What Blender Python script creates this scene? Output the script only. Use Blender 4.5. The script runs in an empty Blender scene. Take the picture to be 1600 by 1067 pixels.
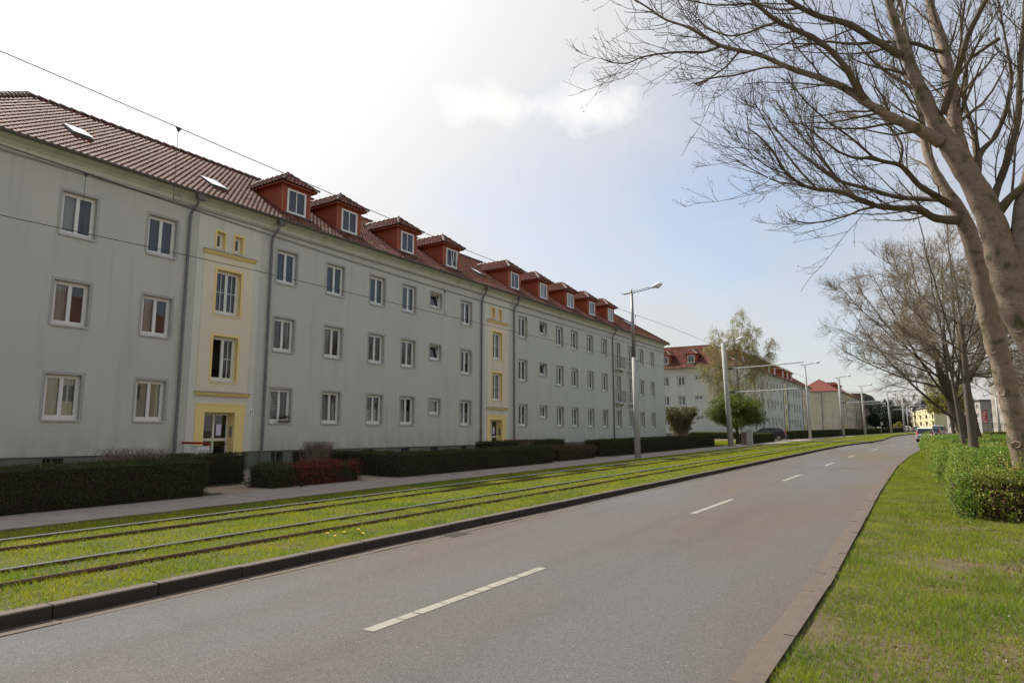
import bpy, math, random
import numpy as np
from mathutils import Vector, Matrix
R = random.Random(7)
NR = np.random.default_rng(11)
SC = bpy.context.scene
COL = SC.collection

# ------------------------------------------------------------------ camera
cam_data = bpy.data.cameras.new('camera')
cam = bpy.data.objects.new('camera', cam_data)
COL.objects.link(cam)
cam.location = (0, 0, 1.75)
cam.rotation_euler = (math.radians(90 + 7.795), 0, math.radians(32.606))
cam_data.sensor_width = 36
cam_data.lens = 36 * 1030 / 1600
cam_data.clip_start = 0.05
cam_data.clip_end = 6000
SC.camera = cam

# ------------------------------------------------------------------ light
SUN_EL, SUN_AZ = math.radians(46), math.radians(-78)      # azimuth clockwise from +Y (the street runs along +Y)
SUN = Vector((math.sin(SUN_AZ) * math.cos(SUN_EL), math.cos(SUN_AZ) * math.cos(SUN_EL), math.sin(SUN_EL)))
sd = bpy.data.lights.new('sun', 'SUN')
sd.energy = 3.6
sd.angle = math.radians(2.0)   # thin cloud veil before the sun
sd.color = (1.0, 0.94, 0.85)
so = bpy.data.objects.new('sun', sd)
COL.objects.link(so)
so.rotation_euler = SUN.to_track_quat('Z', 'Y').to_euler()

W = bpy.data.worlds.new('World')
SC.world = W
W.use_nodes = True
wt = W.node_tree
for n in list(wt.nodes):
    wt.nodes.remove(n)
def wn(t, **k):
    n = wt.nodes.new(t)
    for a, b in k.items():
        setattr(n, a, b)
    return n
def wmath(op, a, b=None, c=None, clamp=False):
    n = wn('ShaderNodeMath', operation=op, use_clamp=clamp)
    for i, v in enumerate((a, b, c)):
        if v is None: continue
        if isinstance(v, (int, float)): n.inputs[i].default_value = v
        else: wt.links.new(v, n.inputs[i])
    return n.outputs[0]
sky = wn('ShaderNodeTexSky', sky_type='NISHITA')
sky.sun_disc = False
sky.sun_elevation = SUN_EL
sky.sun_rotation = SUN_AZ % (2 * math.pi)
sky.air_density = 1.0
sky.dust_density = 1.6
sky.ozone_density = 1.2
geo = wn('ShaderNodeTexCoord')
dirv = geo.outputs['Generated']
sep = wn('ShaderNodeSeparateXYZ')
wt.links.new(dirv, sep.inputs[0])
dz = wmath('MAXIMUM', sep.outputs[2], 0.0)
# clouds lie in a layer: direction projected on a plane overhead
den = wmath('ADD', dz, 0.22)
cx = wmath('DIVIDE', sep.outputs[0], den)
cy = wmath('DIVIDE', sep.outputs[1], den)
cmb = wn('ShaderNodeCombineXYZ')
wt.links.new(cx, cmb.inputs[0]); wt.links.new(cy, cmb.inputs[1])
def wnoise(vec, scale, detail, rough, off=(0, 0, 0), sc=(1, 1, 1)):
    m = wn('ShaderNodeMapping')
    m.inputs['Location'].default_value = off
    m.inputs['Scale'].default_value = sc
    wt.links.new(vec, m.inputs[0])
    n = wn('ShaderNodeTexNoise')
    n.inputs['Scale'].default_value = scale
    n.inputs['Detail'].default_value = detail
    n.inputs['Roughness'].default_value = rough
    wt.links.new(m.outputs[0], n.inputs['Vector'])
    return n.outputs[0]
sunv = wn('ShaderNodeVectorMath', operation='DOT_PRODUCT')
nrm = wn('ShaderNodeVectorMath', operation='NORMALIZE')
wt.links.new(dirv, nrm.inputs[0])
wt.links.new(nrm.outputs[0], sunv.inputs[0])
sunv.inputs[1].default_value = SUN
cosang = wmath('MAXIMUM', sunv.outputs['Value'], 0.0)
n1 = wnoise(cmb.outputs[0], 0.9, 7, 0.55, (3.1, 1.7, 0), (1, 0.55, 1))
n2 = wnoise(cmb.outputs[0], 2.6, 8, 0.6, (7.4, 2.2, 0), (0.8, 1.1, 1))
# thin high veil, denser towards the sun and the horizon
veil = wmath('MULTIPLY_ADD', n1, 2.7, -0.78, clamp=True)
veil = wmath('ADD', veil, wmath('MULTIPLY', wmath('POWER', cosang, 5.0), 1.5), clamp=True)
hor = wmath('POWER', wmath('SUBTRACT', 1.0, dz, clamp=True), 7.0)
veil = wmath('ADD', veil, wmath('MULTIPLY', hor, 0.72), clamp=True)
veil = wmath('MULTIPLY', veil, 0.9)
# one small bright cumulus and fragments
def blob(center, size):
    v = wn('ShaderNodeVectorMath', operation='SUBTRACT')
    wt.links.new(nrm.outputs[0], v.inputs[0]); v.inputs[1].default_value = center
    m = wn('ShaderNodeMapping'); m.vector_type = 'POINT'
    m.inputs['Scale'].default_value = (1 / size[0], 1 / size[0], 1 / size[1])
    wt.links.new(v.outputs[0], m.inputs[0])
    l = wn('ShaderNodeVectorMath', operation='LENGTH')
    wt.links.new(m.outputs[0], l.inputs[0])
    return wmath('SUBTRACT', 1.0, l.outputs['Value'])
CB1, CB2 = (-0.512, 0.725, 0.461), (-0.385, 0.803, 0.457)
B1 = blob(CB1, (0.075, 0.030))
B2 = blob(CB2, (0.085, 0.036))
nf = wnoise(nrm.outputs[0], 16, 9, 0.62)
cum = wmath('MAXIMUM', B1, B2)
cum = wmath('MULTIPLY_ADD', wmath('SUBTRACT', nf, 0.5), 1.9, cum)
cum = wmath('MULTIPLY', wmath('MULTIPLY', wmath('MAXIMUM', cum, 0.0), 1.1), 1.0, clamp=True)
wisp = wmath('MULTIPLY', wmath('MULTIPLY_ADD', n2, 3.2, -1.75, clamp=True), 0.35)
fac = wmath('MAXIMUM', veil, wisp)
# clouds are brighter near the sun (forward scattering)
cb = wmath('MULTIPLY_ADD', wmath('POWER', cosang, 8.0), 4.6, wmath('MULTIPLY_ADD', wmath('POWER', cosang, 2.5), 1.2, 3.95))
ccol = wn('ShaderNodeMix', data_type='RGBA', blend_type='MULTIPLY')
ccol.inputs['Factor'].default_value = 1
ccol.inputs[6].default_value = (1.0, 0.98, 0.955, 1)
wt.links.new(cb, ccol.inputs[7])
mixs = wn('ShaderNodeMix', data_type='RGBA')
wt.links.new(fac, mixs.inputs['Factor'])
wt.links.new(sky.outputs[0], mixs.inputs[6])
wt.links.new(ccol.outputs[2], mixs.inputs[7])
mix2 = wn('ShaderNodeMix', data_type='RGBA')
wt.links.new(cum, mix2.inputs['Factor'])
wt.links.new(mixs.outputs[2], mix2.inputs[6])
mix2.inputs[7].default_value = (6.3, 6.2, 6.05, 1)
bgn = wn('ShaderNodeBackground')
bgn.inputs['Strength'].default_value = 0.09
wt.links.new(mix2.outputs[2], bgn.inputs['Color'])
wo = wn('ShaderNodeOutputWorld')
wt.links.new(bgn.outputs[0], wo.inputs[0])

SC.view_settings.view_transform = 'Standard'
SC.view_settings.look = 'None'
SC.view_settings.exposure = 0.95
SC.view_settings.gamma = 1
SC.view_settings.use_curve_mapping = False
SC.cycles.max_bounces = 8
SC.cycles.transparent_max_bounces = 16
SC.cycles.sample_clamp_indirect = 6

# ------------------------------------------------------------------ materials
def material(name, col, col2=None, scale=3.0, rough=0.8, bump=0.0, bscale=30, detail=6, metal=0.0, spec=0.4, stretch=(1, 1, 1), island=0.0, trans=0.0, contrast=1.0, extra=None):
    m = bpy.data.materials.new(name)
    m.use_nodes = True
    nt = m.node_tree
    b = nt.nodes['Principled BSDF']
    b.inputs['Roughness'].default_value = rough
    b.inputs['Metallic'].default_value = metal
    b.inputs['Specular IOR Level'].default_value = spec
    L = nt.links.new
    tc = nt.nodes.new('ShaderNodeTexCoord')
    mp = nt.nodes.new('ShaderNodeMapping')
    mp.inputs['Scale'].default_value = stretch
    gp = nt.nodes.new('ShaderNodeNewGeometry')
    L(gp.outputs['Position'], mp.inputs[0])
    cur = None
    if col2 is None:
        b.inputs['Base Color'].default_value = (*col, 1)
        rgb = nt.nodes.new('ShaderNodeRGB'); rgb.outputs[0].default_value = (*col, 1)
        cur = rgb.outputs[0]
    else:
        n = nt.nodes.new('ShaderNodeTexNoise')
        n.inputs['Scale'].default_value = scale
        n.inputs['Detail'].default_value = detail
        n.inputs['Roughness'].default_value = 0.6
        L(mp.outputs[0], n.inputs['Vector'])
        mr = nt.nodes.new('ShaderNodeMapRange')
        w = 0.22 / contrast
        mr.inputs['From Min'].default_value = 0.5 - w
        mr.inputs['From Max'].default_value = 0.5 + w
        L(n.outputs[0], mr.inputs[0])
        mx = nt.nodes.new('ShaderNodeMix'); mx.data_type = 'RGBA'
        mx.inputs[6].default_value = (*col, 1)
        mx.inputs[7].default_value = (*col2, 1)
        L(mr.outputs[0], mx.inputs['Factor'])
        cur = mx.outputs[2]
    if island > 0:
        hs = nt.nodes.new('ShaderNodeHueSaturation')
        r1 = nt.nodes.new('ShaderNodeMapRange')
        r1.inputs['To Min'].default_value = 1 - island
        r1.inputs['To Max'].default_value = 1 + island
        L(gp.outputs['Random Per Island'], r1.inputs[0])
        L(r1.outputs[0], hs.inputs['Value'])
        r2 = nt.nodes.new('ShaderNodeMath'); r2.operation = 'MULTIPLY_ADD'
        r2.inputs[1].default_value = 0.035 * (1 if trans > 0 else 0.3); r2.inputs[2].default_value = 0.5 - 0.022 * (1 if trans > 0 else 0.23)
        fr = nt.nodes.new('ShaderNodeMath'); fr.operation = 'FRACT'
        mu = nt.nodes.new('ShaderNodeMath'); mu.operation = 'MULTIPLY'; mu.inputs[1].default_value = 17.3
        L(gp.outputs['Random Per Island'], mu.inputs[0]); L(mu.outputs[0], fr.inputs[0]); L(fr.outputs[0], r2.inputs[0])
        L(r2.outputs[0], hs.inputs['Hue'])
        L(cur, hs.inputs['Color'])
        cur = hs.outputs[0]
    if extra:
        cur = extra(nt, cur, gp, mp)
    L(cur, b.inputs['Base Color'])
    if bump > 0:
        n2 = nt.nodes.new('ShaderNodeTexNoise')
        n2.inputs['Scale'].default_value = bscale
        n2.inputs['Detail'].default_value = 4
        L(gp.outputs['Position'], n2.inputs['Vector'])
        bp = nt.nodes.new('ShaderNodeBump')
        bp.inputs['Strength'].default_value = bump
        bp.inputs['Distance'].default_value = 0.02
        L(n2.outputs[0], bp.inputs['Height'])
        L(bp.outputs[0], b.inputs['Normal'])
    if trans > 0:
        out = nt.nodes['Material Output']
        tl = nt.nodes.new('ShaderNodeBsdfTranslucent')
        L(cur, tl.inputs[0])
        ms = nt.nodes.new('ShaderNodeMixShader')
        ms.inputs[0].default_value = trans
        L(b.outputs[0], ms.inputs[1]); L(tl.outputs[0], ms.inputs[2])
        L(ms.outputs[0], out.inputs[0])
    return m

def nmix(nt, fac, a, b, blend='MIX'):
    mx = nt.nodes.new('ShaderNodeMix'); mx.data_type = 'RGBA'; mx.blend_type = blend
    for i, v in ((0, fac), (6, a), (7, b)):
        if isinstance(v, (int, float)): mx.inputs[i].default_value = v
        elif isinstance(v, tuple): mx.inputs[i].default_value = (*v, 1)
        else: nt.links.new(v, mx.inputs[i])
    return mx.outputs[2]
def nnoise(nt, vec, scale, detail=5, stretch=(1, 1, 1), lo=0.4, hi=0.6):
    mp = nt.nodes.new('ShaderNodeMapping'); mp.inputs['Scale'].default_value = stretch
    nt.links.new(vec, mp.inputs[0])
    n = nt.nodes.new('ShaderNodeTexNoise'); n.inputs['Scale'].default_value = scale; n.inputs['Detail'].default_value = detail
    nt.links.new(mp.outputs[0], n.inputs['Vector'])
    mr = nt.nodes.new('ShaderNodeMapRange'); mr.inputs['From Min'].default_value = lo; mr.inputs['From Max'].default_value = hi
    nt.links.new(n.outputs[0], mr.inputs[0])
    return mr.outputs[0]

def plaster_extra(nt, cur, gp, mp):
    # rain streaks running down and blotchy soiling
    s = nnoise(nt, gp.outputs['Position'], 1.6, 6, (1, 1.9, 0.10), 0.55, 1.5)
    cur = nmix(nt, s, cur, (0.24, 0.24, 0.22))
    # splash dirt near the plinth, ragged upper edge
    sx = nt.nodes.new('ShaderNodeSeparateXYZ'); nt.links.new(gp.outputs['Position'], sx.inputs[0])
    zr = nt.nodes.new('ShaderNodeMapRange'); zr.inputs['From Min'].default_value = 1.9; zr.inputs['From Max'].default_value = 0.9; nt.links.new(sx.outputs[2], zr.inputs[0])
    sp = nnoise(nt, gp.outputs['Position'], 2.2, 6, (1, 1, 0.5), 0.35, 0.75)
    mm = nt.nodes.new('ShaderNodeMath'); mm.operation = 'MULTIPLY'; nt.links.new(zr.outputs[0], mm.inputs[0]); nt.links.new(sp, mm.inputs[1])
    cur = nmix(nt, mm.outputs[0], cur, (0.33, 0.34, 0.29))
    g = nnoise(nt, gp.outputs['Position'], 0.55, 4, (1, 1, 0.6), 0.45, 0.95)
    return nmix(nt, g, cur, (0.48, 0.50, 0.465))
def plaster_soft(nt, cur, gp, mp):
    s = nnoise(nt, gp.outputs['Position'], 1.4, 5, (1, 1.8, 0.15), 0.55, 1.1)
    return nmix(nt, s, cur, (0.22, 0.22, 0.2))

M = {}
M['plaster'] = material('plaster_grey_green', (0.565, 0.57, 0.51), (0.53, 0.54, 0.487), 0.7, 0.9, 0.25, 60, extra=plaster_extra, spec=0.2)
M['plaster_light'] = material('plaster_light', (0.66, 0.67, 0.58), (0.62, 0.625, 0.55), 0.8, 0.9, 0.2, 60, extra=plaster_soft, spec=0.2)
M['beige'] = material('plaster_beige', (0.77, 0.69, 0.54), (0.73, 0.66, 0.52), 1.2, 0.9, 0.2, 60, extra=plaster_soft, spec=0.2)
M['yellow'] = material('paint_yellow', (0.86, 0.67, 0.28), (0.82, 0.64, 0.27), 1.5, 0.85, 0.15, 60, spec=0.25)
M['cream'] = material('plaster_cream', (0.56, 0.49, 0.36), (0.52, 0.455, 0.34), 0.6, 0.9, 0.1, 40, extra=plaster_soft, spec=0.2)
M['bandgrey'] = material('paint_window_band', (0.42, 0.42, 0.39), (0.39, 0.39, 0.37), 3, 0.9, 0.1, 60, spec=0.2)
M['plinth'] = material('plinth_render', (0.20, 0.21, 0.165), (0.15, 0.16, 0.135), 1.3, 0.95, 0.4, 50, spec=0.2)
M['pvc'] = material('white_window_frame', (0.78, 0.78, 0.76), (0.72, 0.72, 0.70), 6, 0.35, spec=0.4)
M['pvc_cream'] = material('cream_window_frame', (0.66, 0.64, 0.52), None, 6, 0.45)
M['sill'] = material('window_sill_sheet', (0.55, 0.54, 0.53), (0.42, 0.42, 0.41), 8, 0.5, metal=0.2)
M['curtain'] = material('curtain_fabric', (0.62, 0.60, 0.54), (0.50, 0.48, 0.42), 9, 0.9, 0.3, 60, stretch=(1, 4, 0.3))
M['blind'] = material('blind_slats', (0.66, 0.64, 0.6), (0.5, 0.49, 0.46), 14, 0.8, stretch=(0.2, 0.2, 6))
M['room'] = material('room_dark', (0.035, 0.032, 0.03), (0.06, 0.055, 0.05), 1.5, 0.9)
M['zinc'] = material('zinc_gutter', (0.135, 0.125, 0.12), (0.19, 0.18, 0.175), 3, 0.55, metal=0.3)
M['downpipe'] = material('downpipe_zinc', (0.15, 0.145, 0.155), (0.20, 0.19, 0.20), 3, 0.5, metal=0.3)
M['tile'] = material('roof_tile_clay', (0.165, 0.062, 0.043), (0.115, 0.046, 0.035), 0.8, 0.64, 0.15, 40, island=0.3, spec=0.035)
M['tile_old'] = material('roof_tile_weathered', (0.145, 0.085, 0.072), (0.20, 0.085, 0.06), 1.4, 0.7, 0.3, 40, island=0.3, spec=0.08)
M['ridge_tile'] = material('ridge_tile_clay', (0.17, 0.085, 0.065), (0.12, 0.10, 0.085), 2.5, 0.5, 0.3, 30, island=0.2)
M['roof_under'] = material('roof_battens', (0.05, 0.022, 0.018), None, 1, 0.9)
M['dormer'] = material('dormer_cladding_red', (0.34, 0.078, 0.030), (0.28, 0.062, 0.027), 1.6, 0.6, 0.2, 30, spec=0.35)
M['dormer_trim'] = material('dormer_corner_trim', (0.42, 0.16, 0.10), None, 1, 0.6)
M['lead'] = material('lead_flashing', (0.12, 0.13, 0.145), (0.2, 0.2, 0.21), 8, 0.5, metal=0.4)
M['black'] = material('dark_metal', (0.025, 0.025, 0.028), None, 1, 0.5)
M['steel_grey'] = material('grey_steel', (0.22, 0.22, 0.21), (0.28, 0.28, 0.26), 4, 0.5, metal=0.5)
M['red'] = material('red_paint', (0.36, 0.018, 0.018), None, 1, 0.45)
M['whitebox'] = material('white_sheet_box', (0.74, 0.73, 0.72), (0.68, 0.67, 0.67), 4, 0.6)
M['paper'] = material('paper_notice', (0.68, 0.66, 0.85), None, 1, 0.8)
M['concrete'] = material('mast_concrete', (0.47, 0.46, 0.43), (0.36, 0.355, 0.335), 2.5, 0.85, 0.3, 40, stretch=(1, 1, 0.4))
M['kerb_side'] = material('kerb_stone_shaded_side', (0.050, 0.038, 0.032), (0.034, 0.028, 0.024), 5, 0.95, 0.5, 70, island=0.12)  # upright kerb faces: their shade put into a darker colour
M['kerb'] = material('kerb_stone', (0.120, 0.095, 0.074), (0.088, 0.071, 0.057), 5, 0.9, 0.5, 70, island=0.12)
M['gutter'] = material('gutter_stone_dusty', (0.125, 0.098, 0.073), (0.10, 0.082, 0.063), 4, 0.95, 0.4, 90, island=0.08)
M['paver'] = material('pavement_slab', (0.315, 0.27, 0.225), (0.24, 0.21, 0.18), 3, 0.9, 0.5, 60, island=0.16)
M['path'] = material('path_slab', (0.34, 0.265, 0.185), (0.27, 0.215, 0.155), 3, 0.9, 0.5, 60, island=0.14)
M['joint'] = material('joint_sand', (0.075, 0.07, 0.055), (0.05, 0.055, 0.035), 9, 0.95)
M['rail'] = material('rail_head_steel', (0.55, 0.55, 0.58), None, 1, 0.22, metal=1.0)
M['rail_rust_shade'] = material('rail_rust_shade', (0.065, 0.032, 0.022), (0.10, 0.05, 0.03), 12, 0.85, 0.3, 60)
M['wire'] = material('overhead_wire', (0.03, 0.03, 0.032), None, 1, 0.5)
M['ins'] = material('insulator_bracket', (0.55, 0.55, 0.53), None, 1, 0.4)
M['iron'] = material('cast_iron', (0.06, 0.05, 0.045), (0.09, 0.07, 0.06), 20, 0.6, 0.3, 90)

def glass_mat(name, tint=(1, 1, 1), ior=1.5, rough=0.0):
    m = bpy.data.materials.new(name); m.use_nodes = True
    nt = m.node_tree
    for n in list(nt.nodes): nt.nodes.remove(n)
    o = nt.nodes.new('ShaderNodeOutputMaterial')
    tr = nt.nodes.new('ShaderNodeBsdfTransparent'); tr.inputs[0].default_value = (*tint, 1)
    gl = nt.nodes.new('ShaderNodeBsdfGlossy'); gl.inputs['Roughness'].default_value = rough
    gl.inputs[0].default_value = (0.95, 0.97, 1, 1)
    fr = nt.nodes.new('ShaderNodeFresnel'); fr.inputs[0].default_value = ior
    mu = nt.nodes.new('ShaderNodeMath'); mu.operation = 'MULTIPLY_ADD'; mu.use_clamp = True
    mu.inputs[1].default_value = 1.35; mu.inputs[2].default_value = 0.02
    nt.links.new(fr.outputs[0], mu.inputs[0])
    mx = nt.nodes.new('ShaderNodeMixShader')
    nt.links.new(mu.outputs[0], mx.inputs[0]); nt.links.new(tr.outputs[0], mx.inputs[1]); nt.links.new(gl.outputs[0], mx.inputs[2])
    nt.links.new(mx.outputs[0], o.inputs[0])
    return m
M['glass'] = glass_mat('window_glass', (0.75, 0.8, 0.8))
M['car_glass'] = material('car_glass', (0.012, 0.014, 0.017), None, 1, 0.06, spec=0.9)
M['skylight'] = material('skylight_glass', (0.75, 0.78, 0.8), None, 1, 0.12, metal=0.8, spec=1.0)

def asphalt_extra(nt, cur, gp, mp):
    p = gp.outputs['Position']
    # bands polished and dusted along the driving direction
    a = nnoise(nt, p, 0.5, 2, (1.0, 0.03, 1), 0.25, 0.8)
    cur = nmix(nt, a, cur, (0.128, 0.103, 0.080))
    b = nnoise(nt, p, 0.35, 4, (1.0, 0.3, 1), 0.40, 0.66)
    cur = nmix(nt, b, cur, (0.116, 0.112, 0.112))
    # aggregate: light and dark chips
    v = nt.nodes.new('ShaderNodeTexVoronoi'); v.inputs['Scale'].default_value = 95
    nt.links.new(p, v.inputs['Vector'])
    sp = nt.nodes.new('ShaderNodeSeparateColor'); nt.links.new(v.outputs['Color'], sp.inputs[0])
    r = nt.nodes.new('ShaderNodeMapRange'); r.inputs['To Min'].default_value = 0.76; r.inputs['To Max'].default_value = 1.27
    nt.links.new(sp.outputs[0], r.inputs[0])
    c2 = nt.nodes.new('ShaderNodeHueSaturation'); nt.links.new(r.outputs[0], c2.inputs['Value']); nt.links.new(cur, c2.inputs['Color'])
    cur = c2.outputs[0]
    v2 = nt.nodes.new('ShaderNodeTexVoronoi'); v2.inputs['Scale'].default_value = 34
    nt.links.new(p, v2.inputs['Vector'])
    s2 = nt.nodes.new('ShaderNodeSeparateColor'); nt.links.new(v2.outputs['Color'], s2.inputs[0])
    g = nt.nodes.new('ShaderNodeMath'); g.operation = 'GREATER_THAN'; g.inputs[1].default_value = 0.965
    nt.links.new(s2.outputs[1], g.inputs[0])
    d = nt.nodes.new('ShaderNodeMath'); d.operation = 'LESS_THAN'; d.inputs[1].default_value = 0.18
    nt.links.new(v2.outputs['Distance'], d.inputs[0])
    k = nt.nodes.new('ShaderNodeMath'); k.operation = 'MULTIPLY'
    nt.links.new(g.outputs[0], k.inputs[0]); nt.links.new(d.outputs[0], k.inputs[1])
    return nmix(nt, k.outputs[0], cur, (0.36, 0.34, 0.31))
M['asphalt'] = material('asphalt', (0.108, 0.094, 0.080), (0.094, 0.083, 0.071), 1.2, 0.8, 0.6, 160, extra=asphalt_extra, spec=0.2)
def paint_extra(nt, cur, gp, mp):
    s = nnoise(nt, gp.outputs['Position'], 38, 5, (1, 1, 1), 0.56, 0.66)
    return nmix(nt, s, cur, (0.2, 0.19, 0.18))
M['marking'] = material('road_paint', (0.32, 0.295, 0.245), (0.25, 0.232, 0.195), 10, 0.8, 0.3, 120, extra=paint_extra)
def soil_extra(nt, cur, gp, mp):
    s = nnoise(nt, gp.outputs['Position'], 1.1, 5, (1, 1, 1), 0.42, 0.6)
    return nmix(nt, s, cur, (0.045, 0.06, 0.014))
M['verge_soil'] = material('verge_soil', (0.12, 0.085, 0.052), (0.08, 0.072, 0.03), 3, 0.95, 0.9, 60)
M['soil'] = material('turf_ground', (0.075, 0.055, 0.028), (0.05, 0.065, 0.018), 5, 0.95, 0.8, 60, extra=soil_extra)
M['earth'] = material('bare_earth', (0.10, 0.07, 0.045), (0.06, 0.04, 0.028), 8, 0.95, 0.9, 50)
M['far_ground'] = material('far_ground', (0.07, 0.08, 0.03), (0.1, 0.09, 0.06), 0.05, 0.95)
M['blade'] = material('grass_blade', (0.29, 0.335, 0.032), (0.14, 0.215, 0.022), 1.8, 0.8, island=0.34, trans=0.4, spec=0.08, contrast=1.5)
M['blade_tram'] = material('grass_blade_tram', (0.39, 0.39, 0.022), (0.205, 0.295, 0.020), 1.3, 0.8, island=0.30, trans=0.4, spec=0.08, contrast=1.4)
M['straw'] = material('dry_grass', (0.30, 0.23, 0.10), (0.22, 0.15, 0.07), 4, 0.85, island=0.3, trans=0.2)
M['leaf_bush'] = material('bush_leaf', (0.115, 0.21, 0.022), (0.165, 0.26, 0.028), 0.8, 0.65, island=0.35, trans=0.35, spec=0.35)
M['leaf_yellow'] = material('bush_leaf_yellow', (0.30, 0.31, 0.05), (0.22, 0.26, 0.04), 2, 0.5, island=0.3, trans=0.4)
M['leaf_dead'] = material('bush_leaf_brown', (0.17, 0.08, 0.04), (0.10, 0.055, 0.03), 3, 0.8, island=0.4, trans=0.2)
M['leaf_hedge'] = material('hedge_leaf', (0.060, 0.078, 0.018), (0.040, 0.056, 0.015), 1.0, 0.7, island=0.35, trans=0.25)
M['leaf_red'] = material('red_shrub_leaf', (0.27, 0.034, 0.018), (0.13, 0.022, 0.014), 2.5, 0.5, island=0.35, trans=0.3)
M['leaf_mid'] = material('round_tree_leaf', (0.125, 0.165, 0.016), (0.08, 0.115, 0.013), 1.0, 0.5, island=0.35, trans=0.35)
M['leaf_birch'] = material('birch_catkin_leaf', (0.42, 0.39, 0.12), (0.32, 0.30, 0.09), 1.0, 0.7, island=0.3, trans=0.4)
M['leaf_conifer'] = material('conifer_needles', (0.020, 0.034, 0.014), (0.03, 0.045, 0.018), 0.6, 0.7, island=0.3, trans=0.1)
M['leaf_willow'] = material('willow_leaf', (0.30, 0.27, 0.05), (0.22, 0.21, 0.04), 0.8, 0.6, island=0.3, trans=0.4)
M['leaf_olive'] = material('shrub_bud_leaf', (0.19, 0.165, 0.065), (0.13, 0.135, 0.045), 1.0, 0.7, island=0.35, trans=0.3)
M['core'] = material('bush_core', (0.018, 0.018, 0.010), (0.03, 0.02, 0.012), 6, 0.95, 0.5, 20)
M['twig_brown'] = material('shrub_twig', (0.27, 0.21, 0.155), (0.19, 0.145, 0.11), 8, 0.85)
def bark_extra(nt, cur, gp, mp):
    s = nnoise(nt, gp.outputs['Position'], 5, 6, (1, 1, 1), 0.52, 0.68)
    cur = nmix(nt, s, cur, (0.085, 0.088, 0.035))
    k = nnoise(nt, gp.outputs['Position'], 22, 5, (1, 1, 2.5), 0.5, 0.75)
    return nmix(nt, k, cur, (0.13, 0.10, 0.075))
M['bark'] = material('maple_bark', (0.285, 0.218, 0.165), (0.20, 0.155, 0.12), 6, 0.85, 0.45, 26, extra=bark_extra, spec=0.25)
M['bark_dark'] = material('branch_bark', (0.10, 0.078, 0.052), (0.15, 0.12, 0.078), 6, 0.85, 0.6, 30, spec=0.2)
M['bark_far'] = material('grey_bark', (0.13, 0.105, 0.085), (0.09, 0.075, 0.06), 3, 0.9, 0.8, 16, spec=0.2)
M['bark_black'] = material('old_dark_bark', (0.075, 0.06, 0.05), (0.11, 0.088, 0.066), 3, 0.9, 0.9, 12, spec=0.2)
M['twig_far'] = material('far_twig_bark', (0.29, 0.235, 0.17), (0.22, 0.18, 0.13), 3, 0.9, spec=0.2)
M['bud'] = material('tree_bud', (0.09, 0.07, 0.035), (0.13, 0.13, 0.05), 8, 0.7)
M['birch_bark'] = material('birch_bark', (0.42, 0.40, 0.36), (0.1, 0.09, 0.08), 6, 0.8, stretch=(1, 1, 3))
M['car_white'] = material('car_paint_white', (0.72, 0.72, 0.73), None, 1, 0.25, spec=0.6)
M['car_silver'] = material('car_paint_silver', (0.38, 0.39, 0.39), None, 1, 0.3, metal=0.6, spec=0.6)
M['car_dark'] = material('car_paint_dark', (0.03, 0.03, 0.035), None, 1, 0.2, spec=0.6)
M['car_plum'] = material('car_paint_plum', (0.022, 0.010, 0.018), None, 1, 0.3, spec=0.4)
M['tyre'] = material('tyre_rubber', (0.02, 0.02, 0.02), None, 1, 0.8)
M['rim'] = material('wheel_rim', (0.4, 0.4, 0.4), None, 1, 0.35, metal=0.8)
M['taillight'] = material('tail_light_red', (0.45, 0.02, 0.015), None, 1, 0.25, spec=0.6)
M['plate'] = material('number_plate', (0.7, 0.7, 0.66), None, 1, 0.5)
M['brownbrick'] = material('brown_panel', (0.15, 0.10, 0.085), (0.12, 0.085, 0.07), 2, 0.8)
M['slate'] = material('slate_roof', (0.055, 0.06, 0.075), (0.08, 0.08, 0.09), 1, 0.5)
M['pale_yellow'] = material('plaster_pale_yellow', (0.66, 0.60, 0.36), (0.6, 0.54, 0.32), 0.5, 0.9)
M['pale_wall'] = material('plaster_pale_grey', (0.33, 0.31, 0.28), (0.28, 0.265, 0.24), 0.5, 0.9)
M['pale_green'] = material('plaster_pale_green', (0.42, 0.50, 0.38), None, 0.5, 0.9)
M['roof_far'] = material('far_roof_tiles', (0.21, 0.062, 0.042), (0.16, 0.052, 0.038), 2.5, 0.7, 0.5, 8, stretch=(1, 1, 3), spec=0.2)
M['far_glass'] = material('far_window_glass', (0.03, 0.035, 0.04), (0.10, 0.10, 0.10), 0.9, 0.1, spec=0.7)
M['flower'] = material('dandelion_petals', (0.75, 0.52, 0.02), None, 1, 0.7)
M['blackbox'] = material('electric_box_brown', (0.13, 0.09, 0.07), (0.2, 0.14, 0.1), 9, 0.7)
M['greybox'] = material('utility_cabinet_grey', (0.42, 0.40, 0.36), (0.36, 0.35, 0.32), 4, 0.7)
M['letter'] = material('black_number', (0.02, 0.02, 0.02), None, 1, 0.6)
M['orange'] = material('orange_paint_mark', (0.6, 0.2, 0.05), None, 1, 0.7)

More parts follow.
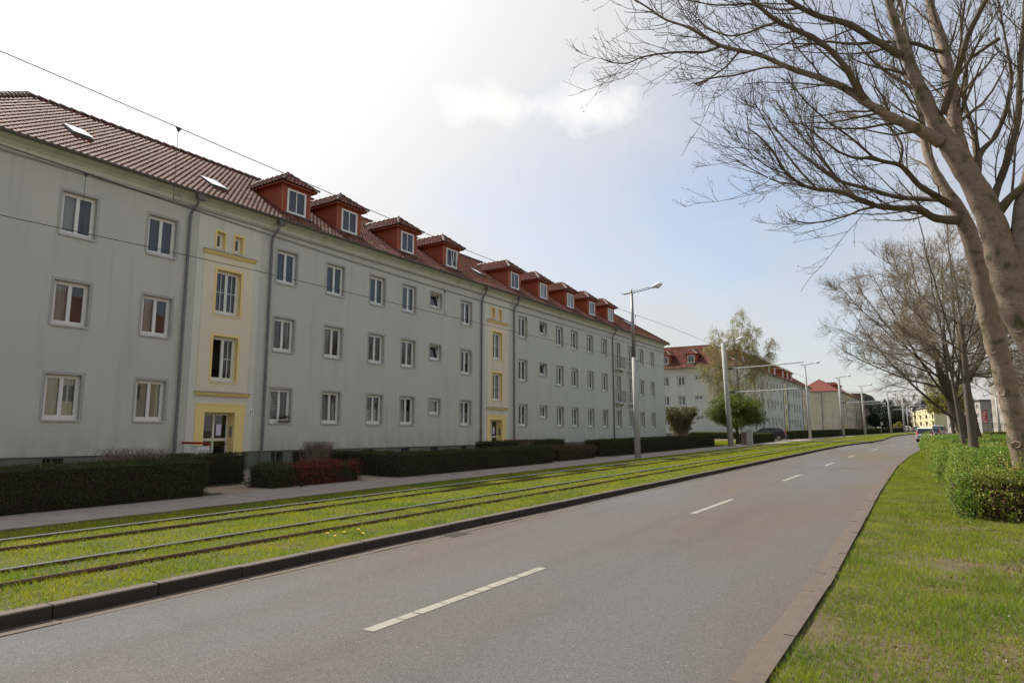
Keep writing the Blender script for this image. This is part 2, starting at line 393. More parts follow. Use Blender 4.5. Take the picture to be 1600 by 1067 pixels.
# ------------------------------------------------------------------ mesh helpers
ORG = {}
def org(p):
    return ORG.get(p.name, (0, 0, 0)) if p is not None else (0, 0, 0)
def link(name, me, mat, parent=None, smooth=False, origin=None):
    o = bpy.data.objects.new(name, me)
    COL.objects.link(o)
    if mat is not None:
        if len(me.materials) == 0:
            for x in (mat if isinstance(mat, (list, tuple)) else [mat]):
                me.materials.append(x)
    if parent is not None:
        o.parent = parent
    if smooth:
        me.polygons.foreach_set('use_smooth', [True] * len(me.polygons))
    return o
def tag(o, label=None, cat=None, group=None, kind=None):
    if label: o['label'] = label
    if cat: o['category'] = cat
    if group: o['group'] = group
    if kind: o['kind'] = kind
    return o
def thing(name, loc, label, cat, group=None):
    o = bpy.data.objects.new(name, None)
    o.empty_display_size = 0.3
    COL.objects.link(o)
    o.location = loc
    ORG[o.name] = tuple(loc)
    return tag(o, label, cat, group)
def zg(y):
    return 0.0082 * max(-60.0, min(y, 270.0))

class MB:
    def __init__(s):
        s.v = []; s.f = []; s.m = []; s.mi = 0
    def quad(s, a, b, c, d):
        i = len(s.v); s.v += [tuple(a), tuple(b), tuple(c), tuple(d)]; s.f.append((i, i + 1, i + 2, i + 3)); s.m.append(s.mi)
    def tri(s, a, b, c):
        i = len(s.v); s.v += [tuple(a), tuple(b), tuple(c)]; s.f.append((i, i + 1, i + 2)); s.m.append(s.mi)
    def poly(s, pts):
        i = len(s.v); s.v += [tuple(p) for p in pts]; s.f.append(tuple(range(i, i + len(pts)))); s.m.append(s.mi)
    def box(s, x0, x1, y0, y1, z0, z1, sh=(0, 0)):
        # sh: rise of z per metre of y (ground slope), applied to both ends
        i = len(s.v)
        k = sh[0]
        for (x, y, z) in ((x0, y0, z0), (x1, y0, z0), (x1, y1, z0), (x0, y1, z0), (x0, y0, z1), (x1, y0, z1), (x1, y1, z1), (x0, y1, z1)):
            s.v.append((x, y, z + k * (y - y0)))
        for q in ((0, 3, 2, 1), (4, 5, 6, 7), (0, 1, 5, 4), (1, 2, 6, 5), (2, 3, 7, 6), (3, 0, 4, 7)):
            s.f.append(tuple(i + a for a in q)); s.m.append(s.mi)
    def prism(s, pts, off):
        # pts polygon (3D), off extrusion vector
        n = len(pts); i = len(s.v)
        s.v += [tuple(p) for p in pts] + [tuple(Vector(p) + Vector(off)) for p in pts]
        s.f.append(tuple(i + k for k in range(n))[::-1]); s.m.append(s.mi)
        s.f.append(tuple(i + n + k for k in range(n))); s.m.append(s.mi)
        for k in range(n):
            k2 = (k + 1) % n
            s.f.append((i + k, i + k2, i + n + k2, i + n + k)); s.m.append(s.mi)
    def tube(s, pts, rad, n=8, cap=True):
        pts = [Vector(p) for p in pts]
        if not isinstance(rad, (list, tuple)): rad = [rad] * len(pts)
        base = len(s.v)
        up = None
        for k, p in enumerate(pts):
            if k == 0: d = pts[1] - pts[0]
            elif k == len(pts) - 1: d = pts[-1] - pts[-2]
            else: d = pts[k + 1] - pts[k - 1]
            if d.length < 1e-9: d = Vector((0, 0, 1))
            d.normalize()
            if up is None:
                up = Vector((0, 0, 1)) if abs(d.z) < 0.9 else Vector((1, 0, 0))
            a = d.cross(up)
            if a.length < 1e-6: a = d.orthogonal()
            a.normalize(); b = d.cross(a); b.normalize()
            up = -b if False else a.cross(d)
            for j in range(n):
                t = 2 * math.pi * j / n
                q = p + (a * math.cos(t) + b * math.sin(t)) * rad[k]
                s.v.append((q.x, q.y, q.z))
        for k in range(len(pts) - 1):
            for j in range(n):
                j2 = (j + 1) % n
                s.f.append((base + k * n + j, base + k * n + j2, base + (k + 1) * n + j2, base + (k + 1) * n + j)); s.m.append(s.mi)
        if cap:
            s.f.append(tuple(base + j for j in range(n))[::-1]); s.m.append(s.mi)
            s.f.append(tuple(base + (len(pts) - 1) * n + j for j in range(n))); s.m.append(s.mi)
    def build(s, name, mat, parent=None, smooth=False, at=None):
        o0 = org(parent) if at is None else at
        me = bpy.data.meshes.new(name)
        v = [(a - o0[0], b - o0[1], c - o0[2]) for a, b, c in s.v] if any(o0) else s.v
        me.from_pydata(v, [], s.f)
        if isinstance(mat, (list, tuple)):
            for x in mat: me.materials.append(x)
            me.polygons.foreach_set('material_index', s.m)
        me.update()
        return link(name, me, mat, parent, smooth)

def np_mesh(name, verts, faces, mat, parent=None, smooth=False, origin=(0, 0, 0), mi=None):
    """verts (N,3), faces (M,k) with one k"""
    verts = np.asarray(verts, dtype=np.float64) - np.array(origin)
    faces = np.asarray(faces, dtype=np.int32)
    me = bpy.data.meshes.new(name)
    k = faces.shape[1]
    me.vertices.add(len(verts)); me.vertices.foreach_set('co', verts.astype(np.float32).ravel())
    me.loops.add(faces.size); me.loops.foreach_set('vertex_index', faces.ravel())
    me.polygons.add(len(faces))
    me.polygons.foreach_set('loop_start', np.arange(0, faces.size, k, dtype=np.int32))
    me.polygons.foreach_set('loop_total', np.full(len(faces), k, dtype=np.int32))
    for x in (mat if isinstance(mat, (list, tuple)) else [mat]): me.materials.append(x)
    if mi is not None: me.polygons.foreach_set('material_index', np.asarray(mi, dtype=np.int32))
    me.update(calc_edges=True)
    me.validate()
    if not smooth: me.shade_flat()
    return link(name, me, None, parent, smooth)

def leaves(name, P, Nrm, size, mat, parent=None, mi=None, spread=0.9, aspect=0.6, up=0.0):
    """one folded leaf (two quads as a bent strip) per point; size (n,) or scalar"""
    P = np.asarray(P); n = len(P)
    size = np.broadcast_to(np.asarray(size, dtype=float), (n,))
    d = NR.normal(size=(n, 3)) * spread + np.asarray(Nrm)
    d[:, 2] += up
    d /= np.linalg.norm(d, axis=1, keepdims=True) + 1e-9
    r = NR.normal(size=(n, 3))
    t = np.cross(d, r); t /= np.linalg.norm(t, axis=1, keepdims=True) + 1e-9
    b = np.cross(d, t)
    L = size[:, None]; Wd = L * aspect
    # leaf: base point, two side points, tip -> a rhomb folded along its midrib (2 triangles as one quad)
    p0 = P - t * L * 0.5
    p2 = P + t * L * 0.5
    p1 = P + b * Wd * 0.5 + d * L * 0.12
    p3 = P - b * Wd * 0.5 + d * L * 0.12
    V = np.stack([p0, p1, p2, p3], axis=1).reshape(-1, 3)
    F = np.arange(4 * n, dtype=np.int32).reshape(-1, 4)
    return np_mesh(name, V, F, mat, parent, origin=org(parent), mi=mi)

def copy_tree(o, parent=None, keep=('group',)):
    c = o.copy(); COL.objects.link(c)
    if parent is not None: c.parent = parent
    for ch in o.children: copy_tree(ch, c)
    return c
# ------------------------------------------------------------------ the setting
S = 0.0082
LKP = [(-20, -7.05), (50, -7.05), (64, -6.9), (79, -5.75), (90, -5.5), (115, -5.9), (137, -5.2), (150, -3.8), (170, -2.3), (200, 0.0), (240, 4.0)]
RKP = [(-20, -1.15), (8, -1.18), (20, -1.45), (32, -1.6), (42, -1.5), (52, -1.2), (62, -0.5), (75, 0.6), (90, 1.6), (115, 2.3), (140, 3.0), (170, 4.6), (200, 7.0), (240, 11.0)]
def lkx(y): return float(np.interp(y, [a for a, b in LKP], [b for a, b in LKP]))
def rkx(y): return float(np.interp(y, [a for a, b in RKP], [b for a, b in RKP]))
def bend(y): return float(np.interp(y, [60, 95, 120, 150, 200, 240], [0, 0.6, 2.2, 4.4, 8.5, 12.5]))   # everything along the tracks bends right

def strip(name, xa, xb, y0, y1, step, dz, mat, kind='structure', nx=1):
    b = MB()
    ys = list(np.arange(y0, y1, step)) + [y1]
    for a, c in zip(ys[:-1], ys[1:]):
        for k in range(nx):
            t0, t1 = k / nx, (k + 1) / nx
            xa0, xb0, xa1, xb1 = xa(a), xb(a), xa(c), xb(c)
            p = lambda x0, x1, t: x0 + (x1 - x0) * t
            b.quad((p(xa0, xb0, t0), a, zg(a) + dz), (p(xa0, xb0, t1), a, zg(a) + dz), (p(xa1, xb1, t1), c, zg(c) + dz), (p(xa1, xb1, t0), c, zg(c) + dz))
    o = b.build(name, mat)
    return tag(o, kind=kind)

b = MB()
ys = [-1500, -300, -60, 0, 60, 120, 180, 240, 270, 400, 3000]
xs = [-3000, -300, -60, -14, 0, 14, 60, 300, 3000]
for i in range(len(ys) - 1):
    for j in range(len(xs) - 1):
        b.quad(*[(x, y, zg(y) - 0.05) for x, y in ((xs[j], ys[i]), (xs[j + 1], ys[i]), (xs[j + 1], ys[i + 1]), (xs[j], ys[i + 1]))])
tag(b.build('ground', M['far_ground']), kind='structure')
strip('road', lkx, rkx, -20, 240, 3, 0.0, M['asphalt'], nx=2)
strip('tram_lawn_soil', lambda y: -12.97 + bend(y), lambda y: lkx(y) - 0.16, -20, 240, 3, 0.095, M['soil'])
strip('pavement_bed', lambda y: -15.2 + bend(y), lambda y: -12.97 + bend(y), -20, 240, 3, 0.085, M['joint'])
strip('front_garden_soil', lambda y: -21.9 + min(bend(y), 0), lambda y: -15.2 + bend(y), -20, 240, 3, 0.09, M['soil'])
strip('garden_soil', lambda y: -60, lambda y: -21.9, 61.5, 91, 3, 0.09, M['soil'])
strip('verge_soil', lambda y: rkx(y) + 0.095, lambda y: 24 + rkx(y) * 0, -20, 240, 3, 0.045, M['verge_soil'], nx=3)

# lane dashes: thick paint, broken across by hairline cracks
def dash(y0, y1, x0, x1=None):
    x1 = x0 if x1 is None else x1
    b = MB()
    y = y0
    L = y1 - y0
    while y < y1 - 0.05:
        ln = min(R.choice([0.22, 0.36, 0.42, 0.55]) if y0 < 20 else L, y1 - y)
        xx = x0 + (x1 - x0) * (y - y0) / L
        xe = x0 + (x1 - x0) * (y + ln - y0) / L
        w = 0.06 + R.uniform(-0.003, 0.003)
        sk = R.uniform(-0.012, 0.012)
        b.poly([(xx - w, y, zg(y) + 0.004), (xx + w, y + sk, zg(y) + 0.004), (xe + w, y + ln - 0.018 + sk, zg(y + ln) + 0.004), (xe - w, y + ln - 0.018, zg(y + ln) + 0.004)])
        y += ln
    o = b.build('lane_marking', M['marking'])
    return tag(o, kind='structure', group='dashed centre line of the road')
for a, c in ((4.4, 7.45), (13.5, 16.6), (22.9, 26.1), (32.3, 35.3), (41.6, 44.8)):
    dash(a, c, -4.3)
for a in (53.5, 65, 74.5, 84, 93.5, 103, 112.5, 122):
    dash(a, a + 4 if a < 60 else a + 3, (lkx(a) + rkx(a)) / 2 + 0.05, (lkx(a + 3) + rkx(a + 3)) / 2 + 0.05)

# tar-sealed cracks
for pts in ([(-6.9, 28.5), (-5.9, 29.2), (-4.9, 29.4), (-4.0, 30.1), (-2.6, 30.4)],):
    b = MB()
    for (x0, y0), (x1, y1) in zip(pts[:-1], pts[1:]):
        b.quad((x0, y0, zg(y0) + 0.003), (x1, y1, zg(y1) + 0.003), (x1 + (0.012 if abs(x1 - x0) < 0.3 else 0), y1 + (0 if abs(x1 - x0) < 0.3 else 0.05), zg(y1) + 0.003), (x0 + (0.012 if abs(x1 - x0) < 0.3 else 0), y0 + (0 if abs(x1 - x0) < 0.3 else 0.05), zg(y0) + 0.003))
    tag(b.build('tar_seam', M['iron']), kind='structure')

# gully grate at the left gutter
t = thing('drain_grate', (-6.86, 8.95, zg(8.95)), 'rusty drain grate in the road gutter beside the tram lawn kerb', 'drain')
b = MB(); b.box(-7.03, -6.68, 8.7, 9.2, zg(9) - 0.05, zg(9) + 0.006); b.build('grate_frame', M['iron'], t)
for k in range(5):
    b = MB(); b.box(-6.99 + k * 0.06, -6.96 + k * 0.06, 8.75, 9.15, zg(9) + 0.006, zg(9) + 0.014); b.build('bar', M['iron'], t)

# kerbs and gutters, stone by stone near the camera
def stones(name, piece, xf, w, z0, z1, ya, yb, ylast, ln, mat, side, gap=0.008):
    t = bpy.data.objects.new(name, None); COL.objects.link(t); tag(t, kind='structure')
    y = ya
    while y < yb:
        b = MB()
        x0, x1 = xf(y), xf(y + ln)
        j = R.uniform(-0.004, 0.004); jz = R.uniform(-0.004, 0.004)
        k = (x1 - x0)
        i = len(b.v)
        g = gap
        for (yy, xb) in ((y + g, x0), (y + ln - g, x1)):
            for (dx, z) in ((0, z0), (0, z1 - 0.012), (side * 0.012, z1), (side * w, z1), (side * w, z0)):
                b.v.append((xb + dx + j, yy, zg(yy) + z + (jz if z > z0 else 0)))
        for a in range(5):
            c = (a + 1) % 5
            b.f.append((i + a, i + c, i + 5 + c, i + 5 + a)); b.m.append(0)
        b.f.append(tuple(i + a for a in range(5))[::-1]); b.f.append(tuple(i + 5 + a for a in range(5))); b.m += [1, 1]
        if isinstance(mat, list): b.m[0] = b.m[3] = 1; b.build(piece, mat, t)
        else: b.build(piece, mat, t)
        y += ln
    b = MB()
    while y < ylast:
        x0, x1 = xf(y), xf(y + 3)
        zz0, zz1 = zg(y), zg(y + 3)
        b.mi = 1
        b.quad((x0, y, zz0 + z0), (x0, y, zz0 + z1), (x1, y + 3, zz1 + z1), (x1, y + 3, zz1 + z0))
        b.mi = 0
        b.quad((x0, y, zz0 + z1), (x0 + side * w, y, zz0 + z1), (x1 + side * w, y + 3, zz1 + z1), (x1, y + 3, zz1 + z1))
        b.quad((x0 + side * w, y, zz0 + z1), (x0 + side * w, y, zz0 + z0), (x1 + side * w, y + 3, zz1 + z0), (x1 + side * w, y + 3, zz1 + z1))
        y += 3
    if b.v: tag(b.build('far_' + piece, mat, t), kind='stuff')
    return t
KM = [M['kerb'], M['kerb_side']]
stones('median_kerb', 'kerb_stone', lkx, 0.15, -0.1, 0.13, -8.9, 61, 76, 1.0, KM, -1)
stones('far_median_kerb', 'kerb_stone', lkx, 0.15, -0.1, 0.13, 80, 80, 236, 1.0, KM, -1)
stones('median_gutter', 'gutter_stone', lkx, 0.21, -0.1, 0.005, -8.9, 61, 236, 1.0, M['gutter'], 1, 0.004)
stones('verge_kerb', 'kerb_stone', rkx, 0.10, -0.1, 0.085, -8.1, 52, 236, 1.0, KM, 1, 0.002)
stones('verge_gutter', 'gutter_stone', rkx, 0.17, -0.1, 0.005, -8.1, 52, 236, 1.0, M['gutter'], -1, 0.0015)
stones('pavement_edging', 'edging_stone', lambda y: -12.97 + bend(y), 0.08, -0.05, 0.125, 2, 50, 236, 1.0, M['kerb'], -1)

# pavement slabs: laid in running rows
def slab_me(name, lx, ly, h, mat):
    b = MB(); e = 0.006
    x, y = lx / 2 - 0.004, ly / 2 - 0.004
    i = 0
    for (dx, dy, z) in ((x, y, -0.02), (x, y, h - e), (x - e, y - e, h)):
        for sx, sy in ((-1, -1), (1, -1), (1, 1), (-1, 1)): b.v.append((sx * dx, sy * dy, z))
    for r in (0, 4):
        for k in range(4): b.f.append((r + k, r + (k + 1) % 4, r + 4 + (k + 1) % 4, r + 4 + k))
    b.f.append((8, 9, 10, 11))
    me = bpy.data.meshes.new(name); me.from_pydata(b.v, [], b.f); me.materials.append(mat); me.update()
    return me
def slab_field(name, piece, x0, x1, y0, y1, lx, ly, mat, parts_to, dz=0.085, h=0.03, maxparts=290, part_first=None, bnd=True):
    t = bpy.data.objects.new(name, None); COL.objects.link(t); tag(t, kind='structure')
    me = slab_me(piece, lx, ly, h, mat)
    bv = np.array([v.co[:] for v in me.vertices]); bf = [tuple(p.vertices) for p in me.polygons]
    V = []; cnt = 0
    nx = int(round((x1 - x0) / lx)); ny = int((y1 - y0) / ly)
    for j in range(ny):
        for i in range(nx):
            x = x0 + (i + 0.5) * lx; y = y0 + (j + 0.5 + (0.5 if i % 2 else 0)) * ly
            if bnd: x += bend(y)
            z = zg(y) + dz + R.uniform(-0.003, 0.003)
            if cnt < maxparts and y < parts_to and (part_first is None or y > part_first):
                o = link(piece, me, None, t); o.location = (x, y, z); o.rotation_euler = (S, 0, 0); cnt += 1
            else:
                w = bv.copy(); w[:, 0] += x; w[:, 2] += z + bv[:, 1] * S; w[:, 1] += y
                V.append(w)
    if V:
        n = len(bv); F = np.array(bf)
        FF = np.concatenate([F + k * n for k in range(len(V))])
        tag(np_mesh('far_' + piece, np.concatenate(V), FF, mat, t), kind='stuff')
    return t
slab_field('pavement', 'paving_slab', -15.18, -13.05, 3.2, 120, 0.304, 0.304, M['paver'], 17.0, part_first=4.4)
# slab paths from the pavement to the doors
slab_field('door_path', 'paving_slab', -21.6, -15.2, 12.9, 15.3, 0.32, 0.30, M['path'], 12, bnd=False, maxparts=0)
slab_field('garden_path', 'paving_slab', -17.3, -15.2, 10.4, 12.9, 0.30, 0.30, M['path'], 13, bnd=False, maxparts=70)
slab_field('door_path', 'paving_slab', -17.4, -15.2, 15.4, 17.2, 0.32, 0.30, M['path'], 12, bnd=False, maxparts=0)
slab_field('door_path', 'paving_slab', -21.6, -15.2, 27.4, 33.4, 0.32, 0.40, M['path'], 12, bnd=False, maxparts=0)
strip('lawn_crossing', lambda y: -12.9 + bend(y), lambda y: lkx(y) - 0.02, 76.5, 80, 1, 0.135, M['gutter'])
strip('side_road', lambda y: -60, lambda y: -15.2 + bend(y), 77.5, 87, 2, 0.11, M['gutter'])

# ---- tram rails: grooved rails lying in the grass
for k, (x, shiny) in enumerate(((-8.42, 0), (-9.26, 1), (-10.88, 0), (-11.74, 1))):
    t = bpy.data.objects.new('tram_rail', None); COL.objects.link(t)
    tag(t, kind='structure', group='tram rails in the grass')
    if shiny:
        hm = 0.025
    for (nm, w, z0, z1, mat) in (('rail_web', 0.06, 0.06, 0.136, M['rail_rust_shade']), ('rail_head', 0.036, 0.136, 0.143, M['rail'] if shiny else M['rail_rust_shade'])):  # webs are rusty; two heads' missing sky glint is put into the colour
        b = MB()
        yy = list(np.arange(-4, 236, 3.0))
        for a, c in zip(yy[:-1], yy[1:]):
            xa, xc = x + bend(a), x + bend(c)
            za, zc = zg(a), zg(c)
            for sx, sy in ((1, 1), (-1, -1)):
                b.quad((xa + sx * w / 2, a, za + z0), (xc + sx * w / 2, c, zc + z0), (xc + sx * w / 2, c, zc + z1), (xa + sx * w / 2, a, za + z1))
            pr = [(-w / 2, 0), (-w * 0.3, 0.006), (w * 0.1, 0.007), (w * 0.34, 0.0), (w / 2, -0.010)] if nm == 'rail_head' else [(-w / 2, 0), (w / 2, 0)]
            for (p0, h0), (p1, h1) in zip(pr[:-1], pr[1:]):
                b.quad((xa + p0, a, za + z1 + h0), (xa + p1, a, za + z1 + h1), (xc + p1, c, zc + z1 + h1), (xc + p0, c, zc + z1 + h0))
        b.build(nm, mat, t)

# ---- grass: single blades, denser near the camera
def vnoise(x, y, f, seed=0):
    x = np.asarray(x) * f; y = np.asarray(y) * f
    xi = np.floor(x).astype(int); yi = np.floor(y).astype(int)
    xf = x - xi; yf = y - yi
    def h(a, b): 
        v = np.sin(a * 127.1 + b * 311.7 + seed * 74.7) * 43758.5453
        return v - np.floor(v)
    u = xf * xf * (3 - 2 * xf); w = yf * yf * (3 - 2 * yf)
    return (h(xi, yi) * (1 - u) + h(xi + 1, yi) * u) * (1 - w) + (h(xi, yi + 1) * (1 - u) + h(xi + 1, yi + 1) * u) * w
def blades(name, xf0, xf1, y0, y1, density, hmin, hmax, wid, mat, dz, bare=0.0, avoid=None, kind='stuff', lean=0.55, seed=1):
    n = int(density * (y1 - y0) * abs(xf1((y0 + y1) / 2) - xf0((y0 + y1) / 2)))
    y = NR.uniform(y0, y1, n); u = NR.uniform(0, 1, n)
    xa = np.array([xf0(v) for v in np.linspace(y0, y1, 60)]); xb = np.array([xf1(v) for v in np.linspace(y0, y1, 60)])
    gy = np.linspace(y0, y1, 60)
    x = np.interp(y, gy, xa) * (1 - u) + np.interp(y, gy, xb) * u
    nz = 0.6 * vnoise(x, y, 0.8, seed) + 0.4 * vnoise(x, y, 3.1, seed + 3)
    keep = nz + NR.uniform(-0.12, 0.12, n) > bare
    if avoid is not None: keep &= avoid(x, y)
    x, y, nz = x[keep], y[keep], nz[keep]
    # gather blades into tufts
    n = len(x)
    kx = np.floor(x / 0.06); ky = np.floor(y / 0.06)
    hs = np.sin(kx * 12.9898 + ky * 78.233) * 43758.5453; hs -= np.floor(hs)
    h2 = np.sin(kx * 39.346 + ky * 11.135) * 24634.6345; h2 -= np.floor(h2)
    tx = (kx + hs * 1.6 - 0.3) * 0.06; ty = (ky + h2 * 1.6 - 0.3) * 0.06
    g = np.mod(hs * 7.13 + h2 * 3.7, 1.0)
    x = x * 0.65 + tx * 0.35; y = y * 0.65 + ty * 0.35
    tall = vnoise(x, y, 2.2, seed + 7)
    h = (hmin + (hmax - hmin) * NR.uniform(0, 1, n) ** 1.5) * (0.6 + 0.8 * tall) * (0.7 + 0.6 * g)
    a = NR.uniform(0, 2 * math.pi, n)
    z = 0.0082 * np.clip(y, -60, 270) + dz - 0.004
    wd = wid * NR.uniform(0.7, 1.3, n)
    P = np.stack([x, y, z], 1)
    T = np.stack([np.cos(a), np.sin(a), np.zeros(n)], 1)
    la = NR.uniform(0, 2 * math.pi, n); ll = NR.uniform(0.1, lean * 2, n) * h
    tip = P + np.stack([np.cos(la) * ll, np.sin(la) * ll, h], 1)
    V = np.stack([P - T * wd[:, None] / 2, P + T * wd[:, None] / 2, tip], 1).reshape(-1, 3)
    F = np.arange(3 * n).reshape(-1, 3)
    return tag(np_mesh(name, V, F, mat), kind=kind)
RAILS = [-8.42, -9.26, -10.88, -11.74]
def off_rails(x, y):
    k = np.ones(len(x), bool)
    bb = np.interp(y, [60, 95, 120, 150, 200, 240], [0, 0.6, 2.2, 4.4, 8.5, 12.5])
    for r in RAILS: k &= np.abs(x - r - bb) > 0.055
    k &= ~((y > 76.4) & (y < 80.1))
    return k
lk2 = lambda y: lkx(y) - 0.15
pv2 = lambda y: -12.96 + bend(y)
blades('lawn_grass', pv2, lk2, 1.5, 9, 3400, 0.02, 0.06, 0.006, M['blade_tram'], 0.095, 0.12, off_rails, seed=2)
blades('lawn_grass', pv2, lk2, 9, 20, 1700, 0.02, 0.06, 0.009, M['blade_tram'], 0.095, 0.12, off_rails, seed=2)
blades('lawn_grass', pv2, lk2, 20, 45, 560, 0.025, 0.065, 0.017, M['blade_tram'], 0.095, 0.10, off_rails, seed=2)
blades('lawn_grass', pv2, lk2, 45, 170, 110, 0.03, 0.075, 0.045, M['blade_tram'], 0.095, 0.08, off_rails, seed=2)
rk2 = lambda y: rkx(y) + 0.125
def not_bush(x, y): return (y < 15.1) | (x < 0.55 - 0.028 * (y - 14))
blades('verge_grass', rk2, lambda y: 1.2 + 0.12 * y, 2.6, 9, 5600, 0.02, 0.075, 0.0045, M['blade'], 0.045, 0.33, not_bush, seed=5)
blades('verge_grass', rk2, lambda y: 2.9, 9, 15.2, 3400, 0.02, 0.075, 0.006, M['blade'], 0.045, 0.33, not_bush, seed=5)
blades('verge_grass', rk2, lambda y: 0.6, 15, 30, 2200, 0.02, 0.075, 0.008, M['blade'], 0.045, 0.18, not_bush, seed=5)
blades('verge_grass', rk2, lambda y: 0.2, 30, 62, 900, 0.03, 0.08, 0.016, M['blade'], 0.045, 0.1, not_bush, seed=5)
def side_only(x, y): return ~((y > 2.6) & (x < np.where(y < 9, 1.2 + 0.12 * y, 2.8))) & not_bush(x, y) & (x > -1.0)
blades('verge_grass', lambda y: rkx(y) + 0.13, lambda y: 9.0, -7, 15.2, 1000, 0.03, 0.09, 0.013, M['blade'], 0.045, 0.22, side_only, seed=5)
blades('verge_grass', lambda y: 4.9, lambda y: 14.0, 15, 60, 170, 0.04, 0.10, 0.035, M['blade'], 0.045, 0.15, None, seed=5)
blades('verge_tufts', rk2, lambda y: 1.2 + 0.1 * y, 2.6, 15, 1500, 0.05, 0.11, 0.005, M['leaf_bush'], 0.045, 0.55, not_bush, seed=14)
blades('lawn_tufts', pv2, lk2, 1.5, 20, 650, 0.04, 0.09, 0.009, M['leaf_bush'], 0.095, 0.64, off_rails, seed=15)
blades('verge_grass', lambda y: rkx(y) + 0.17, lambda y: 9 + rkx(y), 60, 170, 60, 0.04, 0.1, 0.05, M['blade'], 0.045, 0.1, None, seed=5)
blades('dry_grass', rk2, lambda y: 1.2 + 0.1 * y, 2.6, 15, 1500, 0.01, 0.035, 0.006, M['straw'], 0.048, 0.50, not_bush, lean=2.2, seed=9)
blades('dry_grass', pv2, lk2, 1.5, 20, 420, 0.01, 0.035, 0.010, M['straw'], 0.10, 0.55, off_rails, lean=2.0, seed=9)
blades('garden_grass', lambda y: -30, lambda y: -15.3, 57.5, 77, 90, 0.04, 0.08, 0.05, M['blade_tram'], 0.10, 0.0, None, seed=6)
# clover and weeds: broad small leaves among the blades
def weeds(name, xa, xb, y0, y1, n, size, mat, dz, avoid=None, seed=3, thr=0.55):
    x = NR.uniform(xa, xb, n); y = NR.uniform(y0, y1, n)
    k = vnoise(x, y, 2.7, seed) > thr
    if avoid is not None: k &= avoid(x, y)
    x, y = x[k], y[k]
    P = np.stack([x, y, S * y + dz + NR.uniform(0.005, 0.035, len(x))], 1)
    return tag(leaves(name, P, np.tile([0, 0, 1.0], (len(x), 1)), NR.uniform(0.6, 1.3, len(x)) * size, mat, spread=0.35, aspect=0.8), kind='stuff')
weeds('lawn_weeds', -12.9, -7.25, 1.5, 16, 14000, 0.022, M['leaf_bush'], 0.10, off_rails)
weeds('verge_weeds', -0.9, 2.2, 2.8, 14, 9000, 0.018, M['leaf_bush'], 0.05, not_bush, thr=0.5)
# earth clods and litter on the verge
x = NR.uniform(-0.7, 2.4, 11000); y = NR.uniform(2.8, 15, 11000)
k = (0.6 * vnoise(x, y, 0.9, 5) + 0.4 * vnoise(x, y, 3.1, 8)) < 0.40
x, y = x[k], y[k]
tag(leaves('leaf_litter', np.stack([x, y, S * y + 0.055 + 0 * x], 1), np.tile([0, 0, 1.0], (len(x), 1)), NR.uniform(0.012, 0.05, len(x)), M['leaf_dead'], spread=0.5, aspect=0.7), kind='stuff')
# pale stones in the verge
for (x, y, r) in ((0.42, 7.6, 0.014), (-0.55, 10.2, 0.010), (0.30, 6.2, 0.009)):
    b = MB()
    ring = []
    for lv, (rr, zz) in enumerate(((1, 0), (0.9, 0.5), (0.5, 0.8))):
        ring.append([(x + r * rr * R.uniform(0.85, 1.15) * math.cos(t), y + r * rr * R.uniform(0.8, 1.1) * math.sin(t), zg(y) + 0.05 + r * zz) for t in [k * math.pi / 4 for k in range(8)]])
    for a in (0, 1):
        for k in range(8): b.quad(ring[a][k], ring[a][(k + 1) % 8], ring[a + 1][(k + 1) % 8], ring[a + 1][k])
    b.poly(ring[2])
    tag(b.build('pebble', M['concrete'], smooth=True), 'small pale pebble in the verge grass, %s' % ('nearest the kerb' if x < 0 else 'nearest the camera' if y < 7 else 'farther from the kerb'), 'pebble', 'pale pebbles in the verge grass')
# dandelions near the kerb
for (x, y) in ((-7.62, 7.05), (-7.75, 7.35), (-7.5, 7.5), (-7.95, 7.2), (-7.7, 7.6), (-7.6, 26.2), (-7.7, 27.0)):
    t = thing('dandelion', (x, y, zg(y) + 0.1), ('yellow dandelion far along the tram lawn kerb, level with the middle hedge' if y > 20 else 'yellow dandelion in the small cluster on the tram lawn edge left of the drain grate'), 'dandelion', 'dandelions in the tram lawn')
    b = MB(); zt = zg(y) + 0.1 + R.uniform(0.05, 0.09)
    b.tube([(x, y, zg(y) + 0.09), (x + 0.005, y, zt)], 0.003, 5); b.build('stem', M['leaf_bush'], t)
    b = MB()
    for k in range(14):
        a = k * 2 * math.pi / 14
        b.tri((x + 0.005, y, zt), (x + 0.028 * math.cos(a - 0.2), y + 0.028 * math.sin(a - 0.2), zt + 0.008), (x + 0.028 * math.cos(a + 0.2), y + 0.028 * math.sin(a + 0.2), zt + 0.008))
        b.tri((x + 0.005, y, zt + 0.004), (x + 0.018 * math.cos(a), y + 0.018 * math.sin(a), zt + 0.016), (x + 0.018 * math.cos(a + 0.4), y + 0.018 * math.sin(a + 0.4), zt + 0.016))
    b.build('flower', M['flower'], t)
# ------------------------------------------------------------------ buildings
FX = -21.84                      # street facade plane of the housing row
EAVE_X, EAVE_Z = -21.42, 10.17   # gutter line of the first block
RIDGE_X, RIDGE_Z = -26.84, 13.80
SL = Vector((RIDGE_X - EAVE_X, 0, RIDGE_Z - EAVE_Z)); SLEN = SL.length
MS = (RIDGE_Z - EAVE_Z) / (EAVE_X - RIDGE_X)

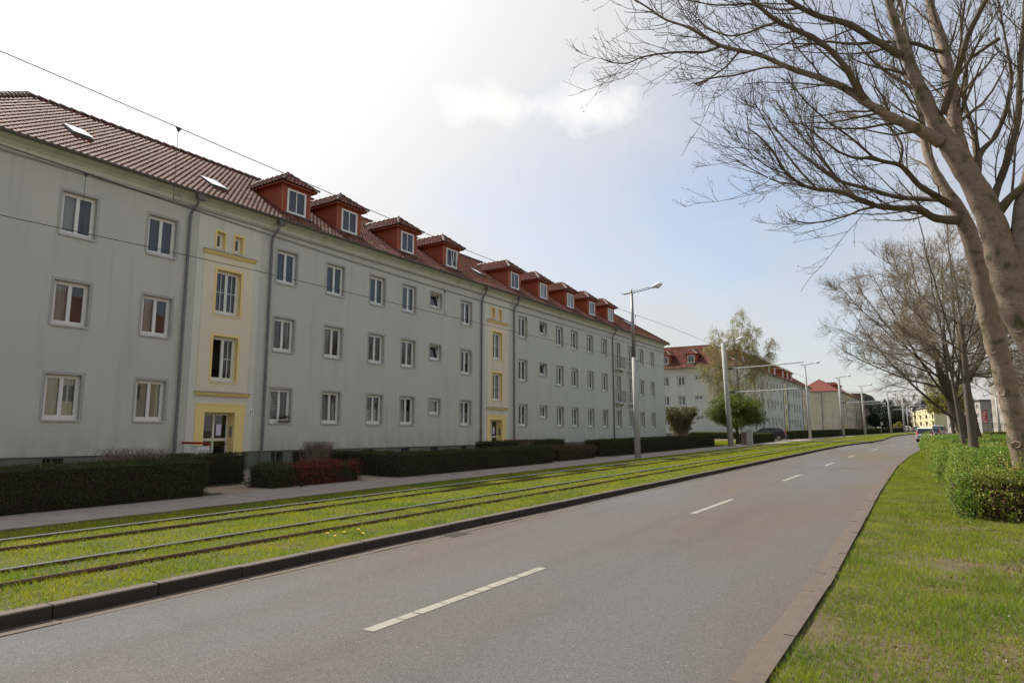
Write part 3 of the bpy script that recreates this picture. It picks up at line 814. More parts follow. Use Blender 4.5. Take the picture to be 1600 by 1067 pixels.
def wall(b, O, u, v, n, wd, ht, holes, depth=0.16, rim=0.0, mi=0):
    """rectangular wall with real openings; holes = (u0,u1,v0,v1,reveal material index)"""
    O, u, v, n = Vector(O), Vector(u), Vector(v), Vector(n)
    us = sorted(set([0, wd] + [h[0] for h in holes] + [h[1] for h in holes]))
    P = lambda a, c, d=0: O + u * a + v * c - n * d
    b.mi = mi
    for a0, a1 in zip(us[:-1], us[1:]):
        cuts = sorted([(h[2], h[3]) for h in holes if h[0] < a1 - 1e-6 and h[1] > a0 + 1e-6])
        z = 0
        for c0, c1 in cuts:
            if c0 > z + 1e-6: b.quad(P(a0, z), P(a1, z), P(a1, c0), P(a0, c0))
            z = max(z, c1)
        if z < ht - 1e-6: b.quad(P(a0, z), P(a1, z), P(a1, ht), P(a0, ht))
    if depth > 0:
        for (a0, a1, c0, c1, m) in holes:
            b.mi = m
            b.quad(P(a0, c0), P(a0, c0, depth), P(a0, c1, depth), P(a0, c1))
            b.quad(P(a1, c0, depth), P(a1, c0), P(a1, c1), P(a1, c1, depth))
            b.quad(P(a0, c1), P(a0, c1, depth), P(a1, c1, depth), P(a1, c1))
            b.quad(P(a0, c0, depth), P(a0, c0), P(a1, c0), P(a1, c0, depth))
    if rim > 0:
        b.mi = mi
        for (q0, q1) in (((0, 0), (wd, 0)), ((wd, 0), (wd, ht)), ((wd, ht), (0, ht)), ((0, ht), (0, 0))):
            b.quad(P(*q0), P(*q1), P(*q1, rim), P(*q0, rim))
    b.mi = 0

def bar(b, y0, y1, z0, z1, x0, x1):
    b.box(x0, x1, y0, y1, z0, z1)
# shared window meshes; local frame: y along the wall, x outward, origin at bottom centre of the opening
WM = {}
def me_of(name, b, mats):
    me = bpy.data.meshes.new(name); me.from_pydata(b.v, [], b.f)
    mats = mats if isinstance(mats, (list, tuple)) else [mats]
    for m in mats: me.materials.append(m)
    if len(mats) > 1: me.polygons.foreach_set('material_index', b.m)
    me.update(); return me
D0, D1 = -0.195, -0.14
def win_meshes(kind, w, h, frame='pvc'):
    key = (kind, round(w, 2), round(h, 2), frame)
    if key in WM: return WM[key]
    f = MB(); g = MB()
    f.box(D0, D1, -w / 2, w / 2, 0.0, 0.075); f.box(D0, D1, -w / 2, w / 2, h - 0.06, h)
    f.box(D0, D1, -w / 2, -w / 2 + 0.06, 0.075, h - 0.06); f.box(D0, D1, w / 2 - 0.06, w / 2, 0.075, h - 0.06)
    def sash(y0, y1, z0=0.075, z1=h - 0.06, x=0.012):
        f.box(D0, D1 + x, y0 + 0.001, y1 - 0.001, z0 + 0.001, z0 + 0.055); f.box(D0, D1 + x, y0 + 0.001, y1 - 0.001, z1 - 0.05, z1 - 0.001)
        f.box(D0, D1 + x, y0 + 0.001, y0 + 0.05, z0 + 0.055, z1 - 0.05); f.box(D0, D1 + x, y1 - 0.05, y1 - 0.001, z0 + 0.055, z1 - 0.05)
        return (y0 + 0.05, y1 - 0.05, z0 + 0.055, z1 - 0.05)
    panes = []
    if kind in ('double', 'stair', 'french', 'stair_open', 'dormer'):
        panes.append(sash(-w / 2 + 0.06, 0)); panes.append(sash(0, w / 2 - 0.06))
        if kind == 'french':
            zz = h * 0.42; f.box(D0, D1 + 0.01, -w / 2 + 0.06, w / 2 - 0.06, zz - 0.04, zz + 0.04)
    elif kind == 'single':
        panes.append(sash(-w / 2 + 0.06, w / 2 - 0.06))
    elif kind == 'tilt':
        # sash tipped inwards at the top, seen skewed in its frame
        y0, y1, z0, z1 = -w / 2 + 0.06, w / 2 - 0.06, 0.075, h - 0.06
        tl = 0.14
        for (a0, a1, c0, c1) in ((y0, y1, z0, z0 + 0.05), (y0, y1, z1 - 0.05, z1), (y0, y0 + 0.05, z0, z1), (y1 - 0.05, y1, z0, z1)):
            sx = lambda z: -tl * (z - z0) / (z1 - z0)
            f.prism([(D1 + sx(c0), a0, c0), (D1 + sx(c0), a1, c0), (D1 + sx(c1), a1, c1), (D1 + sx(c1), a0, c1)], (-0.05, 0, 0))
        g.quad((D0 + 0.03, y0 + 0.05, z0 + 0.05), (D0 + 0.03, y1 - 0.05, z0 + 0.05), (D0 + 0.03 - tl, y1 - 0.05, z1 - 0.05), (D0 + 0.03 - tl, y0 + 0.05, z1 - 0.05))
    if kind.startswith('stair'):
        for (y0, y1, z0, z1) in panes:
            if kind == 'stair_open' and y0 < -0.1: continue
            f.box(D1 - 0.02, D1 + 0.002, (y0 + y1) / 2 - 0.011, (y0 + y1) / 2 + 0.011, z0, z1)
            f.box(D1 - 0.02, D1 + 0.004, y0, y1, (z0 + z1) / 2 - 0.011, (z0 + z1) / 2 + 0.011)
    for i, (y0, y1, z0, z1) in enumerate(panes):
        if kind == 'stair_open' and i == 0: continue
        e = NR.uniform(-0.0015, 0.0015, 2)
        x = D1 - 0.035
        g.quad((x + e[0], y0, z0), (x + e[1], y1, z0), (x - e[0], y1, z1), (x - e[1], y0, z1))
    s = MB()
    s.box(-0.138, 0.045, -w / 2 - 0.03, w / 2 + 0.03, -0.035, -0.002); s.box(0.028, 0.045, -w / 2 - 0.03, w / 2 + 0.03, -0.06, -0.035)
    bd = MB(); t = 0.085; e = 0.007
    bd.box(0.0, e, -w / 2 - t, -w / 2, -0.02, h + t); bd.box(0.0, e, w / 2, w / 2 + t, -0.02, h + t); bd.box(0.0, e, -w / 2, w / 2, h, h + t)
    r = dict(frame=me_of('window', f, M[frame]), pane=me_of('pane', g, M['glass']), sill=me_of('sill', s, M['sill']),
             band=me_of('surround', bd, M['bandgrey']), yband=me_of('surround_yellow', bd, M['yellow']), w=w, h=h)
    WM[key] = r
    return r
def curtain_me(w, h, style):
    key = ('c', style, round(w, 2), round(h, 2))
    if key in WM: return WM[key]
    b = MB(); x = -0.28
    def drape(y0, y1, z0, z1, amp=0.015, wl=0.07):
        n = max(2, int((y1 - y0) / 0.025))
        for k in range(n):
            a, c = y0 + (y1 - y0) * k / n, y0 + (y1 - y0) * (k + 1) / n
            xa, xc = x + amp * math.sin(a / wl * 6.28), x + amp * math.sin(c / wl * 6.28)
            b.quad((xa, a, z0), (xc, c, z0), (xc, c, z1), (xa, a, z1))
    if style == 'full': drape(-w / 2, w / 2, 0.0, h)
    elif style == 'sides': drape(-w / 2, -w / 2 + 0.22 * w, 0, h); drape(w / 2 - 0.2 * w, w / 2, 0, h)
    elif style == 'half': drape(-w / 2, w / 2, 0.0, h * 0.5)
    elif style == 'left': drape(-w / 2, 0.02, 0.0, h)
    elif style == 'right': drape(-0.05, w / 2 * 0.6, 0.0, h)
    elif style == 'top': drape(-w / 2, w / 2, h * 0.62, h)
    elif style == 'blind':
        z = h - 0.05
        while z > h * 0.35:
            b.quad((x + 0.02, -w / 2, z), (x + 0.02, 0.0, z), (x - 0.01, 0.0, z + 0.04), (x - 0.01, -w / 2, z + 0.04)); z -= 0.06
    me = me_of('curtain', b, M['blind'] if style == 'blind' else M['curtain'])
    WM[key] = me
    return me
def put_window(parent, kind, w, h, y, z, X=FX, rot=0, x=None, frame='pvc', band='band', curtain=None, sill=True):
    """window as a part of the building, pane/sill/surround/curtain its sub-parts"""
    o0 = org(parent)
    r = win_meshes(kind, w, h, frame)
    o = link('window', r['frame'], None, parent)
    o.location = (X - o0[0], y - o0[1], z - o0[2]) if rot == 0 else (x - o0[0], y - o0[1], z - o0[2])
    o.rotation_euler = (0, 0, rot)
    link('pane', r['pane'], None, o)
    if sill: link('sill', r['sill'], None, o)
    if band: link('surround', r[band], None, o)
    if curtain: link('curtain', curtain_me(w, h, curtain), None, o)
    return o

# ---- roof tiles
TW, TL = 0.20, 0.295
TPROF = [(0.0, 0.012), (0.044, 0.0), (0.092, 0.006), (0.128, 0.036), (0.164, 0.038), (0.20, 0.014)]
TV = []
for (uu, nn) in TPROF: TV.append((uu, -0.01, nn + 0.030))
for (uu, nn) in TPROF: TV.append((uu, TL + 0.03, nn + 0.0))
for (uu, nn) in TPROF: TV.append((uu, -0.01, nn + 0.006))
TF = []
for k in range(5):
    TF.append((k, k + 1, 7 + k, 6 + k)); TF.append((12 + k, 13 + k, k + 1, k))
TV = np.array(TV); TF = np.array(TF)
def tile_grid(O, u, v, poly2, hole=None, seed=0):
    """tile origins (2D) whose centre falls in poly2 (u,v coords)"""
    O, u, v = np.array(O, float), np.array(u, float), np.array(v, float)
    n = np.cross(u, v)
    us = [p[0] for p in poly2]; vs = [p[1] for p in poly2]
    out = []
    k0, k1 = int(math.floor(min(us) / TW)) - 1, int(math.ceil(max(us) / TW)) + 1
    for j in range(0, int(math.ceil(max(vs) / TL))):
        for i in range(k0, k1):
            cu, cv = (i + 0.5) * TW, (j + 0.5) * TL
            ins = False; m = len(poly2)
            for a in range(m):
                x1, y1 = poly2[a]; x2, y2 = poly2[(a + 1) % m]
                if (y1 > cv) != (y2 > cv) and cu < (x2 - x1) * (cv - y1) / (y2 - y1) + x1: ins = not ins
            if ins and not (hole and hole(cu, cv)): out.append((i * TW, j * TL, j))
    return out
def tile_verts(O, u, v, grid):
    O, u, v = np.array(O, float), np.array(u, float), np.array(v, float)
    n = np.cross(u, v)
    base = TV[:, 0:1] * u + TV[:, 1:2] * v + TV[:, 2:3] * n
    res = []
    for (a, c, j) in grid:
        jit = NR.normal(0, 0.0025, 3)
        res.append(base + O + u * (a + jit[0]) + v * (c + jit[1]) + n * (abs(jit[2]) + 0.001))
    return res
def tiles_mesh(name, VV, parent, rows=None):
    if not VV: return None
    n = len(TV); V = np.concatenate(VV); F = np.concatenate([TF + k * n for k in range(len(VV))])
    mi = None
    if rows is not None:
        mi = np.repeat([1 if (r < 4 and NR.random() < (0.85 - 0.2 * r)) or NR.random() < 0.03 else 0 for r in rows], len(TF))
    return tag(np_mesh(name, V, F, [M['tile'], M['tile_old']], parent, origin=org(parent), mi=mi), kind='stuff')
UY = np.array([0, 1.0, 0]); VS = np.array(SL.normalized()[:])
def ridge_tiles(parent, roof, p0, p1, parts, rad=0.11, ln=0.36):
    p0, p1 = Vector(p0), Vector(p1); d = (p1 - p0); L = d.length; d.normalize()
    side = d.cross(Vector((0, 0, 1))).normalized(); upv = side.cross(d).normalized()
    k = 0; s = 0; B = MB()
    while s < L - 0.05:
        b = MB() if k < parts else B
        i = len(b.v); n = 7
        for (q, r, lift) in ((s - 0.03, rad * 1.12, 0.03), (min(s + ln, L), rad * 0.95, 0.0)):
            c = p0 + d * q + upv * lift
            for j in range(n):
                t = math.pi * (j / (n - 1)) * 1.1 - 0.05 * math.pi
                w = c + side * math.cos(t) * r + upv * (math.sin(t) * r * 0.8)
                b.v.append(tuple(w))
        for j in range(n - 1): b.f.append((i + j, i + j + 1, i + n + j + 1, i + n + j)); b.m.append(0)
        b.f.append(tuple(i + j for j in range(n))); b.m.append(0)
        if k < parts: b.build('ridge_tile', M['ridge_tile'], roof, at=org(parent))
        s += ln; k += 1
    if B.v: tag(B.build('far_ridge_tile', M['ridge_tile'], roof, at=org(parent)), kind='stuff')

# dormer prototype, local origin on the street-roof plane: x=0 at its front face, z=0 at roof height there
DW = 0.735
def dormer_meshes(detail=True):
    z1 = 1.27
    b = MB()
    xb = -z1 / MS
    # front face with window opening, cheeks
    b2 = MB()
    wall(b2, (0, -DW, -0.05), (0, 1, 0), (0, 0, 1), (1, 0, 0), 2 * DW, z1 + 0.05, [(DW - 0.46, DW + 0.46, 0.10, 1.13, 0)], 0.05)
    b2.mi = 0
    for s in (-1, 1):
        b2.tri((0, s * DW, -0.05), (0, s * DW, z1), (xb - 0.05, s * DW, z1))
        # board joints as battens on the cheeks
        k = 0.16
        while k < -xb - 0.1:
            za = k * MS
            b2.box(-k - 0.012, -k, s * DW - (0.0 if s > 0 else 0.008), s * DW + (0.008 if s > 0 else 0.0), za - 0.03, z1 - 0.02)
            k += 0.16
    # soffit and fascia boards under the eaves
    b2.box(xb + 0.1, 0.2, -DW - 0.2, DW + 0.2, z1 - 0.07, z1 - 0.005)
    fr = MB()
    w, h = 0.92, 1.03; z0 = 0.05
    fr.box(-0.03, 0.03, -w / 2 - 0.03, w / 2 + 0.03, z0 - 0.02, z0 + 0.06); fr.box(-0.03, 0.03, -w / 2 - 0.03, w / 2 + 0.03, z0 + h - 0.07, z0 + h + 0.01)
    fr.box(-0.03, 0.03, -w / 2 - 0.03, -w / 2 + 0.055, z0 + 0.06, z0 + h - 0.07); fr.box(-0.03, 0.03, w / 2 - 0.055, w / 2 + 0.03, z0 + 0.06, z0 + h - 0.07)
    fr.box(-0.03, 0.01, -0.02, 0.02, z0 + 0.06, z0 + h - 0.07)
    g = MB(); g.quad((-0.01, -w / 2, z0), (-0.01, w / 2, z0), (-0.01, w / 2, z0 + h), (-0.01, -w / 2, z0 + h))
    dk = MB(); dk.quad((-0.3, -w / 2, z0), (-0.3, w / 2, z0), (-0.3, w / 2, z0 + h), (-0.3, -w / 2, z0 + h))
    cu = MB()
    for k in range(16):
        y0 = -w / 2 + k * w / 16; cu.quad((-0.09 + 0.012 * (k % 2), y0, z0), (-0.09 + 0.012 * ((k + 1) % 2), y0 + w / 16, z0), (-0.09 + 0.012 * ((k + 1) % 2), y0 + w / 16, z0 + h), (-0.09 + 0.012 * (k % 2), y0, z0 + h))
    tr = MB()
    for s in (-1, 1): tr.box(-0.02, 0.012, s * DW - 0.012, s * DW + 0.012, 0, z1 - 0.07)
    ld = MB(); ld.quad((0.0, -DW - 0.1, 0.02), (0.0, DW + 0.1, 0.02), (0.17, DW + 0.1, -0.17 * MS + 0.055), (0.17, -DW - 0.1, -0.17 * MS + 0.055)); ld.box(-0.01, 0.02, -DW - 0.05, DW + 0.05, -0.05, 0.045)
    # hipped little roof
    ex, ey, ez = 0.25, DW + 0.24, z1
    rx, rz = -0.66, z1 + 0.74
    xr = -(rz) / MS; xe = -(ez) / MS
    und = MB()
    und.tri((ex, -ey, ez), (ex, ey, ez), (rx, 0, rz))
    und.quad((ex, -ey, ez), (rx, 0, rz), (xr, 0, rz), (xe, -ey, ez)); und.quad((ex, ey, ez), (xe, ey, ez), (xr, 0, rz), (rx, 0, rz))
    VV = []
    def fill(A, Bp, C, D=None):
        A, Bp, C = Vector(A), Vector(Bp), Vector(C)
        u = (Bp - A).normalized(); nrm = u.cross((C - A)).normalized(); v = nrm.cross(u).normalized()
        pts = [A, Bp, C] + ([Vector(D)] if D is not None else [])
        p2 = [((p - A).dot(u), (p - A).dot(v)) for p in pts]
        gr = tile_grid(A[:], u[:], v[:], p2)
        VV.extend(tile_verts(np.array(A[:]), np.array(u[:]), np.array(v[:]), gr))
    fill((ex, -ey, ez), (ex, ey, ez), (rx, 0, rz))
    fill((xe, -ey, ez), (ex, -ey, ez), (rx, 0, rz), (xr, 0, rz))
    fill((ex, ey, ez), (xe, ey, ez), (xr, 0, rz), (rx, 0, rz))
    n = len(TV); V = np.concatenate(VV); F = np.concatenate([TF + k * n for k in range(len(VV))])
    tm = bpy.data.meshes.new('roof_tiles'); tm.from_pydata(V.tolist(), [], F.tolist()); tm.materials.append(M['tile']); tm.update()
    rt = MB()
    for (p, q) in (((ex, -ey, ez), (rx, 0, rz)), ((ex, ey, ez), (rx, 0, rz)), ((rx, 0, rz), (xr, 0, rz))):
        p, q = Vector(p), Vector(q); L = (q - p).length; d = (q - p).normalized(); s = 0
        side = d.cross(Vector((0, 0, 1))).normalized(); upv = side.cross(d)
        while s < L - 0.05:
            i = len(rt.v)
            for (qq, r, lf) in ((s - 0.02, 0.085, 0.045), (min(s + 0.33, L), 0.07, 0.02)):
                c = p + d * qq + upv * lf
                for j in range(5):
                    t = math.pi * j / 4; w_ = c + side * math.cos(t) * r + upv * math.sin(t) * r * 0.8; rt.v.append(tuple(w_))
            for j in range(4): rt.f.append((i + j, i + j + 1, i + 6 + j, i + 5 + j)); rt.m.append(0)
            rt.f.append(tuple(range(i, i + 5))); rt.m.append(0)
            s += 0.33
    return dict(dormer=me_of('dormer', b2, M['dormer']), frame=me_of('window_frame', fr, M['pvc']), pane=me_of('pane', g, M['glass']), room=me_of('room_dark', dk, M['room']),
                curtain=me_of('curtain', cu, M['curtain']), trim=me_of('corner_trim', tr, M['dormer_trim']), lead=me_of('lead_flashing', ld, M['lead']), under=me_of('roof_deck', und, M['roof_under']), tiles=tm, ridge=me_of('ridge_tile', rt, M['ridge_tile']))
DM = dormer_meshes()
def put_dormer(parent, x, y, z, rot=0, curtain=False, open_=False):
    o0 = org(parent)
    o = link('dormer', DM['dormer'], None, parent)
    o.location = (x - o0[0], y - o0[1], z - o0[2]); o.rotation_euler = (0, 0, rot)
    for nm, k in (('window_frame', 'frame'), ('pane', 'pane'), ('window_recess', 'room'), ('corner_trim', 'trim'), ('lead_flashing', 'lead'), ('dormer_roof', 'under'), ('roof_tiles', 'tiles'), ('ridge_tile', 'ridge')):
        if k == 'room' and curtain: continue
        c = link(nm, DM[k], None, o)
        if k == 'tiles': c['kind'] = 'stuff'
    if curtain: link('curtain', DM['curtain'], None, o)
    if open_:
        b = MB()
        for (a0, a1, c0, c1) in ((-0.4, 0.0, 0.1, 0.14), (-0.4, 0.0, 0.98, 1.02), (-0.4, -0.36, 0.14, 0.98), (-0.04, 0.0, 0.14, 0.98)):
            b.prism([(0.02 + 0.12 * (c0), a0 + 0.42, c0), (0.02 + 0.12 * (c0), a1 + 0.42, c0), (0.02 + 0.12 * c1, a1 + 0.42, c1), (0.02 + 0.12 * c1, a0 + 0.42, c1)], (0.03, 0, 0))
        me = me_of('sash', b, M['pvc']); link('open_sash', me, None, o)
    return o
def put_skylight(parent, y, s0, s1, w, dz, lift=0.0):
    """roof window between slope distances s0..s1"""
    t = lambda s, yy, n: Vector((EAVE_X, yy, EAVE_Z + dz)) + SL.normalized() * s + Vector((MS, 0, 1)).normalized() * n
    f = MB()
    for (a0, a1, c0, c1) in ((-w / 2, w / 2, s0, s0 + 0.04), (-w / 2, w / 2, s1 - 0.04, s1), (-w / 2, -w / 2 + 0.035, s0 + 0.04, s1 - 0.04), (w / 2 - 0.035, w / 2, s0 + 0.04, s1 - 0.04)):
        pts = [t(c0, y + a0, 0.02), t(c0, y + a1, 0.02), t(c1, y + a1, 0.02), t(c1, y + a0, 0.02)]
        f.prism(pts, Vector((MS, 0, 1)).normalized() * 0.09)
    o = f.build('skylight', M['lead'], parent)
    g = MB(); n1 = 0.085 + lift
    g.quad(t(s0 + 0.02, y - w / 2 + 0.02, n1 + 0.03), t(s0 + 0.02, y + w / 2 - 0.02, n1 + 0.03), t(s1 - 0.02, y + w / 2 - 0.02, 0.115), t(s1 - 0.02, y - w / 2 + 0.02, 0.115))
    c = g.build('pane', M['skylight'], o, at=org(parent))
    return o

def add_downpipe(b_, y, z0, z1, X=FX, ax='x'):
    b = MB()
    p = [(X + 0.36, y + 0.12, z1), (X + 0.36, y + 0.12, z1 - 0.22), (X + 0.3, y + 0.09, z1 - 0.42), (X + 0.12, y + 0.0, z1 - 0.72), (X + 0.085, y, z1 - 0.95), (X + 0.085, y, z0 + 0.3), (X + 0.085, y, z0 - 0.1)]
    b.tube(p, 0.05, 10)
    b.prism([(X + 0.24, y - 0.02, z1 - 0.02), (X + 0.50, y - 0.02, z1 - 0.02), (X + 0.44, y + 0.04, z1 - 0.24), (X + 0.30, y + 0.04, z1 - 0.24)], (0, 0.27, 0))
    for z in np.arange(z0 + 1.4, z1 - 1.2, 1.9): b.tube([(X + 0.085, y, z), (X + 0.085, y, z + 0.05)], 0.062, 10)
    return b.build('downpipe', M['downpipe'], b_, smooth=False)

CUR = ['sides', None, None, 'left', None, None, None, None, 'right', None]
ZS = [2.11, 4.93, 7.69]; WH = 1.33
def street_block(label, Y0, Y1, dz, cols, stairs, pipes, dormers, skylights, group, wallmat='plaster', main=False, zbase=0.0, tilekind='full', hip0=True, wing=None, simple=False):
    t = thing('apartment_building', (FX, (Y0 + Y1) / 2, zg(Y0) + 0.05), label, 'building', group)
    Z = lambda z: z + dz
    pz = 1.03 if main else 1.1
    holes = []; wins = []
    for c in cols:
        y, kind = c[0], c[1]
        for fl in range(3):
            z = ZS[fl]
            if kind == 'n': w, h, k = 0.99, WH, 'double'
            elif kind == 's': w, h, k, z = 0.93, 0.78, ('tilt' if fl > 0 else 'single'), z + WH - 0.78
            elif kind == 'b' and fl > 0: w, h, k, z = 0.95, 2.12, 'french', z + WH - 2.12
            else: w, h, k = 0.95, WH, 'double'
            holes.append((y - w / 2 - Y0, y + w / 2 - Y0, Z(z) - Z(pz), Z(z) + h - Z(pz), 1))
            wins.append((k, w, h, y, Z(z), fl, kind))
    for y in stairs:
        for (w, h, z) in ((1.0, 1.62, 3.58), (1.0, 1.62, 6.03)):
            holes.append((y - w / 2 - Y0, y + w / 2 - Y0, z - pz, z + h - pz, 2))
            wins.append(('stair', w, h, y, Z(z), 9, 'st'))
        for s in (-0.42, 0.33):
            holes.append((y + s - 0.17 - Y0, y + s + 0.17 - Y0, 8.42 - pz, 9.06 - pz, 2))
            wins.append(('single', 0.34, 0.64, y + s, Z(8.42), 9, 'ss'))
    doors = [(y - 0.66 - Y0, y + 0.56 - Y0, 0.0, 2.45 - pz, 2) for y in stairs]
    b = MB()
    wall(b, (FX, Y0, Z(pz)), (0, 1, 0), (0, 0, 1), (1, 0, 0), Y1 - Y0, 10.02 - pz, holes + doors, 0.205)
    b.quad((FX, Y0, Z(pz)), (FX - 0.05, Y0, Z(pz)), (FX - 0.05, Y1, Z(pz)), (FX, Y1, Z(pz)))
    XB = FX - 10
    if wing is None:
        b.quad((XB, Y0, Z(0) - 1), (FX, Y0, Z(0) - 1), (FX, Y0, Z(10.02)), (XB, Y0, Z(10.02)))
        b.quad((XB, Y1, Z(0) - 1), (XB, Y0, Z(0) - 1), (XB, Y0, Z(10.02)), (XB, Y1, Z(10.02)))
    else:
        WX = wing['x1']; wh = []
        for (x, k0) in wing['cols']:
            for fl in range(3):
                z = ZS[fl]
                if k0 == 's': w, h, k, z = 0.95, 0.6, 'double', z + WH - 0.6
                else: w, h, k = 0.99, WH, 'double'
                wh.append((x - w / 2 - WX, x + w / 2 - WX, z - pz, z + h - pz, 1))
                put_window(t, k, w, h, Y0, Z(z), rot=-math.pi / 2, x=x, curtain=R.choice(CUR))
        wall(b, (WX, Y0, Z(pz)), (1, 0, 0), (0, 0, 1), (0, -1, 0), FX - WX, 10.02 - pz, wh, 0.205)
        b.quad((WX, Y0, Z(pz)), (FX, Y0, Z(pz)), (FX, Y0 + 0.05, Z(pz)), (WX, Y0 + 0.05, Z(pz)))
    b.quad((FX, Y1, Z(0) - 1), (XB, Y1, Z(0) - 1), (XB, Y1, Z(10.02)), (FX, Y1, Z(10.02)))
    b.build('wall', [M[wallmat], M['bandgrey'], M['yellow']], t)
    # plinth with basement openings
    ph = []
    if main:
        for y in (9.27, 12.1, 17.13, 22.1, 24.6, 26.8, 29.3, 36.0, 40.3, 45.2):
            ph.append((y - 0.28 - Y0, y + 0.28 - Y0, 0.52 + 1, 0.97 + 1, 0))
    b = MB()
    wall(b, (FX - 0.05, Y0, Z(0) - 1), (0, 1, 0), (0, 0, 1), (1, 0, 0), Y1 - Y0, pz + 1, ph + [(a, c, 0.0, pz + 1, 0) for a, c, _, _, _ in doors], 0.2)
    if wing is not None: wall(b, (wing['x1'], Y0 + 0.05, Z(0) - 1), (1, 0, 0), (0, 0, 1), (0, -1, 0), FX - wing['x1'], pz + 1, [], 0)
    b.build('plinth', M['plinth'] if wallmat == 'plaster' else M['cream'], t)
    for (a, c, d, e, _) in ph:
        b = MB(); y = (a + c) / 2 + Y0
        b.quad((FX - 0.24, a + Y0, 0.5), (FX - 0.24, c + Y0, 0.5), (FX - 0.24, c + Y0, 1.0), (FX - 0.24, a + Y0, 1.0))
        o = b.build('basement_window', M['room'], t)
        b = MB()
        for k in range(6): b.box(FX - 0.15, FX - 0.14, a + Y0 + 0.03 + k * 0.1, a + Y0 + 0.04 + k * 0.1, 0.52, 0.97)
        b.box(FX - 0.16, FX - 0.14, y - 0.015, y + 0.015, 0.52, 0.97)
        b.build('grate', M['steel_grey'], o, at=org(t))
    # dark rooms behind the panes
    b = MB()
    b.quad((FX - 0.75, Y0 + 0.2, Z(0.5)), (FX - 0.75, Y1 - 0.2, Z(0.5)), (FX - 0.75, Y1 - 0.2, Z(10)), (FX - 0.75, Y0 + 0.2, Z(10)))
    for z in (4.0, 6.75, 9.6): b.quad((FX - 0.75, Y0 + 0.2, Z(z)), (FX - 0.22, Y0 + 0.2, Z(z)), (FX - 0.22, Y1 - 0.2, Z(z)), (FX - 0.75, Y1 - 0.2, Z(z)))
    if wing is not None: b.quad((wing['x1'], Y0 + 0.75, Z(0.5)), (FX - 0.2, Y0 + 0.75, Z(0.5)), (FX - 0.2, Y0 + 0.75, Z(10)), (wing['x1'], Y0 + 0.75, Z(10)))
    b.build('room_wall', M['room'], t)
    for (k, w, h, y, z, fl, kind) in wins:
        if kind == 'st':
            kk = 'stair_open' if (main and abs(y - stairs[0]) < 0.1 and z < 5) else 'stair'
            put_window(t, kk, w, h, y, z, band='yband', frame='pvc', curtain=None)
        elif kind == 'ss':
            put_window(t, k, w, h, y, z, band='yband', curtain=None)
        else:
            cu = R.choice(CUR)
            if fl == 0 and main: cu = R.choice(['half', 'full', 'sides', 'half', 'left', None])
            if fl == 0 and main and abs(y - 17.14) < 0.1: cu = 'blind'
            if kind == 's': cu = None if fl else 'full'
            put_window(t, k, w, h, y, z, curtain=cu, sill=(kind != 'b' or fl == 0))
        if kind == 'b' and fl > 0:
            o = MB(); o.box(FX, FX + 0.42, y - 0.72, y + 0.72, z - 0.14, z - 0.02); ob = o.build('balcony', M['plaster_light'], t)
            o = MB()
            for s in (-0.5, 0.5): o.prism([(FX, y + s - 0.05, z - 0.14), (FX + 0.3, y + s - 0.05, z - 0.14), (FX, y + s - 0.05, z - 0.36)], (0, 0.1, 0))
            o.build('bracket', M['plaster_light'], ob, at=org(t))
            o = MB(); n = 15
            for zz in (z + 0.05, z + 0.92): o.tube([(FX + 0.01, y - 0.68, zz), (FX + 0.38, y - 0.68, zz), (FX + 0.38, y + 0.68, zz), (FX + 0.01, y + 0.68, zz)], 0.014, 5)
            for k2 in range(n + 1):
                yy = y - 0.68 + 1.36 * k2 / n
                o.tube([(FX + 0.38, yy, z + 0.05), (FX + 0.43, yy, z + 0.35), (FX + 0.38, yy, z + 0.92)], 0.008, 4)
            for s in (-0.68, 0.68):
                for xx in (0.1, 0.2, 0.3): o.tube([(FX + xx, y + s, z + 0.05), (FX + xx, y + s, z + 0.92)], 0.008, 4)
            o.build('balcony_railing', M['steel_grey'], ob, at=org(t))
    # staircase bays
    for si, y in enumerate(stairs):
        a, c = y - 1.32, y + 1.3
        hs = [(y - 0.5 - a, y + 0.5 - a, z - pz, z + 1.62 - pz, 0) for z in (3.58, 6.03)] + [(y + s - 0.17 - a, y + s + 0.17 - a, 8.42 - pz, 9.06 - pz, 0) for s in (-0.42, 0.33)] + [(y - 0.66 - a, y + 0.56 - a, 0, 2.45 - pz, 0)]
        b = MB(); wall(b, (FX + 0.018, a, Z(pz)), (0, 1, 0), (0, 0, 1), (1, 0, 0), c - a, 9.7 - pz, hs, 0.02, rim=0.018)
        o = b.build('stair_bay', M['plaster_light'], t)
        a2, c2 = y - 1.03, y + 1.02
        b = MB(); wall(b, (FX + 0.034, a2, Z(3.2)), (0, 1, 0), (0, 0, 1), (1, 0, 0), c2 - a2, 8.17 - 3.2, [(y - 0.5 - a2, y + 0.5 - a2, z - 3.2, z + 1.62 - 3.2, 0) for z in (3.58, 6.03)], 0.03, rim=0.016)
        b.build('beige_panel', M['beige'], o, at=org(t))
        b = MB()
        for (w, h, z, yy) in ((1.0, 1.62, 3.58, y), (1.0, 1.62, 6.03, y), (0.34, 0.64, 8.42, y - 0.42), (0.34, 0.64, 8.42, y + 0.33)):
            q = 0.09 if w > 0.5 else 0.07; x1 = FX + (0.05 if w > 0.5 else 0.034); x0 = FX + 0.0
            b.box(x0, x1, yy - w / 2 - q, yy - w / 2, Z(z) - 0.02, Z(z) + h + q); b.box(x0, x1, yy + w / 2, yy + w / 2 + q, Z(z) - 0.02, Z(z) + h + q); b.box(x0, x1, yy - w / 2, yy + w / 2, Z(z) + h, Z(z) + h + q)
            b.box(x0, x1, yy - w / 2 - q, yy + w / 2 + q, Z(z) - 0.10, Z(z) - 0.062)
        b.build('window_surround', M['yellow'], o, at=org(t))
        b = MB()
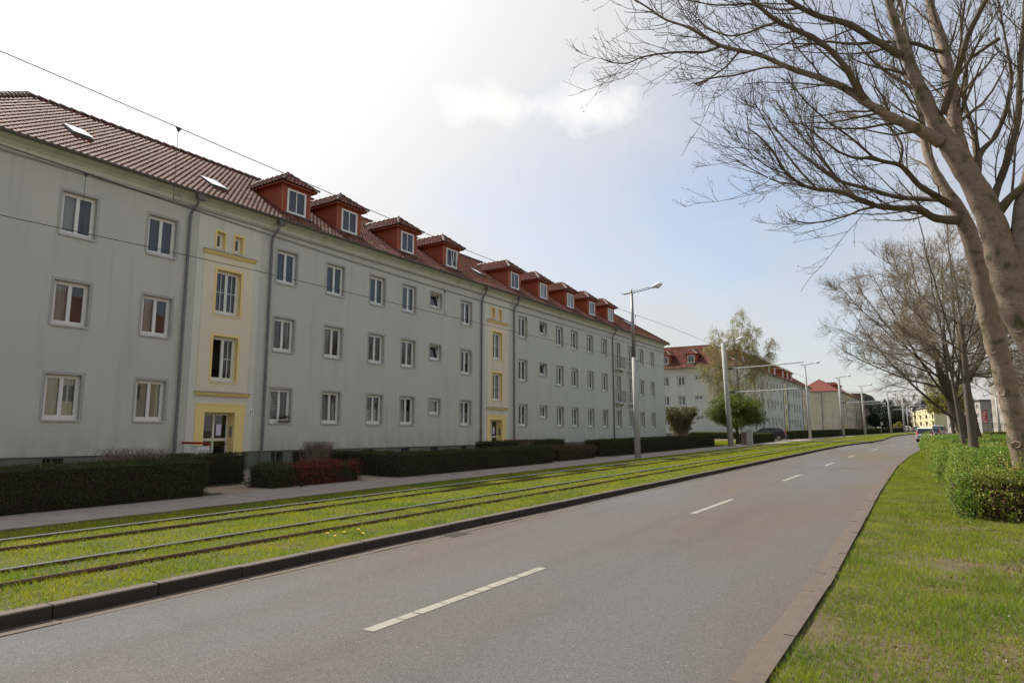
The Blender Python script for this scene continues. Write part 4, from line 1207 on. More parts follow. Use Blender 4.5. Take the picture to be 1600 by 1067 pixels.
        for z in (8.17, 3.02): b.prism([(FX + 0.0, a2 - 0.06, Z(z)), (FX + 0.07, a2 - 0.06, Z(z)), (FX + 0.13, a2 - 0.06, Z(z) + 0.09), (FX + 0.13, a2 - 0.06, Z(z) + 0.12), (FX + 0.0, a2 - 0.06, Z(z) + 0.12)], (0, c2 - a2 + 0.12, 0))
        b.build('ledge', M['yellow'], o, at=org(t))
        b = MB()
        for z in (8.29, 3.14): b.box(FX, FX + 0.145, a2 - 0.07, c2 + 0.07, Z(z), Z(z) + 0.022)
        b.build('ledge_flashing', M['lead'], o, at=org(t))
        # door surround and door
        a3, c3 = y - 1.0, y + 0.96
        b = MB(); wall(b, (FX + 0.04, a3, Z(0.15)), (0, 1, 0), (0, 0, 1), (1, 0, 0), c3 - a3, 2.76 - 0.15, [(y - 0.655 - a3, y + 0.555 - a3, 0, 2.295, 0)], 0.42, rim=0.12)
        b.box(FX + 0.04, FX + 0.052, a3, c3, Z(2.71), Z(2.76))
        b.build('door_surround', M['yellow'], t)
        b = MB(); yl, yr, zb, zt = y - 0.65, y + 0.55, Z(0.2), Z(2.44); x0, x1 = FX - 0.36, FX - 0.31
        mid = (yl + yr) / 2
        b.box(x0, x1, yl, yl + 0.06, zb, zt); b.box(x0, x1, yr - 0.09, yr, zb, zt); b.box(x0, x1, yl + 0.06, yr - 0.09, zt - 0.09, zt)
        b.box(x0, x1 + 0.004, mid - 0.05, mid + 0.03, zb, zt - 0.09)
        b.box(x0, x1 + 0.002, yl + 0.06, mid - 0.05, Z(1.42), Z(1.52)); b.box(x0, x1 + 0.002, mid + 0.03, yr - 0.09, Z(1.42), Z(1.52))
        b.box(x0, x1, yl + 0.06, mid - 0.05, zb, zb + 0.12); b.box(x0, x1, mid + 0.03, yr - 0.09, zb, zb + 0.12)
        d = b.build('door', M['pvc_cream'], t)
        g = MB()
        g.quad((x0 + 0.02, yl + 0.06, Z(0.3)), (x0 + 0.02, yr - 0.09, Z(0.3)), (x0 + 0.02, yr - 0.09, zt - 0.09), (x0 + 0.02, yl + 0.06, zt - 0.09)); g.build('pane', M['glass'], d, at=org(t))
        g = MB(); g.box(x1 + 0.003, x1 + 0.008, mid + 0.10, mid + 0.30, Z(1.62), Z(2.02)); g.build('notice', M['paper'], d, at=org(t))
        g = MB(); g.tube([(x1, yr - 0.05, Z(1.3)), (x1 + 0.06, yr - 0.05, Z(1.3)), (x1 + 0.06, yr - 0.17, Z(1.3))], 0.012, 6); g.tube([(x1 + 0.05, yr - 0.14, Z(1.0)), (x1 + 0.05, yr - 0.04, Z(1.0))], 0.014, 6); g.build('handle', M['black'], d, at=org(t))
        g = MB(); g.box(FX - 0.2, FX - 0.08, yr - 0.03, yr + 0.002, Z(1.55), Z(1.95)); g.build('doorbell_panel', M['steel_grey'], t)
        b = MB(); b.box(FX - 0.4, FX + 1.1, y - 0.9, y + 0.8, zg(y) + 0.0, zg(y) + 0.25); b.build('door_step', M['concrete'], t)
        b = MB(); b.quad((FX - 0.72, y - 0.66, Z(0.2)), (FX - 0.72, y + 0.56, Z(0.2)), (FX - 0.72, y + 0.56, Z(2.4)), (FX - 0.72, y - 0.66, Z(2.4))); b.build('hallway', M['room'], t)
        if main:
            b = MB(); b.box(FX + 0.02, FX + 0.05, y + 1.12, y + 1.34, 2.38, 2.60); hn = b.build('house_number', M['whitebox'], t)
            cu = bpy.data.curves.new('number', 'FONT'); cu.body = '11' if si == 0 else '9'; cu.size = 0.17; cu.extrude = 0.003; cu.align_x = 'CENTER'; cu.align_y = 'CENTER'
            tmp = bpy.data.objects.new('number', cu); COL.objects.link(tmp)
            dg = bpy.context.evaluated_depsgraph_get(); me = bpy.data.meshes.new_from_object(tmp.evaluated_get(dg))
            bpy.data.objects.remove(tmp)
            me.materials.clear(); me.materials.append(M['letter'])
            on = link('numeral', me, None, hn)
            o0 = org(t); on.location = (FX + 0.055 - o0[0], y + 1.23 - o0[1], 2.49 - o0[2]); on.rotation_euler = (math.pi / 2, 0, math.pi / 2)
    # cornice, gutter
    b = MB()
    for (z0, z1, x1) in ((9.66, 9.69, 0.035), (9.69, 9.76, 0.07), (9.76, 9.79, 0.045)):
        b.box(FX, FX + x1, Y0, Y1, Z(z0), Z(z1))
    b.build('string_course', M['bandgrey'] if wallmat == 'plaster' else M['cream'], t)
    b = MB()
    prof = [(0.0, 9.79), (0.03, 9.79), (0.05, 9.9), (0.14, 10.0), (0.3, 10.05), (0.36, 10.07), (0.36, 10.13), (0.0, 10.13)]
    b.prism([(FX + px_, Y0 - 0.02, Z(pz_)) for px_, pz_ in prof], (0, Y1 - Y0 + 0.04, 0))
    if wing is not None: b.prism([(FX + 0.02, Y0 - px_, Z(pz_)) for px_, pz_ in prof][::-1], (wing['x1'] - FX, 0, 0))
    b.build('cornice', M['plaster_light'] if wallmat == 'plaster' else M['cream'], t)
    def gutter(p0, p1, outv):
        b = MB(); p0, p1, outv = Vector(p0), Vector(p1), Vector(outv)
        i = len(b.v); n = 8
        for r in (0.075, 0.066):
            for p in (p0, p1):
                for j in range(n + 1):
                    a = math.pi * j / n
                    q = p + outv * (math.cos(a) * r) - Vector((0, 0, 1)) * math.sin(a) * r
                    b.v.append(tuple(q))
        m = n + 1
        for r in (0, 2):
            for j in range(n): b.f.append((i + r * m + j, i + r * m + j + 1, i + (r + 1) * m + j + 1, i + (r + 1) * m + j)); b.m.append(0)
        b.tube([p0 + outv * 0.075, p1 + outv * 0.075], 0.01, 6)
        return b.build('gutter', M['zinc'], t)
    gutter((EAVE_X + 0.04, Y0 - 0.42, Z(EAVE_Z) - 0.02), (EAVE_X + 0.04, Y1 + 0.42, Z(EAVE_Z) - 0.02), (1, 0, 0))
    if wing is not None: gutter((wing['x1'], Y0 - 0.46, Z(EAVE_Z) - 0.02), (FX + 0.42, Y0 - 0.46, Z(EAVE_Z) - 0.02), (0, -1, 0))
    for y in pipes: add_downpipe(t, y, zg(y) + 0.05, Z(EAVE_Z) - 0.02)
    # roof
    e0, e1 = Y0 - 0.42, Y1 + 0.42
    hp = 4.35
    xb = 2 * RIDGE_X - EAVE_X
    A, B_, C_, D_ = (EAVE_X, e0, Z(EAVE_Z)), (EAVE_X, e1, Z(EAVE_Z)), (xb, e1, Z(EAVE_Z)), (xb, e0, Z(EAVE_Z))
    Rz0, Rz1 = (RIDGE_X, e0 + (hp if wing is None else 5.42), Z(RIDGE_Z)), (RIDGE_X, e1 - hp, Z(RIDGE_Z))
    b = MB()
    dn = Vector((0, 0, -0.03))
    q = lambda *p: b.poly([Vector(v_) + dn for v_ in p])
    q(A, B_, Rz1, Rz0); q(B_, C_, Rz1)
    if wing is None: q(C_, D_, Rz0, Rz1); q(D_, A, Rz0)
    else:
        w1, w2 = (wing['x1'], e0, Z(EAVE_Z)), (wing['x1'], e0 + 5.42, Z(RIDGE_Z))
        q(w1, A, Rz0, w2); q(w2, Rz0, (RIDGE_X, e0 + 10.8, Z(EAVE_Z)), (wing['x1'], e0 + 10.8, Z(EAVE_Z))); q(C_, (xb, e0 + 8, Z(EAVE_Z)), Rz0, Rz1)
    q(A, D_, C_, B_)
    roof = b.build('roof', M['roof_under'] if tilekind == 'full' else M['roof_far'], t)
    def dh(cu, cv):
        x = EAVE_X + VS[0] * cv
        for dd in dormers:
            y = dd[0]
            if abs(cu + e0 - y) < DW + 0.05 and x < dd_x(dd) and x > dd_x(dd) - 2.6 : return True
        for s in skylights:
            if abs(cu + e0 - s[0]) < s[3] / 2 and s[1] < cv < s[2]: return True
        return False
    def dd_x(dd): return -22.5
    if tilekind == 'full':
        k0 = (Rz0[1] - e0)
        poly = [(0, 0), (e1 - e0, 0), (e1 - e0 - hp, SLEN), (k0, SLEN)]
        O = np.array(A)
        grid = tile_grid(O, UY, VS, poly, dh)
        VV = tile_verts(O, UY, VS, grid)
        rows = [g[2] for g in grid]
        if main:
            ctr = np.array([v_.mean(0) for v_ in VV])
            camp = np.array([0, 0, 1.75])
            vis = ctr[:, 1] > 6.6 + (ctr[:, 0] + 21.4) * -0.34     # the end of the roof that lies inside the photograph
            dist = np.linalg.norm(ctr - camp, axis=1) + np.where(vis, 0, 1000)
            order = np.argsort(dist)
            near = set(order[:285].tolist())
            meT = [bpy.data.meshes.new('roof_tile'), bpy.data.meshes.new('roof_tile')]
            for mi_, me in enumerate(meT):
                n_ = np.cross(UY, VS)
                base = TV[:, 0:1] * UY + TV[:, 1:2] * VS + TV[:, 2:3] * n_
                me.from_pydata(base.tolist(), [], TF.tolist()); me.materials.append(M['tile'] if mi_ == 0 else M['tile_old']); me.update()
            o0 = np.array(org(t)); rest = []; rr = []
            for k, v_ in enumerate(VV):
                if k in near:
                    old = rows[k] < 4 and R.random() < 0.85 - 0.2 * rows[k]
                    ob = link('roof_tile', meT[1 if old else 0], None, roof)
                    ob.location = O + UY * grid[k][0] + VS * grid[k][1] - o0 + np.array([0, 0, R.uniform(0, 0.004)])
                else: rest.append(v_); rr.append(rows[k])
            tiles_mesh('far_roof_tile', rest, t, rr).parent = roof
        else:
            tiles_mesh('roof_tiles', VV, t, rows).parent = roof
        if wing is not None:
            # slope of the wing, facing -Y
            V2 = np.array([0, 5.42, RIDGE_Z - EAVE_Z]); V2 /= np.linalg.norm(V2)
            O2 = np.array([wing['x1'], e0, Z(EAVE_Z)]); WL = EAVE_X - wing['x1']
            def dh2(cu, cv):
                return any(abs(cu + wing['x1'] - xx) < DW + 0.05 and 1.2 < cv < 4.2 for xx in wing['dormers'])
            g2 = tile_grid(O2, (1, 0, 0), V2, [(0, 0), (WL, 0), (WL - 5.42, SLEN), (0, SLEN)], dh2)
            tiles_mesh('roof_tiles', tile_verts(O2, np.array([1.0, 0, 0]), V2, g2), t, [g[2] for g in g2]).parent = roof
        ridge_tiles(t, roof, Vector(Rz0) + Vector((0, 0, 0.02)), Vector(Rz1) + Vector((0, 0, 0.02)), 60 if main else 0)
        ridge_tiles(t, roof, Vector(A) + Vector((0, 0, 0.05)), Vector(Rz0) + Vector((0, 0, 0.02)), 30 if main else 0)
        ridge_tiles(t, roof, Vector(B_) + Vector((0, 0, 0.05)), Vector(Rz1) + Vector((0, 0, 0.02)), 0)
        if wing is not None: ridge_tiles(t, roof, (wing['x1'], Rz0[1], Z(RIDGE_Z) + 0.02), Vector(Rz0) + Vector((0, 0, 0.02)), 0)
    for dd in dormers:
        y = dd[0]; x = -22.5
        put_dormer(t, x, y, Z(EAVE_Z) + (EAVE_X - x) * MS + 0.02, 0, curtain=(dd[1] == 'c'), open_=(dd[1] == 'o'))
    if wing is not None:
        for xx in wing['dormers']: put_dormer(t, xx, e0 + 1.08, Z(EAVE_Z) + 1.08 * MS + 0.02, -math.pi / 2)
    for (y, s0, s1, w) in skylights: put_skylight(t, y, s0, s1, w, dz, 0.03)
    return t

cols1 = [(9.34, 'n'), (11.96, 'n'), (17.14, 'n'), (19.74, 'n'), (22.35, 'n'), (24.6, 'n'), (26.7, 's'), (29.4, 'n'), (35.44, 'n'), (38.03, 's'), (40.33, 'n'), (42.6, 'n'), (45.2, 'n'), (47.75, 'n'), (50.42, 'b'), (53.03, 'b'), (55.56, 'n'), (58.22, 'n')]
B1 = street_block('long grey-green three-storey apartment block with nine red dormers and two yellow stair bays', 5.5, 61.45, 0.0, cols1, [14.55, 32.45], [12.86, 16.31, 30.78, 34.29, 49.25],
    [(17.98, ''), (21.02, ''), (25.07, ''), (28.79, 'o'), (35.49, ''), (39.24, 'c'), (43.27, 'c'), (46.99, ''), (50.56, 'c')],
    [(9.85, 2.25, 3.2, 0.65), (14.4, 1.4, 2.4, 0.7), (32.5, 1.9, 2.8, 0.6), (57.6, 2.6, 3.5, 0.7)], 'apartment blocks along the tram line', main=True)
# flower box on a ground floor sill
t = thing('flower_box', (FX + 0.08, 17.35, 2.12), 'reddish dried plants on the sill of the ground-floor window with the half-drawn blind', 'plant')
b = MB(); b.box(FX - 0.05, FX + 0.1, 17.1, 17.55, 2.12, 2.2); b.build('box', M['bark_dark'], t)
P = np.array([(FX + 0.03 + R.gauss(0, 0.05), 17.33 + R.gauss(0, 0.12), 2.27 + abs(R.gauss(0, 0.06))) for _ in range(260)])
leaves('foliage', P, np.tile([0, 0, 1.0], (260, 1)), 0.04, M['leaf_dead'], t)

cols2 = [(94.6, 'n'), (97.3, 'n'), (101.8, 'n'), (104.9, 'n'), (107.9, 'n'), (110.7, 'n'), (113.2, 'n'), (115.5, 's'), (118.1, 'n'), (125.4, 'n'), (128.0, 's'), (130.7, 'n'), (133.2, 'n'), (136.0, 'n'), (146.3, 'n')]
B2 = street_block('second grey-green block behind the birch and the round tree, wing turned away from the street', 91.0, 149.2, 0.45, cols2, [122.1, 141.4], [99.0, 103.4, 120.2, 124.1, 139.3, 143.4],
    [(96.0, ''), (100.5, ''), (104.2, ''), (108.6, ''), (113.2, 'c'), (117.6, ''), (124.8, ''), (129.1, 'c'), (133.0, '')], [], 'apartment blocks along the tram line',
    wing=dict(x1=-62.0, cols=[(-27.5, 's'), (-29.9, 'n'), (-32.2, 'n'), (-34.8, 'n'), (-37.4, 'n'), (-41, 'n'), (-44, 'n')], dormers=[-28.6, -32.4, -37.0]))
cols3 = [(y, 'n') for y in (200.0, 203.0, 206.0, 215.0, 218.0, 221.0, 224, 227, 230, 233, 243, 246, 250)]
B3 = street_block('third block with cream gable and red hipped roof, farthest of the row', 197.0, 256.0, 2.55, cols3, [210.4, 238.0], [207.5, 213.0, 235.5, 240.5],
    [(204.5, 'c'), (208.0, 'c'), (211.5, 'c')], [], 'apartment blocks along the tram line', wallmat='cream', tilekind='flat')
add_downpipe(B3, 199.0, 2.0, 12.7)
b = MB(); b.tube([(-26.0, 196.9, 12.6), (-26.0, 196.9, 2)], 0.08, 6); b.build('downpipe', M['downpipe'], B3)

# ---- simpler distant buildings
def simple_building(name, label, cat, corner, ux, L, Dp, H, roofh, wallm, roofm, floors, ncol, group=None, gable_cols=0, balc=False, flat=False, dormers=0):
    """corner: near bottom corner (x,y,z); ux: unit 2D direction of the street front; depth to its right-hand side"""
    cx_, cy_, cz = corner
    t = thing(name, corner, label, cat, group)
    u = Vector((ux[0], ux[1], 0)).normalized(); n = Vector((-u.y, u.x, 0)); inn = -n
    P = lambda a, d, z: Vector((cx_, cy_, cz)) + u * a + inn * d + Vector((0, 0, z))
    fh = (H - 1.0) / floors; ww = min(1.2, L / ncol * 0.45)
    holes = []
    for i in range(ncol):
        for f_ in range(floors):
            a = L * (i + 0.5) / ncol - ww / 2; z = 1.3 + f_ * fh
            holes.append((a, a + ww, z, z + fh * 0.5, 0))
    b = MB(); wall(b, P(0, 0, -1) , u, (0, 0, 1), n, L, H + 1, [(a, c, d + 1, e + 1, 0) for a, c, d, e, _ in holes], 0.15)
    gh = []
    for i in range(gable_cols):
        for f_ in range(floors):
            a = Dp * (i + 0.5) / gable_cols - 0.5; gh.append((a, a + 1.0, 2.3 + f_ * fh, 2.3 + f_ * fh + fh * 0.5, 0))
    wall(b, P(0, 0, -1), inn, (0, 0, 1), -u, Dp, H + 1, gh, 0.15)
    b.quad(P(L, 0, -1), P(L, Dp, -1), P(L, Dp, H), P(L, 0, H)); b.quad(P(0, Dp, -1), P(L, Dp, -1), P(L, Dp, H), P(0, Dp, H))
    b.build('wall', wallm, t)
    for (a, c, d, e, _) in holes:
        g = MB(); g.quad(P(a, 0.14, d), P(c, 0.14, d), P(c, 0.14, e), P(a, 0.14, e))
        w_ = MB()
        for (q0, q1, r0, r1) in ((a, c, d, d + 0.07), (a, c, e - 0.07, e), (a, a + 0.07, d + 0.07, e - 0.07), (c - 0.07, c, d + 0.07, e - 0.07), ((a + c) / 2 - 0.05, (a + c) / 2 + 0.05, d + 0.07, e - 0.07)):
            w_.prism([P(q0, 0.12, r0), P(q1, 0.12, r0), P(q1, 0.12, r1), P(q0, 0.12, r1)], n * 0.04)
        wo_ = w_.build('window', M['pvc'], t); g.build('pane', M['far_glass'], wo_, at=org(t))
    for (a, c, d, e, _) in gh:
        g = MB(); g.quad(P(0.1, a, d - 1), P(0.1, c, d - 1), P(0.1, c, e - 1), P(0.1, a, e - 1)); g.build('window', M['far_glass'], t)
    if balc:
        for f_ in range(1, floors):
            for i in range(0, ncol, 2):
                a = L * (i + 0.5) / ncol - 1.2
                g = MB(); z = 1.0 + f_ * fh
                g.prism([P(a, 0, z - 0.12), P(a + 2.4, 0, z - 0.12), P(a + 2.4, -1.0, z - 0.12), P(a, -1.0, z - 0.12)], (0, 0, 0.14)); ob = g.build('balcony', wallm, t)
                g = MB(); g.prism([P(a, -0.95, z), P(a + 2.4, -0.95, z), P(a + 2.4, -1.0, z), P(a, -1.0, z)], (0, 0, 0.85)); g.build('parapet', M['pale_yellow'], ob, at=org(t))
    if flat:
        b = MB(); b.prism([P(-0.2, -0.2, H), P(L + 0.2, -0.2, H), P(L + 0.2, Dp + 0.2, H), P(-0.2, Dp + 0.2, H)], (0, 0, 0.3)); b.build('roof', roofm, t)
    else:
        b = MB(); o_ = 0.35; hp = min(L, Dp) / 2
        A, B_, C_, D_ = P(-o_, -o_, H), P(L + o_, -o_, H), P(L + o_, Dp + o_, H), P(-o_, Dp + o_, H)
        r0, r1 = P(hp * 0.8, Dp / 2, H + roofh), P(L - hp * 0.8, Dp / 2, H + roofh)
        b.poly([A, B_, r1, r0]); b.poly([B_, C_, r1]); b.poly([C_, D_, r0, r1]); b.poly([D_, A, r0]); b.poly([A, D_, C_, B_])
        ro = b.build('roof', roofm, t)
        for i in range(dormers):
            a = L * (i + 0.7) / (dormers + 0.4)
            g = MB(); g.prism([P(a - 0.7, 0.8, H + 0.4), P(a + 0.7, 0.8, H + 0.4), P(a + 0.7, 0.8, H + 1.9), P(a - 0.7, 0.8, H + 1.9)], inn * 2.5); ob = g.build('dormer', M['pale_wall'], t)
            g = MB(); g.prism([P(a - 0.45, 0.78, H + 0.7), P(a + 0.45, 0.78, H + 0.7), P(a + 0.45, 0.78, H + 1.6), P(a - 0.45, 0.78, H + 1.6)], n * 0.02); g.build('pane', M['far_glass'], ob, at=org(t))
            g = MB(); g.prism([P(a - 0.85, 0.6, H + 1.9), P(a + 0.85, 0.6, H + 1.9), P(a, 0.6, H + 2.35)], inn * 3.0); g.build('dormer_roof', roofm, ob, at=org(t))
    return t, P
# brown modern building after the third block
t, P = simple_building('office_building', 'brown flat-roofed building beyond the cream-gabled block', 'building', (-20.6, 294.0, 2.2), (-0.03, -1.0), 26, 12, 13.0, 0, M['brownbrick'], M['brownbrick'], 3, 4, flat=True)
b = MB(); b.prism([P(16.5, -2.2, 8.5), P(22.5, -2.2, 8.5), P(22.5, -0.02, 8.5), P(16.5, -0.02, 8.5)], (0, 0, 3.6)); b.build('oriel', M['slate'], t)
b = MB(); b.prism([P(16, -2.5, 0), P(25.0, -2.5, 0), P(25.0, -0.02, 0), P(16, -0.02, 0)], (0, 0, 4.0)); b.build('entrance_hall', M['pale_wall'], t)
# angled pale yellow block closing the view
t, P = simple_building('apartment_building', 'bright yellow block with balconies closing the view down the street', 'building', (-0.55, 232.0, 2.0), (-0.205, 0.979), 33, 8.6, 7.0, 2.6, M['pale_yellow'], M['slate'], 3, 8, balc=True, gable_cols=0, dormers=5)
b = MB(); b.box(-3.7, -2.1, 243.4, 245.2, 9.4, 11.4); b.poly([(-3.9, 243.2, 11.4), (-1.9, 243.2, 11.4), (-2.9, 244.3, 12.3)]); b.poly([(-1.9, 243.2, 11.4), (-1.9, 245.4, 11.4), (-2.9, 244.3, 12.3)]); b.poly([(-1.9, 245.4, 11.4), (-3.9, 245.4, 11.4), (-2.9, 244.3, 12.3)]); b.poly([(-3.9, 245.4, 11.4), (-3.9, 243.2, 11.4), (-2.9, 244.3, 12.3)])
b.tube([(-2.9, 244.3, 12.2), (-2.9, 244.3, 14.0)], 0.1, 5)
b.build('roof_turret', M['slate'], t)
t, P = simple_building('apartment_building', 'pale grey block with upright stripes behind the trees of the right verge', 'building', (9.05, 126.0, 1.1), (0.0, 1.0), 30, 12, 9.2, 0, M['pale_wall'], M['slate'], 4, 9, flat=True, gable_cols=0)
for k in range(9):
    b = MB(); b.prism([P(k * 3.33 + 0.1, -0.05, 0), P(k * 3.33 + 0.5, -0.05, 0), P(k * 3.33 + 0.5, 0, 0), P(k * 3.33 + 0.1, 0, 0)], (0, 0, 9.2)); b.build('pilaster', M['cream'], t)
t, P = simple_building('office_building', 'low building with dark window bands behind the red sign', 'building', (8.2, 176.0, 1.4), (-0.3, 0.95), 20, 14, 7.0, 0, M['pale_wall'], M['slate'], 3, 6, flat=True, gable_cols=3)
t, P = simple_building('apartment_building', 'pale green block edge showing between the two foreground trunks', 'building', (12.5, 92.0, 0.75), (0.0, 1.0), 26, 12, 12.5, 0, M['pale_green'], M['slate'], 4, 7, flat=True, gable_cols=4)
for (x, y, h, lab) in ((-13.5, 262.0, 5.0, 'small white house behind the far parked cars'), (-8.0, 300.0, 6.5, 'white house at the far end beneath the bare tree')):
    simple_building('house', lab, 'house', (x, y, 2.1), (0.0, 1.0), 10, 8, h, 2.5, M['pale_wall'], M['slate'], 2, 3, gable_cols=2)
# block across the street behind the camera; the windows mirror it
simple_building('apartment_building', 'apartment block across the street, mirrored in the window panes', 'building', (25.0, -24.0, 0.2), (0.0, 1.0), 68, 10, 10.6, 5.0, M['cream'], M['tile_old'], 3, 22, gable_cols=0)
# ------------------------------------------------------------------ vegetation
def batch_tubes(name, P, Rr, sides, mat, parent=None):
    """P (n,k,3) polylines, Rr (n,k) radii -> one mesh"""
    n, k, _ = P.shape
    D = np.empty_like(P); D[:, 1:-1] = P[:, 2:] - P[:, :-2]; D[:, 0] = P[:, 1] - P[:, 0]; D[:, -1] = P[:, -1] - P[:, -2]
    D /= np.linalg.norm(D, axis=2, keepdims=True) + 1e-9
    ref = np.where(np.abs(D[:, :1, 2:3]) > 0.85, np.array([[[1.0, 0, 0]]]), np.array([[[0, 0, 1.0]]]))
    ref = np.broadcast_to(ref, D.shape)
    A = np.cross(D, ref); A /= np.linalg.norm(A, axis=2, keepdims=True) + 1e-9
    B = np.cross(D, A)
    ang = 2 * math.pi * np.arange(sides) / sides
    V = P[:, :, None, :] + (A[:, :, None, :] * np.cos(ang)[None, None, :, None] + B[:, :, None, :] * np.sin(ang)[None, None, :, None]) * Rr[:, :, None, None]
    idx = np.arange(n * k * sides).reshape(n, k, sides)
    a = idx[:, :-1, :]; b = np.roll(a, -1, axis=2); d = idx[:, 1:, :]; c = np.roll(d, -1, axis=2)
    F = np.stack([a, b, c, d], axis=-1).reshape(-1, 4)
    return np_mesh(name, V.reshape(-1, 3), F, mat, parent, smooth=True, origin=org(parent))
def resample(pts, k):
    pts = np.array(pts, float); seg = np.linalg.norm(np.diff(pts[:, :3], axis=0), axis=1); s = np.concatenate([[0], np.cumsum(seg)])
    t = np.linspace(0, s[-1], k)
    return np.stack([np.interp(t, s, pts[:, i]) for i in range(pts.shape[1])], 1), s[-1]
def sprout(P, Rr, counts, lens, ang=(30, 60), up=0.10, curl=0.22, k=5, rr=0.45, rmin=0.005, t0=0.15, taper=0.3, prefer=None):
    """children along parents. counts (n,) ints, lens function(len,t)->length"""
    n, kk, _ = P.shape
    par = np.repeat(np.arange(n), counts); m = len(par)
    if m == 0: return np.zeros((0, k, 3)), np.zeros((0, k))
    t = NR.uniform(t0, 1.0, m)
    f = t * (kk - 1); i0 = np.minimum(f.astype(int), kk - 2); w = (f - i0)[:, None]
    p = P[par, i0] * (1 - w) + P[par, i0 + 1] * w
    d = P[par, i0 + 1] - P[par, i0]; d /= np.linalg.norm(d, axis=1, keepdims=True) + 1e-9
    r0 = Rr[par, i0] * (1 - w[:, 0]) + Rr[par, i0 + 1] * w[:, 0]
    plen = np.linalg.norm(np.diff(P, axis=1), axis=2).sum(1)[par]
    q = NR.normal(size=(m, 3)); q -= (q * d).sum(1, keepdims=True) * d; q /= np.linalg.norm(q, axis=1, keepdims=True) + 1e-9
    if prefer is not None:
        q = q + np.array(prefer); q -= (q * d).sum(1, keepdims=True) * d; q /= np.linalg.norm(q, axis=1, keepdims=True) + 1e-9
    a = np.radians(NR.uniform(ang[0], ang[1], m))[:, None]
    d = d * np.cos(a) + q * np.sin(a)
    L = lens(plen, t) * NR.uniform(0.6, 1.3, m)
    out = np.empty((m, k, 3)); out[:, 0] = p
    for j in range(1, k):
        d = d + np.array([0, 0, up]) + NR.normal(size=(m, 3)) * curl
        d /= np.linalg.norm(d, axis=1, keepdims=True) + 1e-9
        out[:, j] = out[:, j - 1] + d * (L / (k - 1))[:, None]
    rs = np.maximum(r0 * rr * NR.uniform(0.7, 1.1, m), rmin)
    RR = rs[:, None] * np.linspace(1, taper, k)[None, :]
    return out, np.maximum(RR, rmin * 0.6)
def buds(name, P, size, mat, parent, prob=1.0):
    tips = P[:, -1]; d = P[:, -1] - P[:, -2]; d /= np.linalg.norm(d, axis=1, keepdims=True) + 1e-9
    k = NR.random(len(tips)) < prob
    tips, d = tips[k], d[k]; n = len(tips); s = size * NR.uniform(0.6, 1.4, n)[:, None]
    ref = NR.normal(size=(n, 3)); a = np.cross(d, ref); a /= np.linalg.norm(a, axis=1, keepdims=True); b = np.cross(d, a)
    c = tips + d * s * 0.8
    V = np.stack([tips, c + a * s * 0.5, c + b * s * 0.5, c - a * s * 0.5, c - b * s * 0.5, tips + d * s * 1.9], 1).reshape(-1, 3)
    F = []
    for q in range(4): F += [(0, 1 + q, 1 + (q + 1) % 4), (5, 1 + (q + 1) % 4, 1 + q)]
    F = (np.array(F)[None] + (np.arange(n) * 6)[:, None, None]).reshape(-1, 3)
    return tag(np_mesh(name, V, F, mat, parent, origin=org(parent)), kind='stuff')

